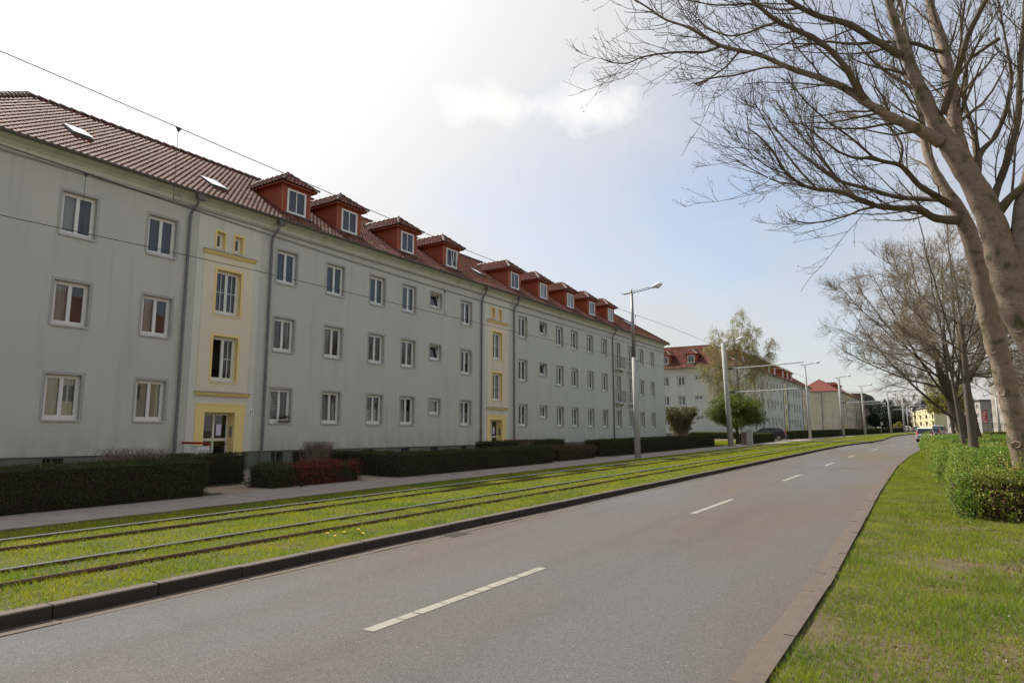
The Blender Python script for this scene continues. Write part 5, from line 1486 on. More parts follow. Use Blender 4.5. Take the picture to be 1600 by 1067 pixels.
FG = {
 'trunk_b': [(1.4, 16.0, -0.96, 0.185),(1.35, 16.0, 0.6, 0.17),(1.28, 16.0, 1.87, 0.169),(1.17, 16.0, 2.92, 0.185),(1.03, 15.9, 3.87, 0.178),(0.94, 15.8, 4.9, 0.165),(0.82, 15.7, 5.72, 0.152),(0.68, 15.6, 6.21, 0.129),(0.5, 15.7, 6.64, 0.097),(0.33, 15.8, 7.15, 0.084),(0.22, 16.0, 7.71, 0.076),(0.19, 16.2, 8.44, 0.067),(0.2, 16.3, 9.06, 0.057),(0.15, 16.4, 9.88, 0.053),(0.05, 16.5, 10.74, 0.043),(-0.01, 16.6, 11.77, 0.038)],
 'b1': [(0.66, 15.6, 5.95, 0.097),(0.26, 15.4, 6.0, 0.076),(0.0, 15.2, 6.22, 0.065),(-0.33, 15.0, 6.21, 0.06),(-0.67, 14.8, 6.25, 0.054),(-1.02, 14.6, 6.42, 0.049),(-1.36, 14.5, 6.64, 0.044),(-1.72, 14.4, 6.69, 0.039),(-1.99, 14.3, 6.81, 0.033),(-2.27, 14.2, 7.09, 0.028),(-2.49, 14.1, 7.6, 0.023),(-2.71, 14.0, 7.94, 0.017),(-2.96, 14.0, 8.2, 0.012)],
 'b2': [(0.51, 15.7, 6.45, 0.066),(0.3, 15.9, 6.55, 0.051),(-0.37, 16.1, 6.78, 0.047),(-0.78, 16.2, 7.06, 0.042),(-1.49, 16.3, 7.45, 0.037),(-1.9, 16.4, 7.91, 0.032),(-2.37, 16.5, 8.48, 0.026),(-2.8, 16.6, 9.13, 0.02),(-3.16, 16.7, 9.87, 0.014)],
 'b3': [(0.55, 15.6, 6.3, 0.076),(0.29, 15.3, 6.46, 0.065),(0.04, 15.1, 6.65, 0.054),(-0.12, 15.0, 6.92, 0.049),(-0.25, 14.9, 7.1, 0.043),(-0.56, 14.8, 7.18, 0.038),(-0.71, 14.7, 7.29, 0.038),(-0.97, 14.6, 7.25, 0.027),(-1.29, 14.4, 7.41, 0.022),(-1.6, 14.2, 7.73, 0.017),(-1.93, 14.1, 8.12, 0.011)],
 'b4': [(-0.76, 14.7, 6.23, 0.032),(-0.97, 14.5, 6.16, 0.022),(-1.18, 14.3, 6.02, 0.019),(-1.57, 14.1, 5.91, 0.016),(-1.9, 14.0, 5.9, 0.014),(-2.22, 13.9, 6.0, 0.011)],
 'b5': [(-0.25, 15.0, 7.14, 0.033),(-0.16, 15.2, 7.57, 0.028),(-0.33, 15.4, 8.02, 0.023),(-0.55, 15.6, 8.52, 0.023),(-0.83, 15.8, 9.13, 0.018),(-1.06, 16.0, 9.91, 0.012)],
 'trunk_a': [(2.76, 14.2, -1.18, 0.326),(2.53, 14.2, 0.5, 0.305),(2.15, 14.1, 1.85, 0.289),(1.74, 14.0, 2.79, 0.279),(1.46, 14.0, 3.38, 0.277),(1.29, 13.9, 3.89, 0.27),(1.18, 13.8, 4.51, 0.245),(1.09, 13.7, 5.12, 0.22),(0.95, 13.6, 5.72, 0.203),(0.75, 13.5, 6.24, 0.183),(0.53, 13.4, 6.76, 0.162),(0.37, 13.3, 7.17, 0.131),(0.24, 13.2, 7.59, 0.118),(0.1, 13.1, 8.07, 0.1),(-0.02, 13.0, 8.61, 0.087),(-0.11, 12.9, 9.03, 0.073),(-0.18, 12.8, 9.42, 0.064),(-0.26, 12.7, 10.14, 0.055),(-0.44, 12.6, 11.05, 0.042),(-0.59, 12.5, 11.95, 0.028)],
 'a2': [(0.92, 13.7, 5.9, 0.169),(0.75, 13.9, 6.59, 0.131),(0.67, 14.0, 7.15, 0.123),(0.69, 14.1, 7.77, 0.12),(0.65, 14.2, 8.65, 0.101),(0.63, 14.3, 9.11, 0.092),(0.5, 14.4, 9.84, 0.079),(0.44, 14.5, 10.61, 0.069),(0.47, 14.6, 11.78, 0.049),(0.44, 14.7, 13.03, 0.033)],
 'a3': [(0.42, 13.3, 6.78, 0.113),(0.05, 13.0, 7.03, 0.089),(-0.29, 12.8, 7.21, 0.08),(-0.62, 12.6, 7.48, 0.071),(-0.94, 12.5, 7.82, 0.062),(-1.34, 12.4, 8.1, 0.053),(-1.74, 12.3, 8.32, 0.049),(-1.84, 12.2, 8.36, 0.044),(-2.27, 12.1, 8.69, 0.04),(-2.63, 12.0, 8.84, 0.038),(-2.93, 11.9, 8.97, 0.036),(-3.19, 11.8, 9.2, 0.031),(-3.46, 11.7, 9.44, 0.026),(-3.89, 11.6, 9.69, 0.021),(-4.15, 11.6, 9.99, 0.019),(-4.32, 11.5, 10.14, 0.016),(-4.68, 11.5, 10.47, 0.011)],
 'a3b': [(-2.93, 11.9, 8.97, 0.025),(-3.2, 11.8, 8.88, 0.023),(-3.55, 11.6, 8.91, 0.02),(-4.03, 11.5, 8.97, 0.018),(-4.37, 11.4, 8.95, 0.016),(-4.57, 11.4, 8.89, 0.012),(-4.89, 11.3, 8.96, 0.011),(-5.08, 11.3, 9.1, 0.008)],
 'a3c': [(-1.84, 12.2, 8.36, 0.025),(-2.27, 12.5, 8.64, 0.021),(-2.87, 12.8, 8.8, 0.018),(-3.43, 13.0, 9.01, 0.017),(-3.8, 13.1, 9.03, 0.011)],
 'a3d': [(-2.63, 12.0, 8.8, 0.023),(-2.81, 11.8, 8.47, 0.017),(-3.09, 11.7, 8.29, 0.013),(-3.3, 11.6, 8.14, 0.01)],
 'a4': [(-0.65, 12.6, 7.51, 0.066),(-0.76, 12.4, 7.75, 0.057),(-0.89, 12.2, 8.06, 0.052),(-1.1, 12.1, 8.4, 0.047),(-1.35, 12.0, 8.67, 0.048),(-1.65, 11.9, 8.88, 0.043),(-1.91, 11.8, 9.07, 0.039),(-2.15, 11.7, 9.36, 0.034),(-2.33, 11.6, 9.59, 0.029),(-2.61, 11.5, 10.08, 0.02),(-2.91, 11.4, 10.53, 0.012)],
 'a4b': [(-1.88, 11.8, 9.03, 0.024),(-2.18, 11.9, 9.11, 0.02),(-2.43, 12.0, 9.12, 0.02),(-2.8, 12.1, 9.23, 0.018),(-3.27, 12.3, 9.67, 0.016),(-3.6, 12.4, 10.2, 0.011)],
 'a5': [(-0.04, 13.0, 8.39, 0.067),(-0.43, 12.8, 8.71, 0.058),(-0.8, 12.6, 9.07, 0.054),(-1.27, 12.4, 9.25, 0.049),(-1.67, 12.3, 9.6, 0.045),(-1.97, 12.2, 9.94, 0.04),(-2.36, 12.0, 10.56, 0.025),(-2.78, 11.9, 11.21, 0.016)],
 'a5b': [(-1.57, 12.3, 9.49, 0.03),(-1.93, 12.5, 9.67, 0.02),(-2.42, 12.7, 10.14, 0.021),(-3.21, 12.9, 10.49, 0.017),(-3.9, 13.0, 10.95, 0.014),(-4.5, 13.1, 11.47, 0.012)],
 'a6': [(0.48, 13.2, 7.24, 0.066),(0.62, 13.0, 7.54, 0.055),(0.78, 12.9, 7.96, 0.05),(0.92, 12.8, 8.37, 0.045),(1.09, 12.7, 8.65, 0.04),(1.28, 12.6, 8.92, 0.035),(1.49, 12.5, 9.51, 0.022)],
 'a7': [(0.64, 14.2, 8.86, 0.046),(0.5, 14.1, 8.87, 0.036),(0.17, 14.0, 9.11, 0.036),(-0.39, 13.9, 9.26, 0.031),(-0.88, 13.8, 9.32, 0.027),(-1.32, 13.7, 9.49, 0.022),(-1.9, 13.6, 9.48, 0.016)],
 'a8': [(1.02, 13.7, 5.53, 0.084),(1.21, 13.9, 6.02, 0.061),(1.42, 14.0, 6.56, 0.057),(1.6, 14.1, 7.16, 0.052),(1.74, 14.3, 8.31, 0.044),(1.88, 14.4, 9.21, 0.039),(2.03, 14.5, 10.36, 0.025)],
 'a9': [(1.07, 13.7, 5.35, 0.093),(1.29, 13.6, 5.65, 0.068),(1.52, 13.5, 5.82, 0.058),(1.87, 13.4, 6.15, 0.044),(2.23, 13.3, 6.79, 0.026)],
 'a10': [(0.91, 13.7, 6.19, 0.066),(1.0, 14.0, 6.74, 0.048),(1.25, 14.2, 6.96, 0.044),(1.49, 14.3, 7.55, 0.039),(1.62, 14.4, 8.16, 0.029),(1.6, 14.6, 9.03, 0.02),(1.57, 14.7, 9.88, 0.015)],
 'a11': [(1.32, 13.9, 4.12, 0.201),(1.42, 13.8, 4.81, 0.191),(1.52, 13.7, 5.44, 0.181),(1.73, 13.6, 6.26, 0.144),(1.98, 13.5, 7.28, 0.107),(2.19, 13.4, 8.88, 0.072),(2.21, 13.3, 10.21, 0.036)],
 'a12': [(0.95, 14.0, 6.44, 0.043),(0.96, 14.3, 7.31, 0.04),(0.86, 14.5, 7.93, 0.036),(0.99, 14.7, 8.63, 0.031),(0.93, 14.8, 9.37, 0.026),(1.08, 14.9, 10.19, 0.021)],
 'a13': [(1.33, 12.8, 8.16, 0.031),(1.14, 12.9, 8.1, 0.027),(0.92, 13.0, 8.03, 0.023),(0.67, 13.1, 7.71, 0.023)],
 'b6': [(-1.34, 14.6, 6.85, 0.025),(-1.56, 14.6, 7.27, 0.022),(-1.89, 14.7, 7.85, 0.02),(-2.22, 14.8, 8.49, 0.015),(-2.52, 14.9, 9.09, 0.011)],
 'b7': [(-1.72, 14.4, 6.69, 0.025),(-2.08, 14.3, 7.22, 0.021),(-2.37, 14.2, 7.76, 0.017),(-2.61, 14.1, 8.3, 0.014),(-2.8, 14.0, 8.77, 0.009)],
 'b8': [(-0.71, 14.7, 7.29, 0.027),(-1.05, 14.5, 7.7, 0.023),(-1.48, 14.3, 8.11, 0.019),(-1.85, 14.1, 8.59, 0.015),(-2.14, 14.0, 9.12, 0.01)],
 'b9': [(-2.27, 14.2, 7.09, 0.017),(-2.59, 14.0, 7.23, 0.014),(-2.91, 13.9, 7.58, 0.011),(-3.22, 13.8, 8.12, 0.009)],
 'b10': [(-1.99, 14.3, 6.81, 0.017),(-2.49, 14.4, 7.02, 0.014),(-2.95, 14.5, 7.4, 0.012),(-3.37, 14.6, 7.79, 0.009)],
 'b11': [(-1.02, 14.6, 6.42, 0.027),(-1.48, 14.9, 7.18, 0.023),(-1.85, 15.2, 8.03, 0.018),(-2.13, 15.4, 8.86, 0.013),(-2.3, 15.6, 9.62, 0.01)],
}

def knobby(pts, rad):
    """limb mesh with swellings: dense rings, radius noise"""
    P, L = resample([list(p) for p in pts], max(8, int(len(pts) * 5)))
    n = len(P); r = P[:, 3] * (1 + 0.05 * np.sin(np.arange(n) * 1.7 + L) + NR.normal(0, 0.03, n))
    # smooth path
    for _ in range(3): P[1:-1, :3] = (P[:-2, :3] + 2 * P[1:-1, :3] + P[2:, :3]) / 4
    return P[:, :3], r
def fg_tree(label, loc, trunk, side, twig_seed, knots):
    t = thing('plane_tree', loc, label, 'tree', 'bare trees with smooth bark at the right verge')
    P, r = knobby(FG[trunk], None); r[0] *= 1.25
    b = MB(); b.tube([tuple(p) for p in P], list(r), 20)
    # healed branch knots
    tr = b.build('trunk', M['bark'], t, smooth=True)
    for (f, a, s) in knots:
        s = s * 0.66
        i = int(f * (len(P) - 1)); c = Vector(P[i]); rad = r[i]
        d = Vector((math.cos(a), math.sin(a), 0)); o = c + d * rad * 0.88
        b = MB(); up = Vector((0, 0, 1)); sd = d.cross(up)
        rings = []
        for (rr, dd) in ((1.25, -0.02), (1.1, 0.5), (0.85, 0.75), (0.6, 0.6), (0.35, 0.45)):
            rings.append([o + (sd * math.cos(q) * rr * R.uniform(0.92, 1.08) + up * math.sin(q) * rr * 0.85) * s + d * dd * s * 0.55 for q in [2 * math.pi * j / 12 for j in range(12)]])
        for k in range(4):
            for j in range(12): b.quad(rings[k][j], rings[k][(j + 1) % 12], rings[k + 1][(j + 1) % 12], rings[k + 1][j])
        b.poly(rings[-1])
        me_o = b.build('branch_knot', M['bark'], tr, smooth=True, at=org(t))
    allP = []; allR = []
    for nm in side:
        P2, r2 = knobby(FG[nm], None)
        b = MB(); b.tube([tuple(p) for p in P2], list(r2), 12 if r2[0] > 0.06 else 8)
        b.build('branch', M['bark'] if r2[0] > 0.10 else M['bark_dark'], t, smooth=True)
    for nm in [trunk] + side:
        Q, L = resample(FG[nm], 30)
        sel = Q[:, 3] < 0.13
        if sel.sum() < 4: continue
        Q2, L2 = resample(Q[sel], 24)
        allP.append(Q2[:, :3]); allR.append(Q2[:, 3])
    P0 = np.array(allP); R0 = np.array(allR)
    ln = np.linalg.norm(np.diff(P0, axis=1), axis=2).sum(1)
    P1, R1 = sprout(P0, R0, np.maximum(2, (ln / 0.23)).astype(int), lambda L, t_: 0.95 + 0.8 * (1 - t_), ang=(20, 50), up=0.06, curl=0.11, k=7, rr=0.32, rmin=0.0075, t0=0.05, prefer=(-0.35, 0, 0.15))
    P2, R2 = sprout(P1, R1, NR.integers(4, 8, len(P1)), lambda L, t_: 0.34 + 0.30 * (1 - t_) * L, ang=(22, 50), up=0.09, curl=0.13, k=6, rr=0.54, rmin=0.0055, t0=0.12)
    P3, R3 = sprout(P2, R2, NR.integers(1, 4, len(P2)), lambda L, t_: 0.10 + 0.26 * L * (1.1 - t_), ang=(25, 55), up=0.12, curl=0.13, k=4, rr=0.7, rmin=0.0038, t0=0.2)
    ends, RE = sprout(P0[:, -6:], R0[:, -6:], np.full(len(P0), 5), lambda L, t_: 0.5 + 0 * t_, ang=(15, 45), up=0.08, k=6, rr=0.7, rmin=0.006)
    P2 = np.concatenate([P2, ends]); R2 = np.concatenate([R2, RE])
    tag(batch_tubes('boughs', P1, R1, 5, M['bark_dark'], t), kind='stuff')
    tag(batch_tubes('twigs', P2, R2, 4, M['bark_dark'], t), kind='stuff')
    tag(batch_tubes('twiglets', P3, R3, 3, M['bark_dark'], t), kind='stuff')
    buds('buds', np.concatenate([P3, P2[:, -4:]]), 0.016, M['bud'], t, 0.75)
    print('fg tree', label[:20], len(P1), len(P2), len(P3))
    return t
fg_tree('nearest thick pale-barked bare tree at the right edge, limbs reaching over the road', (3.3, 14.2, 0.1), 'trunk_a', ['a2', 'a3', 'a3b', 'a3c', 'a3d', 'a4', 'a4b', 'a5', 'a5b', 'a6', 'a7', 'a8', 'a9', 'a10', 'a11', 'a12', 'a13'], 1, [(0.44, -1.9, 0.10), (0.36, -2.2, 0.13), (0.60, -2.0, 0.06), (0.52, -2.4, 0.08)])
TB = fg_tree('slimmer knotted bare tree beside the thick one, orange mark low on its trunk', (1.37, 16.0, 0.13), 'trunk_b', ['b1', 'b2', 'b3', 'b4', 'b5', 'b6', 'b7', 'b8', 'b9', 'b10', 'b11'], 2, [(0.20, -1.9, 0.12), (0.27, -2.3, 0.11), (0.33, -2.1, 0.08), (0.42, -1.6, 0.07), (0.14, -2.5, 0.07)])
b = MB(); b.box(1.12, 1.30, 15.765, 15.80, 1.02, 1.08); b.build('paint_mark', M['orange'], TB)

def gen_tree(name, label, cat, base, trunk_pts, rad, limb_targets, mats, group=None, dens=(10, 8, 4), lens=(1.6, 0.8, 0.4), rmin=(0.02, 0.012, 0.008), up=0.08, sides=(6, 4, 3), limb_r=0.45, droop=0.0, ang=(25, 55), curl=0.18, fork=(0.55, 1.0)):
    t = thing(name, base, label, cat, group)
    Pt, L = resample([(*p, rad * (1 - 0.72 * i / (len(trunk_pts) - 1))) for i, p in enumerate(trunk_pts)], 18)
    r = Pt[:, 3] * (1 + NR.normal(0, 0.03, 18)); r[0] *= 1.3
    b = MB(); b.tube([tuple(p[:3]) for p in Pt], list(r), 12); b.build('trunk', mats[0], t, smooth=True)
    limbs = []; LR = []
    for (tx, ty, tz) in limb_targets:
        f = R.uniform(*fork); i = int(f * 17); s = Pt[i, :3]; e = np.array([tx, ty, tz], float)
        k = 14; tt = np.linspace(0, 1, k)[:, None]
        horiz = np.array([e[0] - s[0], e[1] - s[1], 0])
        mid = s + (e - s) * 0.5 + horiz * 0.12 - np.array([0, 0, 0.06 * np.linalg.norm(e - s)])
        q = (1 - tt) ** 2 * s + 2 * (1 - tt) * tt * mid + tt ** 2 * e
        q += np.cumsum(NR.normal(0, 0.035 * np.linalg.norm(e - s) / k * 2.2, (k, 3)), axis=0) * np.linspace(0, 1, k)[:, None]
        limbs.append(q); LR.append(np.linspace(Pt[i, 3] * limb_r, rmin[0] * 1.2, k))
    P0 = np.array(limbs); R0 = np.array(LR)
    for q, rr in zip(P0, R0):
        b = MB(); b.tube([tuple(p) for p in q], list(rr), 7); b.build('branch', mats[0], t, smooth=True)
    ln = np.linalg.norm(np.diff(P0, axis=1), axis=2).sum(1)
    P1, R1 = sprout(P0, R0, np.full(len(P0), dens[0]), lambda L_, t_: lens[0] * (1.25 - 0.7 * t_), ang=ang, up=up, curl=curl, k=7, rr=0.5, rmin=rmin[0], t0=0.2)
    P2, R2 = sprout(P1, R1, np.full(len(P1), dens[1]), lambda L_, t_: lens[1] * (1.2 - 0.6 * t_), ang=ang, up=up - droop, curl=curl, k=6, rr=0.55, rmin=rmin[1], t0=0.1)
    P3, R3 = sprout(P2, R2, np.full(len(P2), dens[2]), lambda L_, t_: lens[2] * (1.2 - 0.5 * t_), ang=ang, up=up - droop * 2.5, curl=curl, k=5, rr=0.65, rmin=rmin[2], t0=0.1)
    tag(batch_tubes('boughs', P1, R1, sides[0], mats[1], t), kind='stuff')
    tag(batch_tubes('twigs', P2, R2, sides[1], mats[1], t), kind='stuff')
    if len(P3): tag(batch_tubes('twiglets', P3, R3, sides[2], mats[1], t), kind='stuff')
    return t, P1, P2, P3
g_r = 'bare street trees along the right verge'
# the broad old tree whose fan of twigs fills the middle right
tg = []
for a in np.linspace(-60, 58, 17):
    rr = R.uniform(5.6, 6.9) * (1.0 if abs(a) < 60 else 0.9)
    tg.append((0.2 + rr * 0.80 * math.sin(math.radians(a)), 41 + R.uniform(-3.0, 3.0), 4.6 + rr * 1.02 * math.cos(math.radians(a))))
tg += [(-3.9, 41, 6.1), (3.6, 42, 6.5)]
gen_tree('old_tree', 'broad old bare tree, dark leaning trunk and huge fan of fine twigs over the verge', 'tree', (1.3, 42, 0.37), [(1.45, 42, 0.2), (1.25, 42, 1.5), (0.8, 41.8, 3.2), (0.4, 41.6, 4.6), (0.2, 41.5, 5.6)], 0.42, tg, (M['bark_black'], M['twig_far']), g_r, dens=(14, 9, 6), lens=(1.7, 0.9, 0.42), rmin=(0.014, 0.009, 0.0055), up=0.03, limb_r=0.24, fork=(0.35, 1.0), curl=0.16)
gen_tree('street_tree', 'bare tree with straight pale trunk standing in the green ground cover', 'tree', (1.2, 28, 0.25), [(1.04, 28, 0.2), (1.01, 28, 1.8), (0.98, 28, 3.4), (0.99, 28, 4.6), (0.98, 28, 5.8)], 0.17,
    [(-0.9, 27.5, 7.0), (-1.2, 28.6, 8.6), (0.1, 27.0, 9.6), (0.9, 28.5, 10.0), (2.0, 28, 9.0), (2.8, 27.5, 7.4), (2.4, 29, 5.8), (-0.6, 29, 5.4), (3.1, 28.5, 4.6)], (M['bark_far'], M['twig_far']), g_r, dens=(12, 9, 6), lens=(1.3, 0.65, 0.32), rmin=(0.012, 0.008, 0.005), limb_r=0.32)
gen_tree('street_tree', 'thin pale trunk leaning left between the straight trunk and the dark old tree', 'tree', (1.05, 35, 0.3), [(1.0, 35, 0.25), (0.9, 35, 1.6), (0.78, 35, 3.2), (0.68, 35, 4.6), (0.55, 35, 6.5)], 0.12,
    [(-1.6, 34.5, 5.6), (-1.5, 35.5, 7.6), (0.2, 35, 9.2), (1.5, 35.5, 8.2), (2.0, 34.5, 6.2), (-0.8, 35, 8.8)], (M['bark_far'], M['twig_far']), g_r, dens=(10, 8, 5), lens=(1.3, 0.6, 0.32), rmin=(0.013, 0.009, 0.006), limb_r=0.5)
gen_tree('street_tree', 'small reddish-brown trunk beside the far parked silver car', 'tree', (1.15, 62, 0.5), [(1.15, 62, 0.45), (1.0, 62, 2.2), (0.85, 62, 4.2), (0.8, 62, 6.0)], 0.17,
    [(-2.0, 62, 6.5), (-1.2, 63, 8.2), (0.3, 62, 9.2), (1.8, 61, 8.0), (2.2, 62, 6.2)], (M['bark_far'], M['twig_far']), g_r, dens=(10, 8, 5), lens=(1.6, 0.8, 0.4), rmin=(0.018, 0.013, 0.009))
gen_tree('street_tree', 'dark trunk half hidden behind the straight pale trunk', 'tree', (2.35, 52, 0.45), [(2.1, 52, 0.4), (1.9, 52, 2.5), (1.8, 52, 4.5), (1.6, 52, 7)], 0.42,
    [(-2.0, 52, 8), (-1.0, 53, 10.5), (1.5, 52, 12), (4, 51, 11), (5.5, 52, 8.5), (5.8, 53, 6.0), (4.5, 51, 5.0)], (M['bark_black'], M['twig_far']), g_r, dens=(12, 9, 5), lens=(2.0, 1.0, 0.5), rmin=(0.02, 0.013, 0.009))
for (x, y, h) in ((8.5, 75, 8), (7.5, 100, 10)):
    gen_tree('street_tree', 'slender bare tree in front of the pale %s building' % ('striped' if y > 90 else 'green'), 'tree', (x, y, zg(y)), [(x, y, zg(y)), (x - 0.2, y, h * 0.35), (x - 0.3, y, h * 0.7)], 0.2,
        [(x + math.sin(a) * h * 0.35, y + R.uniform(-1, 1), h * (0.75 + 0.3 * math.cos(a))) for a in np.linspace(-1.4, 1.4, 7)], (M['bark_far'], M['twig_far']), g_r, dens=(8, 7, 4), lens=(1.6, 0.8, 0.4), rmin=(0.022, 0.016, 0.012))
# far bare tree over the parked cars
gen_tree('bare_tree', 'round bare tree rising over the parked cars at the far end', 'tree', (-8.2, 258, 2.1), [(-8.2, 258, 2), (-8.2, 258, 4), (-8.1, 258, 7)], 0.3,
    [(-8.2 + math.sin(a) * 6, 258 + R.uniform(-2, 2), 7 + 7 * math.cos(a)) for a in np.linspace(-1.5, 1.5, 12)], (M['bark_far'], M['twig_far']), dens=(9, 8, 4), lens=(2.2, 1.2, 0.7), rmin=(0.05, 0.035, 0.028))

def ellipsoid_leaves(n, c, r, shell=0.45):
    d = NR.normal(size=(n, 3)); d /= np.linalg.norm(d, axis=1, keepdims=True)
    rad = (1 - shell * NR.random(n) ** 1.4)[:, None]
    return np.array(c) + d * np.array(r) * rad, d
def leafy_tree(name, label, base, crown_c, crown_r, nclump, nleaf, size, leafm, barkm, trunk_r, group=None, seed=0, clump_r=0.35, trunk_top=None):
    t = thing(name, base, label, 'tree', group)
    c = np.array(crown_c); r = np.array(crown_r)
    top = trunk_top or (c[0], c[1], c[2])
    b = MB(); b.tube([base, (base[0] + 0.05, base[1], (base[2] + c[2]) / 2 - 0.4), top], [trunk_r, trunk_r * 0.8, trunk_r * 0.4], 10); b.build('trunk', barkm, t, smooth=True)
    PP = []; DD = []; cl = []
    for k in range(nclump):
        d = NR.normal(size=3); d /= np.linalg.norm(d)
        if d[2] < -0.5: d[2] *= 0.5
        pc = c + d * r * NR.uniform(0.45, 0.92)
        cr = r.mean() * clump_r * NR.uniform(0.6, 1.3)
        P, D = ellipsoid_leaves(int(nleaf / nclump * (cr / (r.mean() * clump_r)) ** 2), pc, (cr, cr, cr * 0.75), 0.6)
        PP.append(P); DD.append(D); cl.append(pc)
    for pc in cl[:: max(1, nclump // 10)]:
        b = MB(); s = Vector((base[0], base[1], (base[2] + c[2]) / 2)); b.tube([s, (s + Vector(pc.tolist())) / 2 + Vector((0, 0, -0.15)), Vector(pc.tolist())], [trunk_r * 0.5, trunk_r * 0.3, trunk_r * 0.1], 5); b.build('branch', barkm, t, smooth=True)
    P = np.concatenate(PP); D = np.concatenate(DD)
    o = leaves('crown', P, D, NR.uniform(0.7, 1.3, len(P)) * size, leafm, t, spread=0.7)
    o['kind'] = 'stuff'
    return t
leafy_tree('round_tree', 'small round dense green tree behind the concrete tram mast', (-15.75, 63.5, 0.6), (-16.0, 63.5, 3.5), (2.75, 2.3, 2.15), 80, 34000, 0.12, M['leaf_mid'], M['bark_black'], 0.17, clump_r=0.32)
leafy_tree('willow', 'yellow-green leafing tree behind the far right trunks', (3.8, 140, 1.2), (1.9, 142, 7.0), (3.4, 3, 4.6), 40, 9000, 0.34, M['leaf_willow'], M['bark_far'], 0.3, clump_r=0.35)
for (x, y, h, r) in ((-17.2, 252, 13.4, 2.0), (-15.0, 246, 11.2, 2.6), (-12.2, 240, 12.4, 3.1), (-10.2, 244, 10.5, 2.3)):
    leafy_tree('pine', 'dark evergreen at the far left roadside, %s' % ('tallest and pointed' if h > 13 else 'at the right of its clump' if x > -11 else 'broad and black-green' if h > 12 else 'lower, before the pointed one'), (x, y, 2.1), (x, y, h * 0.52), (r, r, h * 0.48), 46, 7000, 0.42, M['leaf_conifer'], M['bark_black'], 0.3, 'dark evergreens at the far left roadside', clump_r=0.42)
leafy_tree('shrub_tree', 'light green shrub under the far evergreens', (-8.7, 205, 1.7), (-8.7, 205, 3.0), (1.6, 1.4, 1.7), 14, 1800, 0.25, M['leaf_willow'], M['bark_far'], 0.1)
# birch with hanging strands
tb, P1, P2, P3 = gen_tree('birch', 'tall weeping birch with yellow-green catkins in front of the second block', 'tree', (-18.9, 78, 0.7), [(-18.9, 78, 0.6), (-18.8, 78, 4), (-19.0, 78, 8), (-19.2, 78, 12.5)], 0.2,
    [(-22.6, 78, 11.0), (-21.0, 77, 13.8), (-19.5, 78.5, 14.9), (-18.0, 78, 15.4), (-16.7, 77.5, 13.4), (-15.2, 78.5, 12.2), (-22.6, 79, 8.2), (-16.6, 78, 9.6), (-20.8, 77, 10.2), (-17.8, 79, 12.0), (-23.6, 78, 9.0), (-21.6, 78.5, 12.6), (-15.6, 78, 10.4)],
    (M['birch_bark'], M['twig_brown']), dens=(8, 6, 4), lens=(1.3, 0.9, 0.9), rmin=(0.02, 0.012, 0.009), droop=0.22, up=0.05, fork=(0.3, 0.9))
P = np.concatenate([P3.reshape(-1, 3), P2.reshape(-1, 3)]); P = np.repeat(P, 2, axis=0); P = P + NR.normal(0, 0.07, P.shape); P[:, 2] -= np.abs(NR.normal(0, 0.15, len(P)))
tag(leaves('catkins', P, np.tile([0.5, 0.5, 0.0], (len(P), 1)), NR.uniform(0.06, 0.13, len(P)), M['leaf_birch'], tb, aspect=0.55), kind='stuff')
# low skirts of hanging strands
S0 = []
for k in range(170):
    a = R.uniform(0, 6.28); rr = R.uniform(1.2, 3.6); z0 = R.uniform(6.0, 9.8)
    x, y = -18.9 + rr * math.cos(a) * 1.05, 78 + rr * math.sin(a) * 0.8; L = R.uniform(1.8, 4.2)
    S0.append([(x + 0.12 * math.sin(j + a), y + 0.1 * math.cos(j), z0 - L * j / 7) for j in range(8)])
S0 = np.array(S0); tag(batch_tubes('hanging_twigs', S0, np.full(S0.shape[:2], 0.008), 3, M['twig_brown'], tb), kind='stuff')
P = np.repeat(S0.reshape(-1, 3), 9, axis=0); P = P + NR.normal(0, 1, P.shape) * np.array([0.13, 0.13, 0.22])
tag(leaves('hanging_catkins', P, np.tile([0.5, 0.5, 0.0], (len(P), 1)), NR.uniform(0.05, 0.11, len(P)), M['leaf_birch'], tb, aspect=0.5), kind='stuff')

def twig_shrub(name, label, x0, x1, y0, y1, h, n, leafm, nleaf, size, group=None, fl=0.0):
    cx_, cy_ = (x0 + x1) / 2, (y0 + y1) / 2
    t = thing(name, (cx_, cy_, zg(cy_) + 0.1), label, 'shrub', group)
    stems = []
    for k in range(n):
        sx, sy = cx_ + R.gauss(0, (x1 - x0) * 0.16), cy_ + R.gauss(0, (y1 - y0) * 0.16)
        ex, ey = R.uniform(x0, x1), R.uniform(y0, y1); z0 = zg(sy) + 0.08; e = h * R.uniform(0.8, 1.0)
        stems.append([(sx + (ex - sx) * (j / 6) ** 1.2, sy + (ey - sy) * (j / 6) ** 1.2, z0 + e * j / 6) for j in range(7)])
    P0 = np.array(stems); R0 = np.tile(np.linspace(0.016, 0.007, 7), (n, 1))
    tag(batch_tubes('stems', P0, R0, 4, M['twig_brown'], t), kind='stuff')
    P1, R1 = sprout(P0, R0, np.full(n, 7), lambda L, t_: 0.28 + 0 * t_, ang=(20, 60), up=0.2, k=4, rr=0.6, rmin=0.005, t0=0.35)
    P1[:, :, 2] = np.minimum(P1[:, :, 2], zg(cy_) + 0.1 + h * NR.uniform(0.97, 1.02, P1.shape[:2]))
    tag(batch_tubes('twigs', P1, R1, 3, M['twig_brown'], t), kind='stuff')
    if nleaf:
        q = P1[:, 1:].reshape(-1, 3); q = q[NR.integers(0, len(q), nleaf)] + NR.normal(0, 0.03, (nleaf, 3))
        tag(leaves('leaves', q, np.tile([0, 0, 0.5], (nleaf, 1)), NR.uniform(0.6, 1.3, nleaf) * size, leafm, t), kind='stuff')
    return t
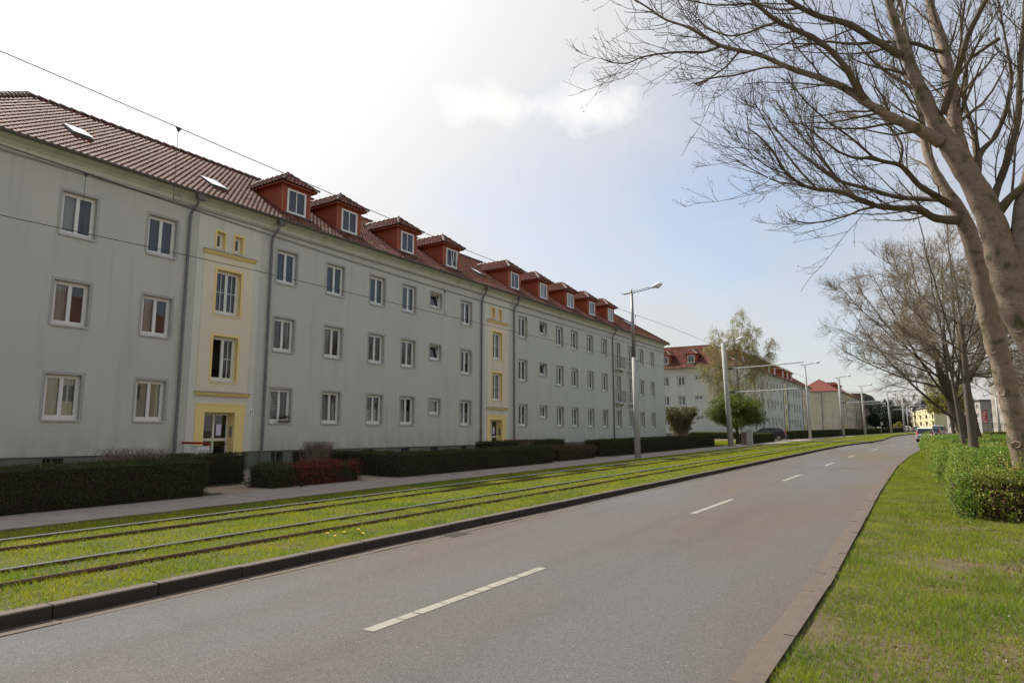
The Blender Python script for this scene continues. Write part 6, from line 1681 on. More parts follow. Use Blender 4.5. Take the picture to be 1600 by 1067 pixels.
twig_shrub('bare_shrub', 'clipped brown twiggy shrub standing behind the red-leaved hedge', -18.1, -17.2, 14.95, 15.85, 1.2, 110, M['leaf_dead'], 150, 0.03, 'clipped twiggy shrubs before the facade')
twig_shrub('bare_shrub', 'clipped brown twiggy shrub peeping over the long hedge at the left', -19.0, -17.6, 8.9, 10.6, 1.12, 110, M['leaf_dead'], 700, 0.03, 'clipped twiggy shrubs before the facade')
twig_shrub('bare_shrub', 'small twiggy shrub at the second entrance beside the red railing', -19.0, -17.9, 28.6, 30.2, 1.0, 50, M['leaf_dead'], 900, 0.03, 'clipped twiggy shrubs before the facade')
twig_shrub('tall_shrub', 'tall budding shrub at the far end of the long block', -23.0, -20.0, 63.2, 66.0, 3.6, 200, M['leaf_olive'], 26000, 0.11)

# ---- clipped hedges
def hedge(label, x0, x1, y0, y1, h, leafm=None, dens=900, size=0.035, bendy=False, group='clipped hedges along the pavement', rough=0.025, mixm=None, mixf=None, name='hedge', top=None):
    leafm = leafm or M['leaf_hedge']
    cx_, cy_ = (x0 + x1) / 2 + (bend((y0 + y1) / 2) if bendy else 0), (y0 + y1) / 2
    t = thing(name, (cx_, cy_, zg(cy_) + 0.1), label, 'hedge', group)
    bd_ = (lambda y: bend(y)) if bendy else (lambda y: 0.0)
    b = MB(); n = max(1, int((y1 - y0) / 4)); e = 0.06
    for k in range(n):
        a, c = y0 + e + (y1 - y0 - 2 * e) * k / n, y0 + e + (y1 - y0 - 2 * e) * (k + 1) / n
        za, zc = zg(a) + 0.08, zg(c) + 0.08; A0, A1, C0, C1 = x0 + e + bd_(a), x1 - e + bd_(a), x0 + e + bd_(c), x1 - e + bd_(c)
        b.quad((A1, a, za), (C1, c, zc), (C1, c, zc + h - e), (A1, a, za + h - e)); b.quad((C0, c, zc), (A0, a, za), (A0, a, za + h - e), (C0, c, zc + h - e))
        b.quad((A0, a, za + h - e), (A1, a, za + h - e), (C1, c, zc + h - e), (C0, c, zc + h - e))
        if k == 0: b.quad((A0, a, za), (A1, a, za), (A1, a, za + h - e), (A0, a, za + h - e))
        if k == n - 1: b.quad((C1, c, zc), (C0, c, zc), (C0, c, zc + h - e), (C1, c, zc + h - e))
    b.build('core', M['core'], t)
    PP = []; DD = []
    def face(area, fn, nrm):
        m = int(area * dens)
        u, v = NR.random(m), NR.random(m)
        x, y, z = fn(u, v)
        yy = np.clip(y, -60, 270) * 0.0082 + 0.08
        bb = np.interp(y, [60, 95, 120, 150, 200, 240], [0, 0.6, 2.2, 4.4, 8.5, 12.5]) if bendy else 0
        wob = (vnoise(y + 3 * z, x + 2 * z, 2.3, 4) - 0.5) * rough * 3
        P = np.stack([x + bb, y, z + yy], 1) + np.array(nrm)[None] * (NR.normal(0, rough, m) - 0.012 + wob)[:, None]
        PP.append(P); DD.append(np.tile(nrm, (m, 1)))
    Lx, Ly = x1 - x0, y1 - y0
    face(Ly * h, lambda u, v: (x1 + 0 * u, y0 + u * Ly, v * h), (1.0, 0, 0))
    face(Lx * h, lambda u, v: (x0 + u * Lx, y0 + 0 * u, v * h), (0, -1.0, 0))
    face(Lx * h * 0.5, lambda u, v: (x0 + u * Lx, y1 + 0 * u, v * h), (0, 1.0, 0))
    face(Ly * h * 0.4, lambda u, v: (x0 + 0 * u, y0 + u * Ly, v * h), (-1.0, 0, 0))
    face(Ly * Lx, lambda u, v: (x0 + u * Lx, y0 + v * Ly, h + 0 * u), (0, 0, 1.0))
    P = np.concatenate(PP); D = np.concatenate(DD)
    mi = None; ms = leafm
    if mixm:
        ms = [leafm, mixm]; mi = mixf(P).astype(int)
    tag(leaves('foliage', P, D, NR.uniform(0.6, 1.3, len(P)) * size, ms, t, mi=mi), kind='stuff')
    return t
hedge('long dark clipped hedge at the far left beside the pavement', -16.4, -15.3, -3.0, 9.95, 0.90, dens=1900, size=0.036)
hedge('short dark hedge in front of the left yellow entrance', -18.9, -18.15, 9.6, 13.1, 0.90, dens=1700, size=0.036)
hedge('loose low hedge with red leaves between the two paths', -16.5, -15.45, 11.95, 15.25, 0.60, M['leaf_hedge'], dens=2600, size=0.038, rough=0.06, mixm=M['leaf_red'], mixf=lambda P: (P[:, 1] > 12.7) & (NR.random(len(P)) < 0.75) & (vnoise(P[:, 1], P[:, 2] + P[:, 0], 3.0, 2) > 0.25), group='loose reddish hedges beside the pavement')
hedge('dark clipped hedge running from the path to the middle entrance, pavement side', -16.2, -15.1, 16.75, 27.2, 0.80, dens=1300, size=0.042)
hedge('side arm of the middle hedge running back towards the facade', -20.8, -16.2, 16.9, 17.8, 0.82, dens=1300, size=0.04)
hedge('low reddish-brown hedge between the middle paths', -16.5, -15.4, 28.2, 32.4, 0.66, M['leaf_hedge'], dens=1500, size=0.045, rough=0.06, mixm=M['leaf_dead'], mixf=lambda P: NR.random(len(P)) < 0.5, group='loose reddish hedges beside the pavement')
hedge('dark clipped hedge behind the low reddish-brown one', -19.2, -18.2, 26.6, 34.2, 0.95, dens=900, size=0.05)
hedge('very long dark clipped hedge before the far half of the grey block', -17.0, -16.0, 34.2, 57.0, 0.92, dens=800, size=0.055)
hedge('short hedge right of the grey utility cabinet', -15.6, -14.7, 63.5, 75.0, 0.95, dens=420, size=0.08)
hedge('far hedge beginning beyond the side road', -16.5, -15.5, 88.5, 124.0, 1.0, dens=200, size=0.12, bendy=True)
hedge('farthest hedge in front of the cream-gabled block', -16.5, -15.5, 126.0, 200.0, 1.1, dens=90, size=0.18, bendy=True)
hedge('low trimmed hedge across the lawn behind the right-hand trunks', 3.6, 16.0, 74.0, 75.4, 1.05, M['leaf_mid'], dens=260, size=0.09, group='hedges on the right')
hedge('low hedge of the garden behind the cabinets', -28.0, -18.0, 88.0, 89.0, 0.9, M['leaf_mid'], dens=200, size=0.10, group='hedges on the left gardens')

# ---- the big spreading ground cover at the right
t = thing('ground_cover', (2.5, 30, 0.25), 'wide knee-high mass of bright green shrubs around the right-hand trunks', 'shrubbery')
def gx0(y): return 0.30 - 0.030 * (y - 15) + 0.42 * (vnoise(np.zeros_like(y) + 1.3, y, 0.8, 5) - 0.5)
def gy0(x): return 14.85 + 0.95 * (vnoise(x, np.zeros_like(x) + 2.2, 0.9, 6) - 0.5)
def hcov(x, y):
    ex = np.clip((x - gx0(y)) / 0.45, 0, 1); ey = np.clip((y - gy0(x)) / 0.5, 0, 1)
    e = np.sqrt(np.clip(1 - (1 - ex) ** 2, 0, 1)) * np.sqrt(np.clip(1 - (1 - ey) ** 2, 0, 1))
    return (0.56 + 0.36 * vnoise(x, y, 0.75, 11) + 0.20 * vnoise(x, y, 2.6, 12)) * (0.35 + 0.65 * e)
# dark inner mound
gxs = np.linspace(0.0, 1.0, 26); gys = np.concatenate([np.linspace(15.15, 24, 30), np.linspace(24.6, 60, 40)])
V = []; F = []
for y in gys:
    xa = float(gx0(np.array([y]))[0]) + 0.16; xs_ = xa + (4.7 - xa) * gxs ** 1.3
    hh = hcov(xs_, np.full(26, y)) - 0.17
    for x, h in zip(xs_, hh): V.append((x, y, zg(y) + max(h, 0.05)))
nn = len(gys)
for j in range(nn - 1):
    for i in range(25): F.append((j * 26 + i, j * 26 + i + 1, (j + 1) * 26 + i + 1, (j + 1) * 26 + i))
base = len(V)
for j in range(nn): V.append((V[j * 26][0], V[j * 26][1], zg(V[j * 26][1])))
for j in range(nn - 1): F.append((j * 26, (j + 1) * 26, base + j + 1, base + j))
base2 = len(V)
for i in range(26): V.append((V[i][0], V[i][1], zg(15)))
for i in range(25): F.append((i + 1, i, base2 + i, base2 + i + 1))
base3 = len(V)
for j in range(nn): V.append((V[j * 26 + 25][0], V[j * 26 + 25][1], zg(V[j * 26 + 25][1])))
for j in range(nn - 1): F.append(((j + 1) * 26 + 25, j * 26 + 25, base3 + j, base3 + j + 1))
np_mesh('core', V, F, M['core'], t, origin=org(t))
PP = []; DD = []; SS = []; KK = []
def cover(x, y, zfrac, nrm, size):
    h = hcov(x, y)
    z = zg(0) + 0.0082 * y + h * zfrac
    n = len(x)
    P = np.stack([x, y, z], 1) + NR.normal(0, 0.035, (n, 3))
    PP.append(P); DD.append(np.broadcast_to(nrm, (n, 3)).copy()); SS.append(size * NR.uniform(0.6, 1.35, n))
    KK.append(np.zeros(n, int))
for (ya, yb, xw, dens, size) in ((14.4, 17.5, 2.9, 4200, 0.043), (17.5, 22, 3.2, 2700, 0.048), (22, 30, 4.5, 1500, 0.052), (30, 44, 5.3, 620, 0.075), (44, 60, 5.8, 330, 0.10)):
    n = int((yb - ya) * xw * dens)
    y = NR.uniform(ya, yb, n); x = gx0(y) + NR.random(n) ** 1.25 * xw
    k = y > gy0(x) - 0.02; x, y = x[k], y[k]
    cover(x, y, NR.uniform(0.9, 1.08, len(x)), np.array([[0, 0, 1.0]]), size)
for (ya, yb, xa_, dens, size) in ((14.6, 22, 3.0, 1300, 0.055),):
    n = int((yb - ya) * 1.9 * dens); y = NR.uniform(ya, yb, n); x = NR.uniform(xa_, 4.9, n); k = y > gy0(x) - 0.02; cover(x[k], y[k], NR.uniform(0.9, 1.08, k.sum()), np.array([[0, 0, 1.0]]), size)
n = 30000; y = NR.uniform(15, 60, n); cover(4.78 + NR.normal(0, 0.06, n), y, NR.random(n) ** 0.7, np.array([[1.0, 0, 0.2]]), 0.08)
# left flank and near flank, leaves down to the ground
for (ya, yb, dens, size) in ((15.0, 20, 1800, 0.050), (20, 30, 1200, 0.056), (30, 60, 500, 0.075)):
    n = int((yb - ya) * dens); y = NR.uniform(ya, yb, n); x = gx0(y) + NR.normal(0.04, 0.06, n); zf = NR.random(n) ** 0.7 * 1.9
    cover(x + zf * -0.02, y, zf, np.array([[-1.0, 0, 0.2]]), size)
n = 15000; x = NR.uniform(0.25, 4.8, n); y = gy0(x) + NR.normal(0.03, 0.07, n); cover(x, y + 0.0, NR.random(n) ** 0.75 * 1.85, np.array([[0, -1.0, 0.2]]), 0.048)
P = np.concatenate(PP); D = np.concatenate(DD); Sz = np.concatenate(SS)
mi = np.zeros(len(P), int)
lf = P[:, 0] - gx0(P[:, 1])
yel = (vnoise(P[:, 0], P[:, 1], 1.1, 21) * 0.5 + vnoise(P[:, 0], P[:, 1], 0.35, 22) * 0.5 > 0.60) & (NR.random(len(P)) < 0.7)
yel |= (lf < 0.35) & (P[:, 1] > 16.4) & (NR.random(len(P)) < 0.30)
mi[yel] = 1
dn = vnoise(P[:, 0] + 0.4, P[:, 2] * 1.6, 2.2, 41) * 0.6 + vnoise(P[:, 0], P[:, 2], 6.0, 42) * 0.4
dead = (P[:, 1] < 15.9) & (P[:, 0] > 0.6) & (P[:, 0] < 2.6) & (P[:, 2] < 0.80) & (dn > 0.36 + 0.25 * np.abs(P[:, 0] - 1.5) - 0.15 * (P[:, 2] < 0.5)) & (NR.random(len(P)) < 0.62)
dead |= (vnoise(P[:, 0], P[:, 1], 1.7, 31) > 0.86) & (NR.random(len(P)) < 0.5)
mi[dead] = 2
gap = vnoise(P[:, 0] * 1.3, P[:, 1] * 1.3 + P[:, 2] * 2.0, 5.0, 51)
keep = ~(dead & (NR.random(len(P)) < 0.35)) & ~((gap < 0.30) & (P[:, 1] < 24) & (NR.random(len(P)) < 0.7))
tag(leaves('foliage', P[keep], D[keep], Sz[keep], [M['leaf_bush'], M['leaf_yellow'], M['leaf_dead']], t, mi=mi[keep], up=0.25), kind='stuff')
st = []
for k in range(420):
    x = R.uniform(0.35, 2.8); y = 15.0 + R.uniform(0, 0.35); 
    if k % 3 == 0: y = R.uniform(15, 21); x = float(gx0(np.array([y]))[0]) + R.uniform(0.0, 0.3)
    dx, dy = R.gauss(0.02, 0.04), R.gauss(0.0, 0.03); h = R.uniform(0.4, 0.85)
    st.append([(x + dx * j, y + dy * j, zg(y) + h * j / 4) for j in range(5)])
st = np.array(st); tag(batch_tubes('stems', st, np.full(st.shape[:2], 0.006), 4, M['twig_brown'], t), kind='stuff')

# ------------------------------------------------------------------ street furniture
def lamp_arm(t, x, y, z, s=1.0):
    b = MB()
    for dz_ in (0.0, 0.09): b.tube([(x + 0.05, y, z + dz_), (x + 0.9 * s, y, z + dz_ + 0.12 * s), (x + 1.25 * s, y, z + 0.20 * s + dz_ * 0.4)], 0.022, 6)
    b.tube([(x - 0.62 * s, y, z + 0.05), (x - 0.4 * s, y, z + 0.01), (x, y, z + 0.04)], [0.015, 0.05, 0.05], 6)
    b.build('lamp_arm', M['steel_grey'], t)
    b = MB()
    c = [(1.1, 0.19, 0.05), (1.25, 0.22, 0.085), (1.42, 0.27, 0.12), (1.56, 0.30, 0.125), (1.68, 0.31, 0.09), (1.74, 0.31, 0.02)]
    b.tube([(x + a * s, y, z + h * s) for a, h, r in c], [r for a, h, r in c], 10)
    b.build('lamp_head', M['whitebox'], t, smooth=True)
    b = MB(); b.tube([(x + 1.36 * s, y, z + 0.19 * s), (x + 1.5 * s, y, z + 0.185 * s), (x + 1.64 * s, y, z + 0.24 * s)], [0.05, 0.09, 0.04], 8); b.build('lamp_glass', M['skylight'], t, smooth=True)
def mast(name, label, cat, x, y, h, r0, r1, lean=(0, 0), lamp=True, arms=(), split=False, group=None):
    z = zg(y) + 0.09
    t = thing(name, (x, y, z), label, cat, group)
    tx, ty = x + lean[0], y + lean[1]
    if split:
        zm = h * 0.62
        b = MB(); b.tube([(x, y, z - 0.1), (x + lean[0] * 0.62, y, zm)], [r0, r0 * 0.72], 14); b.build('pole', M['concrete'], t, smooth=True)
        b = MB(); b.tube([(x + lean[0] * 0.62, y, zm), (tx, ty, h)], [r0 * 0.62, r1], 12); b.tube([(tx, ty, h), (tx, ty, h + 0.28)], r1 * 0.6, 8); b.build('upper_pole', M['steel_grey'], t, smooth=True)
    else:
        b = MB(); b.tube([(x, y, z - 0.1), (tx, ty, h)], [r0, r1], 14); b.build('pole', M['concrete'], t, smooth=True)
    if lamp: lamp_arm(t, tx, ty, h + 0.02)
    for (x0, z0, x1, z1, r) in arms:
        b = MB(); b.tube([(x0, y, z0), ((x0 + x1) / 2, y, (z0 + z1) / 2 - 0.02), (x1, y, z1)], r, 8); a = b.build('bracket_arm', M['ins'], t)
        b = MB(); sgn = 1 if x1 > x0 else -1
        b.tube([(x0 + sgn * 0.12, y, z0), (x0 + sgn * 0.5, y, z0 + (z1 - z0) * 0.1)], r * 1.9, 8); b.build('insulator', M['bark_black'], a, at=org(t))
    return t
gl_ = 'masts and lamps along the pavement'
mast('street_lamp', 'nearest tall street lamp, standing before the long grey block', 'street lamp', -13.3, 33.0, 9.15, 0.165, 0.075, (-0.12, 0), split=True, group=gl_)
mast('tram_mast', 'thick leaning concrete mast with lamp and two white bracket arms, beside the round tree', 'mast', -14.4, 56.0, 9.15, 0.235, 0.17, (-0.3, 0), arms=[(-14.45, 6.95, -8.5, 7.2, 0.045), (-14.4, 5.0, -9.1, 5.12, 0.045)], group=gl_)
mast('street_lamp', 'slender street lamp rising in front of the second block, beyond the leaning mast', 'street lamp', -13.1, 88.0, 9.9, 0.17, 0.09, (-0.15, 0), group=gl_)
mast('tram_mast', 'concrete mast with lamp standing before the cream gable', 'mast', -11.9, 111.0, 9.85, 0.22, 0.15, (-0.2, 0), arms=[(-11.9, 7.6, -6.9, 7.7, 0.05), (-11.9, 6.1, -6.9, 6.2, 0.05)], group=gl_)
mast('street_lamp', 'street lamp standing right of the third block, before the brown building', 'street lamp', -10.3, 127.0, 9.4, 0.20, 0.12, (-0.15, 0), group=gl_)
mast('tram_mast', 'concrete mast in front of the dark evergreens, arms to both sides', 'mast', -8.0, 158.0, 9.9, 0.22, 0.15, (-0.3, 0), arms=[(-8.2, 7.75, -13.0, 7.5, 0.05), (-8.2, 7.4, -3.6, 7.5, 0.05), (-8.15, 6.3, -3.9, 6.35, 0.05)], group=gl_)
mast('tram_mast', 'concrete mast beyond the evergreens, left of the far parked cars', 'mast', -6.7, 186.0, 10.0, 0.21, 0.15, (0.05, 0), lamp=False, arms=[(-6.6, 8.2, -11.0, 8.0, 0.05), (-6.6, 7.9, -2.0, 8.0, 0.05)], group=gl_)
mast('street_lamp', 'farther thin lamp post just right of the mast beyond the evergreens', 'street lamp', -6.3, 200.0, 8.0, 0.15, 0.11, (0, 0), lamp=False, group=gl_)
mast('tram_mast', 'most distant mast, before the yellow block', 'mast', -5.9, 226.0, 8.6, 0.16, 0.12, (0, 0), lamp=False, arms=[(-5.9, 7.6, -1.0, 7.6, 0.05)], group=gl_)

# overhead wires
def wire(label, xf, zf, y0=-8, y1=228, r=0.0065):
    b = MB(); ys_ = list(np.arange(y0, 60, 2.0)) + list(np.arange(60, y1, 6.0))
    b.tube([(xf(y), y, zf(y)) for y in ys_], r, 5)
    return tag(b.build('overhead_wire', M['wire']), label, 'wire', 'tram wires over the tracks')
spans = [-6, 27, 56, 83, 111, 134, 158, 186, 226]
def sag(y, zt, zb):
    for a, c in zip(spans[:-1], spans[1:]):
        if a <= y <= c:
            u = (y - a) / (c - a); return zb + (zt - zb) * (2 * u - 1) ** 2
    return zt
wire('upper carrying wire of the nearer track, highest line across the sky', lambda y: -8.83 + bend(y), lambda y: 5.86 + S * max(y - 30, 0) + 0.27 * math.exp(-((y - 0) / 8) ** 2) + sag(y, 0.1, 0.0))
wire('contact wire of the nearer track, running just under the eaves line', lambda y: -8.83 + bend(y), lambda y: 4.80 + S * max(y - 20, 0) + 0.30 * math.exp(-((y + 1) / 7) ** 2))
wire('carrying wire of the farther track', lambda y: -11.28 + bend(y), lambda y: 5.62 + S * max(y - 30, 0) + 0.45 * math.exp(-((y + 2) / 9) ** 2) + sag(y, 0.04, 0.0))
wire('contact wire of the farther track, lowest line across the grey facade', lambda y: -11.28 + bend(y), lambda y: 4.95 + S * max(y - 30, 0) - 0.08 * math.exp(-((y - 3) / 3) ** 2))
for (x, y, z0, z1) in ((-11.28, 14.15, 5.63, 4.95), (-11.28, 4.87, 5.88, 4.9), (-8.83, 4.95, 6.05, 4.95), (-8.83, 22.0, 5.87, 4.82), (-11.28, 32, 5.65, 4.97), (-8.83, 35, 5.9, 4.92)):
    t = thing('dropper', (x, y, z0), 'thin dropper hanging between the wires of the %s track, %s' % ('farther' if x < -10 else 'nearer', 'before the left windows' if y < 8 else 'before the middle facade' if y < 25 else 'near the tall lamp'), 'wire', 'droppers between the tram wires')
    b = MB(); b.tube([(x, y, z0), (x, y, z1)], 0.004, 4); b.build('cable', M['wire'], t)
    b = MB(); b.prism([(x, y - 0.05, z0 + 0.01), (x, y + 0.05, z0 + 0.01), (x, y, z0 - 0.07)], (0.012, 0, 0)); b.build('clamp', M['wire'], t)
    b = MB(); b.tube([(x, y + 0.06 + 0.055 * math.sin(q), z1 + 0.08 + 0.055 * math.cos(q)) for q in np.linspace(0, 6.28, 11)], 0.0035, 4); b.build('loop', M['wire'], t)

# entrances: railings and letter boxes
t = thing('handrail', (-20.9, 13.6, 0.3), 'red tubular handrail before the left yellow entrance', 'railing', 'red handrails at the entrances')
b = MB(); b.tube([(-20.9, 13.15, 1.38), (-20.9, 13.52, 1.38), (-20.9, 13.52, 0.1)], 0.045, 8); b.build('rail', M['red'], t)
b = MB(); b.tube([(-20.9, 13.15, 1.38), (-21.8, 13.15, 1.38)], 0.04, 8); b.build('wall_bracket', M['red'], t)
t = thing('letter_box', (-20.6, 13.3, 0.3), 'white-grey letter box unit in front of the red handrail', 'letter box')
b = MB(); b.box(-20.75, -20.4, 12.82, 13.26, 0.35, 1.26); b.build('body', M['whitebox'], t)
b = MB(); b.box(-20.76, -20.39, 12.80, 13.28, 1.26, 1.29); b.build('lid', M['sill'], t)
for k in range(3):
    b = MB(); b.box(-20.4, -20.392, 12.86, 13.22, 0.45 + k * 0.26, 0.65 + k * 0.26); b.build('flap', M['sill'], t)
t = thing('handrail', (-20.9, 32.6, 0.4), 'red tubular handrail before the second yellow entrance', 'railing', 'red handrails at the entrances')
b = MB(); b.tube([(-20.9, 31.9, 1.28), (-20.9, 33.2, 1.28), (-20.9, 33.2, 0.3)], 0.04, 8); b.build('rail', M['red'], t)
b = MB(); b.box(-20.92, -20.88, 32.1, 33.1, 0.5, 1.2); b.build('infill_panel', M['whitebox'], t)

# utility boxes near the round tree
t = thing('utility_cabinet', (-13.75, 59.6, 0.58), 'tall light grey utility cabinet left of the short hedge', 'cabinet')
b = MB(); b.box(-13.95, -13.5, 59.4, 59.8, 0.55, 1.85); b.build('body', M['greybox'], t)
b = MB(); b.box(-13.98, -13.47, 59.37, 59.83, 1.85, 1.9); b.build('lid', M['concrete'], t)
b = MB(); b.box(-13.9, -13.55, 59.385, 59.398, 0.65, 1.78); b.build('door', M['greybox'], t)
t = thing('electric_box', (-14.35, 60.6, 0.58), 'low brown graffiti-stained electric box beside the grey cabinet', 'cabinet')
b = MB(); b.box(-14.65, -14.05, 60.4, 60.9, 0.55, 1.7); b.build('body', M['blackbox'], t)
b = MB(); b.box(-14.68, -14.02, 60.37, 60.93, 1.7, 1.78); b.build('lid', M['concrete'], t)

# railing at the third block, posts, signs
def railing(label, p0, p1, h, n, z0, group=None, r=0.03):
    t = thing('railing', (p0[0], p0[1], z0), label, 'railing', group)
    b = MB()
    for k in range(n + 1):
        u = k / n; x, y = p0[0] + (p1[0] - p0[0]) * u, p0[1] + (p1[1] - p0[1]) * u; b.tube([(x, y, z0), (x, y, z0 + h)], r, 5)
    b.build('post', M['steel_grey'], t)
    for zz in (h, h * 0.55):
        b = MB(); b.tube([(p0[0], p0[1], z0 + zz), (p1[0], p1[1], z0 + zz)], r, 5); b.build('rail', M['steel_grey'], t)
    return t
railing('grey metal railing in front of the cream gable', (-25.5, 190), (-18.8, 190), 2.0, 5, 2.0, r=0.05)
railing('grey railing on the right behind the low hedge', (6.0, 96), (9.6, 96), 1.3, 6, 1.3)
t = thing('sign_post', (-8.6, 138.0, 1.2), 'thin post with a small sign at the left roadside', 'sign')
b = MB(); b.tube([(-8.6, 138, 1.1), (-8.6, 138, 3.6)], 0.045, 6); b.build('post', M['steel_grey'], t)
b = MB(); b.box(-8.62, -8.2, 137.95, 137.98, 2.95, 3.5); b.build('panel', M['greybox'], t)
t = thing('advertising_sign', (6.08, 121, 1.0), 'upright red sign with white sideways letters behind the right-hand trunks', 'sign')
b = MB(); b.box(5.78, 6.38, 121.0, 121.15, 3.05, 4.95); b.build('panel', M['red'], t)
b = MB(); b.tube([(6.08, 121.08, 1.0), (6.08, 121.08, 3.05)], 0.06, 6); b.build('post', M['steel_grey'], t)
lt = MB(); z = 3.14
for k in range(5):
    for (a0, a1, c0, c1) in (((0, 0.52, 0.0, 0.09), (0, 0.52, 0.26, 0.35), (0.42, 0.52, 0.09, 0.26)), ((0, 0.52, 0.13, 0.22), (0.0, 0.1, 0.0, 0.13)), ((0, 0.52, 0.0, 0.09), (0.0, 0.1, 0.09, 0.35), (0.21, 0.3, 0.09, 0.3)), ((0, 0.52, 0.0, 0.09), (0, 0.52, 0.26, 0.35)), ((0, 0.52, 0.0, 0.09), (0.42, 0.52, 0.09, 0.35), (0.2, 0.28, 0.09, 0.3)))[k]:
        lt.box(5.84 + a0 * 0.7, 5.84 + a1 * 0.7, 120.97, 120.998, z + c0 * 0.74, z + c1 * 0.74)
    z += 0.352
lt.build('lettering', M['whitebox'], t)
mast('street_lamp', 'short white lamp post behind the low hedge on the right', 'street lamp', 5.3, 84.0, 5.2, 0.09, 0.06, (0, 0), lamp=False, group='lamps on the right')
t = thing('traffic_light', (3.9, 165.0, 1.4), 'traffic light on a curved mast arm before the yellow block', 'traffic light')
b = MB(); b.tube([(3.2, 165, 1.3), (3.2, 165, 4.4), (2.9, 165, 5.6), (2.2, 165, 6.2), (1.0, 165, 6.4), (-1.6, 165, 6.4)], 0.07, 8); b.build('mast_arm', M['iron'], t)
b = MB(); b.box(-1.5, -0.7, 164.8, 165.0, 5.6, 6.9); b.build('signal_back', M['black'], t)
b = MB(); b.box(3.0, 3.4, 164.8, 165.1, 2.6, 3.7); sg = b.build('signal_head', M['black'], t)
for k, (zz, c) in enumerate(((3.5, (0.1, 0.01, 0.01)), (3.15, (0.1, 0.06, 0.0)), (2.8, (0.02, 0.5, 0.25)))):
    m = material('signal_lens_%s' % ('red', 'amber', 'green')[k], c, None, 1, 0.3)
    if k == 2:
        m.node_tree.nodes['Principled BSDF'].inputs['Emission Color'].default_value = (0.05, 0.9, 0.5, 1); m.node_tree.nodes['Principled BSDF'].inputs['Emission Strength'].default_value = 2.0
    b = MB(); b.tube([(3.2, 164.79, zz), (3.2, 164.76, zz)], 0.12, 10); b.build('lens', m, sg, at=org(t))

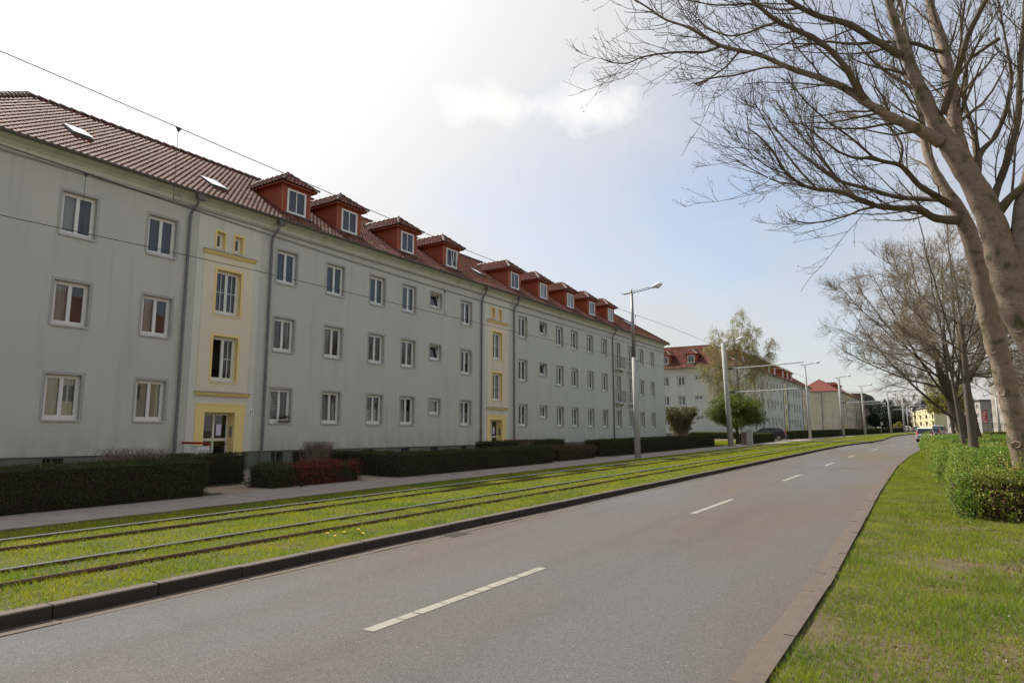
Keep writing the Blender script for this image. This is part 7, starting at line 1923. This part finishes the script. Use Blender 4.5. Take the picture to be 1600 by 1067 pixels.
# ------------------------------------------------------------------ cars
def car(label, x, y, rot, L, Wd, H, paint, style='hatch', plate=True, z=None, group=None, name='parked_car'):
    """local: +y forward, built around the rear-view outline"""
    z = zg(y) + 0.005 if z is None else z
    t = bpy.data.objects.new(name, None); COL.objects.link(t); t.location = (x, y, z); t.rotation_euler = (0, 0, rot)
    tag(t, label, 'car', group)
    hl, hw = L / 2, Wd / 2
    prof = {'hatch': [(-hl, 0.32), (-hl - 0.0, 0.62), (-hl + 0.10, 0.84), (-hl + 0.42, H - 0.10), (-hl + 0.7, H - 0.01), (0.0, H), (0.35, H - 0.04), (hl - 1.05, 0.98), (hl - 0.35, 0.84), (hl, 0.62), (hl, 0.32)],
            'estate': [(-hl, 0.32), (-hl, 0.62), (-hl + 0.08, 0.95), (-hl + 0.45, H - 0.12), (-hl + 0.75, H - 0.01), (0.1, H), (0.45, H - 0.05), (hl - 1.25, 0.98), (hl - 0.4, 0.82), (hl, 0.6), (hl, 0.32)]}[style]
    # cross-sections along y: width narrows above the belt line
    def width(zz):
        if zz <= 0.9: return hw * (0.96 + 0.04 * math.sin(min(zz, 0.9) / 0.9 * math.pi))
        return hw * (0.965 - 0.20 * (zz - 0.9) / (H - 0.9))
    b = MB(); n = len(prof)
    Lf = [(-width(zz), yy, zz) for yy, zz in prof]; Rt = [(width(zz), yy, zz) for yy, zz in prof]
    b.poly(Lf); b.poly(Rt[::-1])
    for k in range(n):
        k2 = (k + 1) % n
        b.quad(Lf[k], Rt[k], Rt[k2], Lf[k2])
    body = b.build('body', paint, t)
    bv = body.modifiers.new('bevel', 'BEVEL'); bv.width = 0.05; bv.segments = 3; bv.limit_method = 'ANGLE'; bv.angle_limit = math.radians(12)
    body.data.polygons.foreach_set('use_smooth', [True] * len(body.data.polygons))
    # glazing, proud of the body by 6 mm
    def glass(name_, pts): 
        g = MB(); g.poly(pts); return g.build(name_, M['car_glass'], t)
    e = 0.008
    y0, z0, y1, z1 = prof[2][0], prof[2][1], prof[3][0], prof[3][1]
    def rp(f, s): 
        yy, zz = y0 + (y1 - y0) * f, z0 + (z1 - z0) * f; return (s * (width(zz) - 0.045), yy - e, zz + e)
    glass('rear_window', [rp(0.03, -1), rp(0.03, 1), rp(0.99, 1), rp(0.99, -1)])
    y0f, z0f, y1f, z1f = prof[7][0], prof[7][1], prof[6][0], prof[6][1]
    def fp(f, s):
        yy, zz = y0f + (y1f - y0f) * f, z0f + (z1f - z0f) * f; return (s * (width(zz) - 0.08), yy + e, zz + e)
    glass('windscreen', [fp(0.05, 1), fp(0.05, -1), fp(0.95, -1), fp(0.95, 1)])
    for s in (-1, 1):
        zb, zt = 0.96, H - 0.13
        ya = -hl + 0.34; yb = prof[7][0] - 0.1; yc = 0.30; yd = -hl + 0.58
        mid = (ya + yb) / 2 - 0.05
        def sp(yy, zz): return (s * (width(zz) + e), yy, zz)
        w1 = [sp(ya, zb), sp(mid - 0.05, zb), sp(mid - 0.05, zt), sp(yd, zt)]; w2 = [sp(mid + 0.05, zb), sp(yb, zb), sp(yc, zt), sp(mid + 0.05, zt)]
        glass('side_window', w1 if s > 0 else w1[::-1]); glass('side_window', w2 if s > 0 else w2[::-1])
        g = MB(); g.prism([(s * (hw - 0.06), -hl + 0.02, 0.74), (s * (hw - 0.22), -hl - 0.02, 0.74), (s * (hw - 0.20), -hl + 0.11, 1.06), (s * (hw - 0.05), -hl + 0.16, 1.06)], (0, -0.03, 0)); g.build('tail_light', M['taillight'], t)
        g = MB(); g.box(min(s * (hw - 0.3), s * (hw - 0.06)), max(s * (hw - 0.3), s * (hw - 0.06)), hl - 0.06, hl + 0.01, 0.6, 0.74); g.build('headlight', M['pvc'], t)
        g = MB(); g.box(min(s * hw, s * (hw + 0.16)), max(s * hw, s * (hw + 0.16)), hl - 1.4, hl - 1.3, 0.92, 1.04); g.build('mirror', paint, t)
        for yy in (-hl + 0.72, hl - 0.78):
            g = MB(); g.tube([(s * (hw - 0.17), yy, 0.30), (s * (hw + 0.012), yy, 0.30)], 0.30, 20); wheel = g.build('wheel', M['tyre'], t)
            g = MB(); g.tube([(s * (hw + 0.013), yy, 0.30), (s * (hw + 0.02), yy, 0.30)], 0.19, 14); g.build('rim', M['rim'], wheel)
    g = MB(); g.box(-hw + 0.04, hw - 0.04, -hl - 0.07, -hl + 0.02, 0.33, 0.60); bp = g.build('rear_bumper', paint, t)
    m2 = bp.modifiers.new('bevel', 'BEVEL'); m2.width = 0.04; m2.segments = 3
    g = MB(); g.box(-hw + 0.05, hw - 0.05, -hl - 0.09, -hl - 0.065, 0.50, 0.61); g.build('bumper_strip', M['black'], t)
    g = MB(); g.box(-hw + 0.1, hw - 0.1, -hl + 0.05, hl - 0.05, 0.17, 0.33); g.build('underbody', M['black'], t)
    if plate:
        g = MB(); g.box(-0.26, 0.26, -hl - 0.082, -hl - 0.07, 0.38, 0.49); g.build('number_plate', M['plate'], t)
    return t
car('white small hatchback driving away in the right lane', -1.12, 84.3, -0.02, 3.7, 1.66, 1.50, M['car_white'], name='hatchback')
car('dark car just beyond the white hatchback', -0.45, 103.0, -0.05, 4.2, 1.72, 1.45, M['car_dark'], group='cars ahead of the white hatchback')
car('silver estate car parked beyond the white hatchback, under the trees', 0.25, 120.0, -0.08, 4.4, 1.8, 1.72, M['car_silver'], 'estate', group='cars ahead of the white hatchback')
car('dark plum estate car parked across the side road behind the short hedge', -17.0, 82.0, math.pi / 2 + 0.10, 4.3, 1.72, 1.42, M['car_plum'], 'estate', z=zg(82) + 0.115)
car('white car parked at the far left kerb, leftmost', -9.4, 214.0, -0.1, 4.0, 1.7, 1.45, M['car_white'], group='white cars parked at the far left kerb')
car('white car parked at the far left kerb, nearer the middle of the road', -6.9, 214.0, -0.1, 4.0, 1.7, 1.5, M['car_white'], 'estate', group='white cars parked at the far left kerb')
car('grey car parked at the far left kerb between mast and yellow block', -4.9, 222.0, -0.1, 4.0, 1.7, 1.45, M['car_silver'], group='white cars parked at the far left kerb')
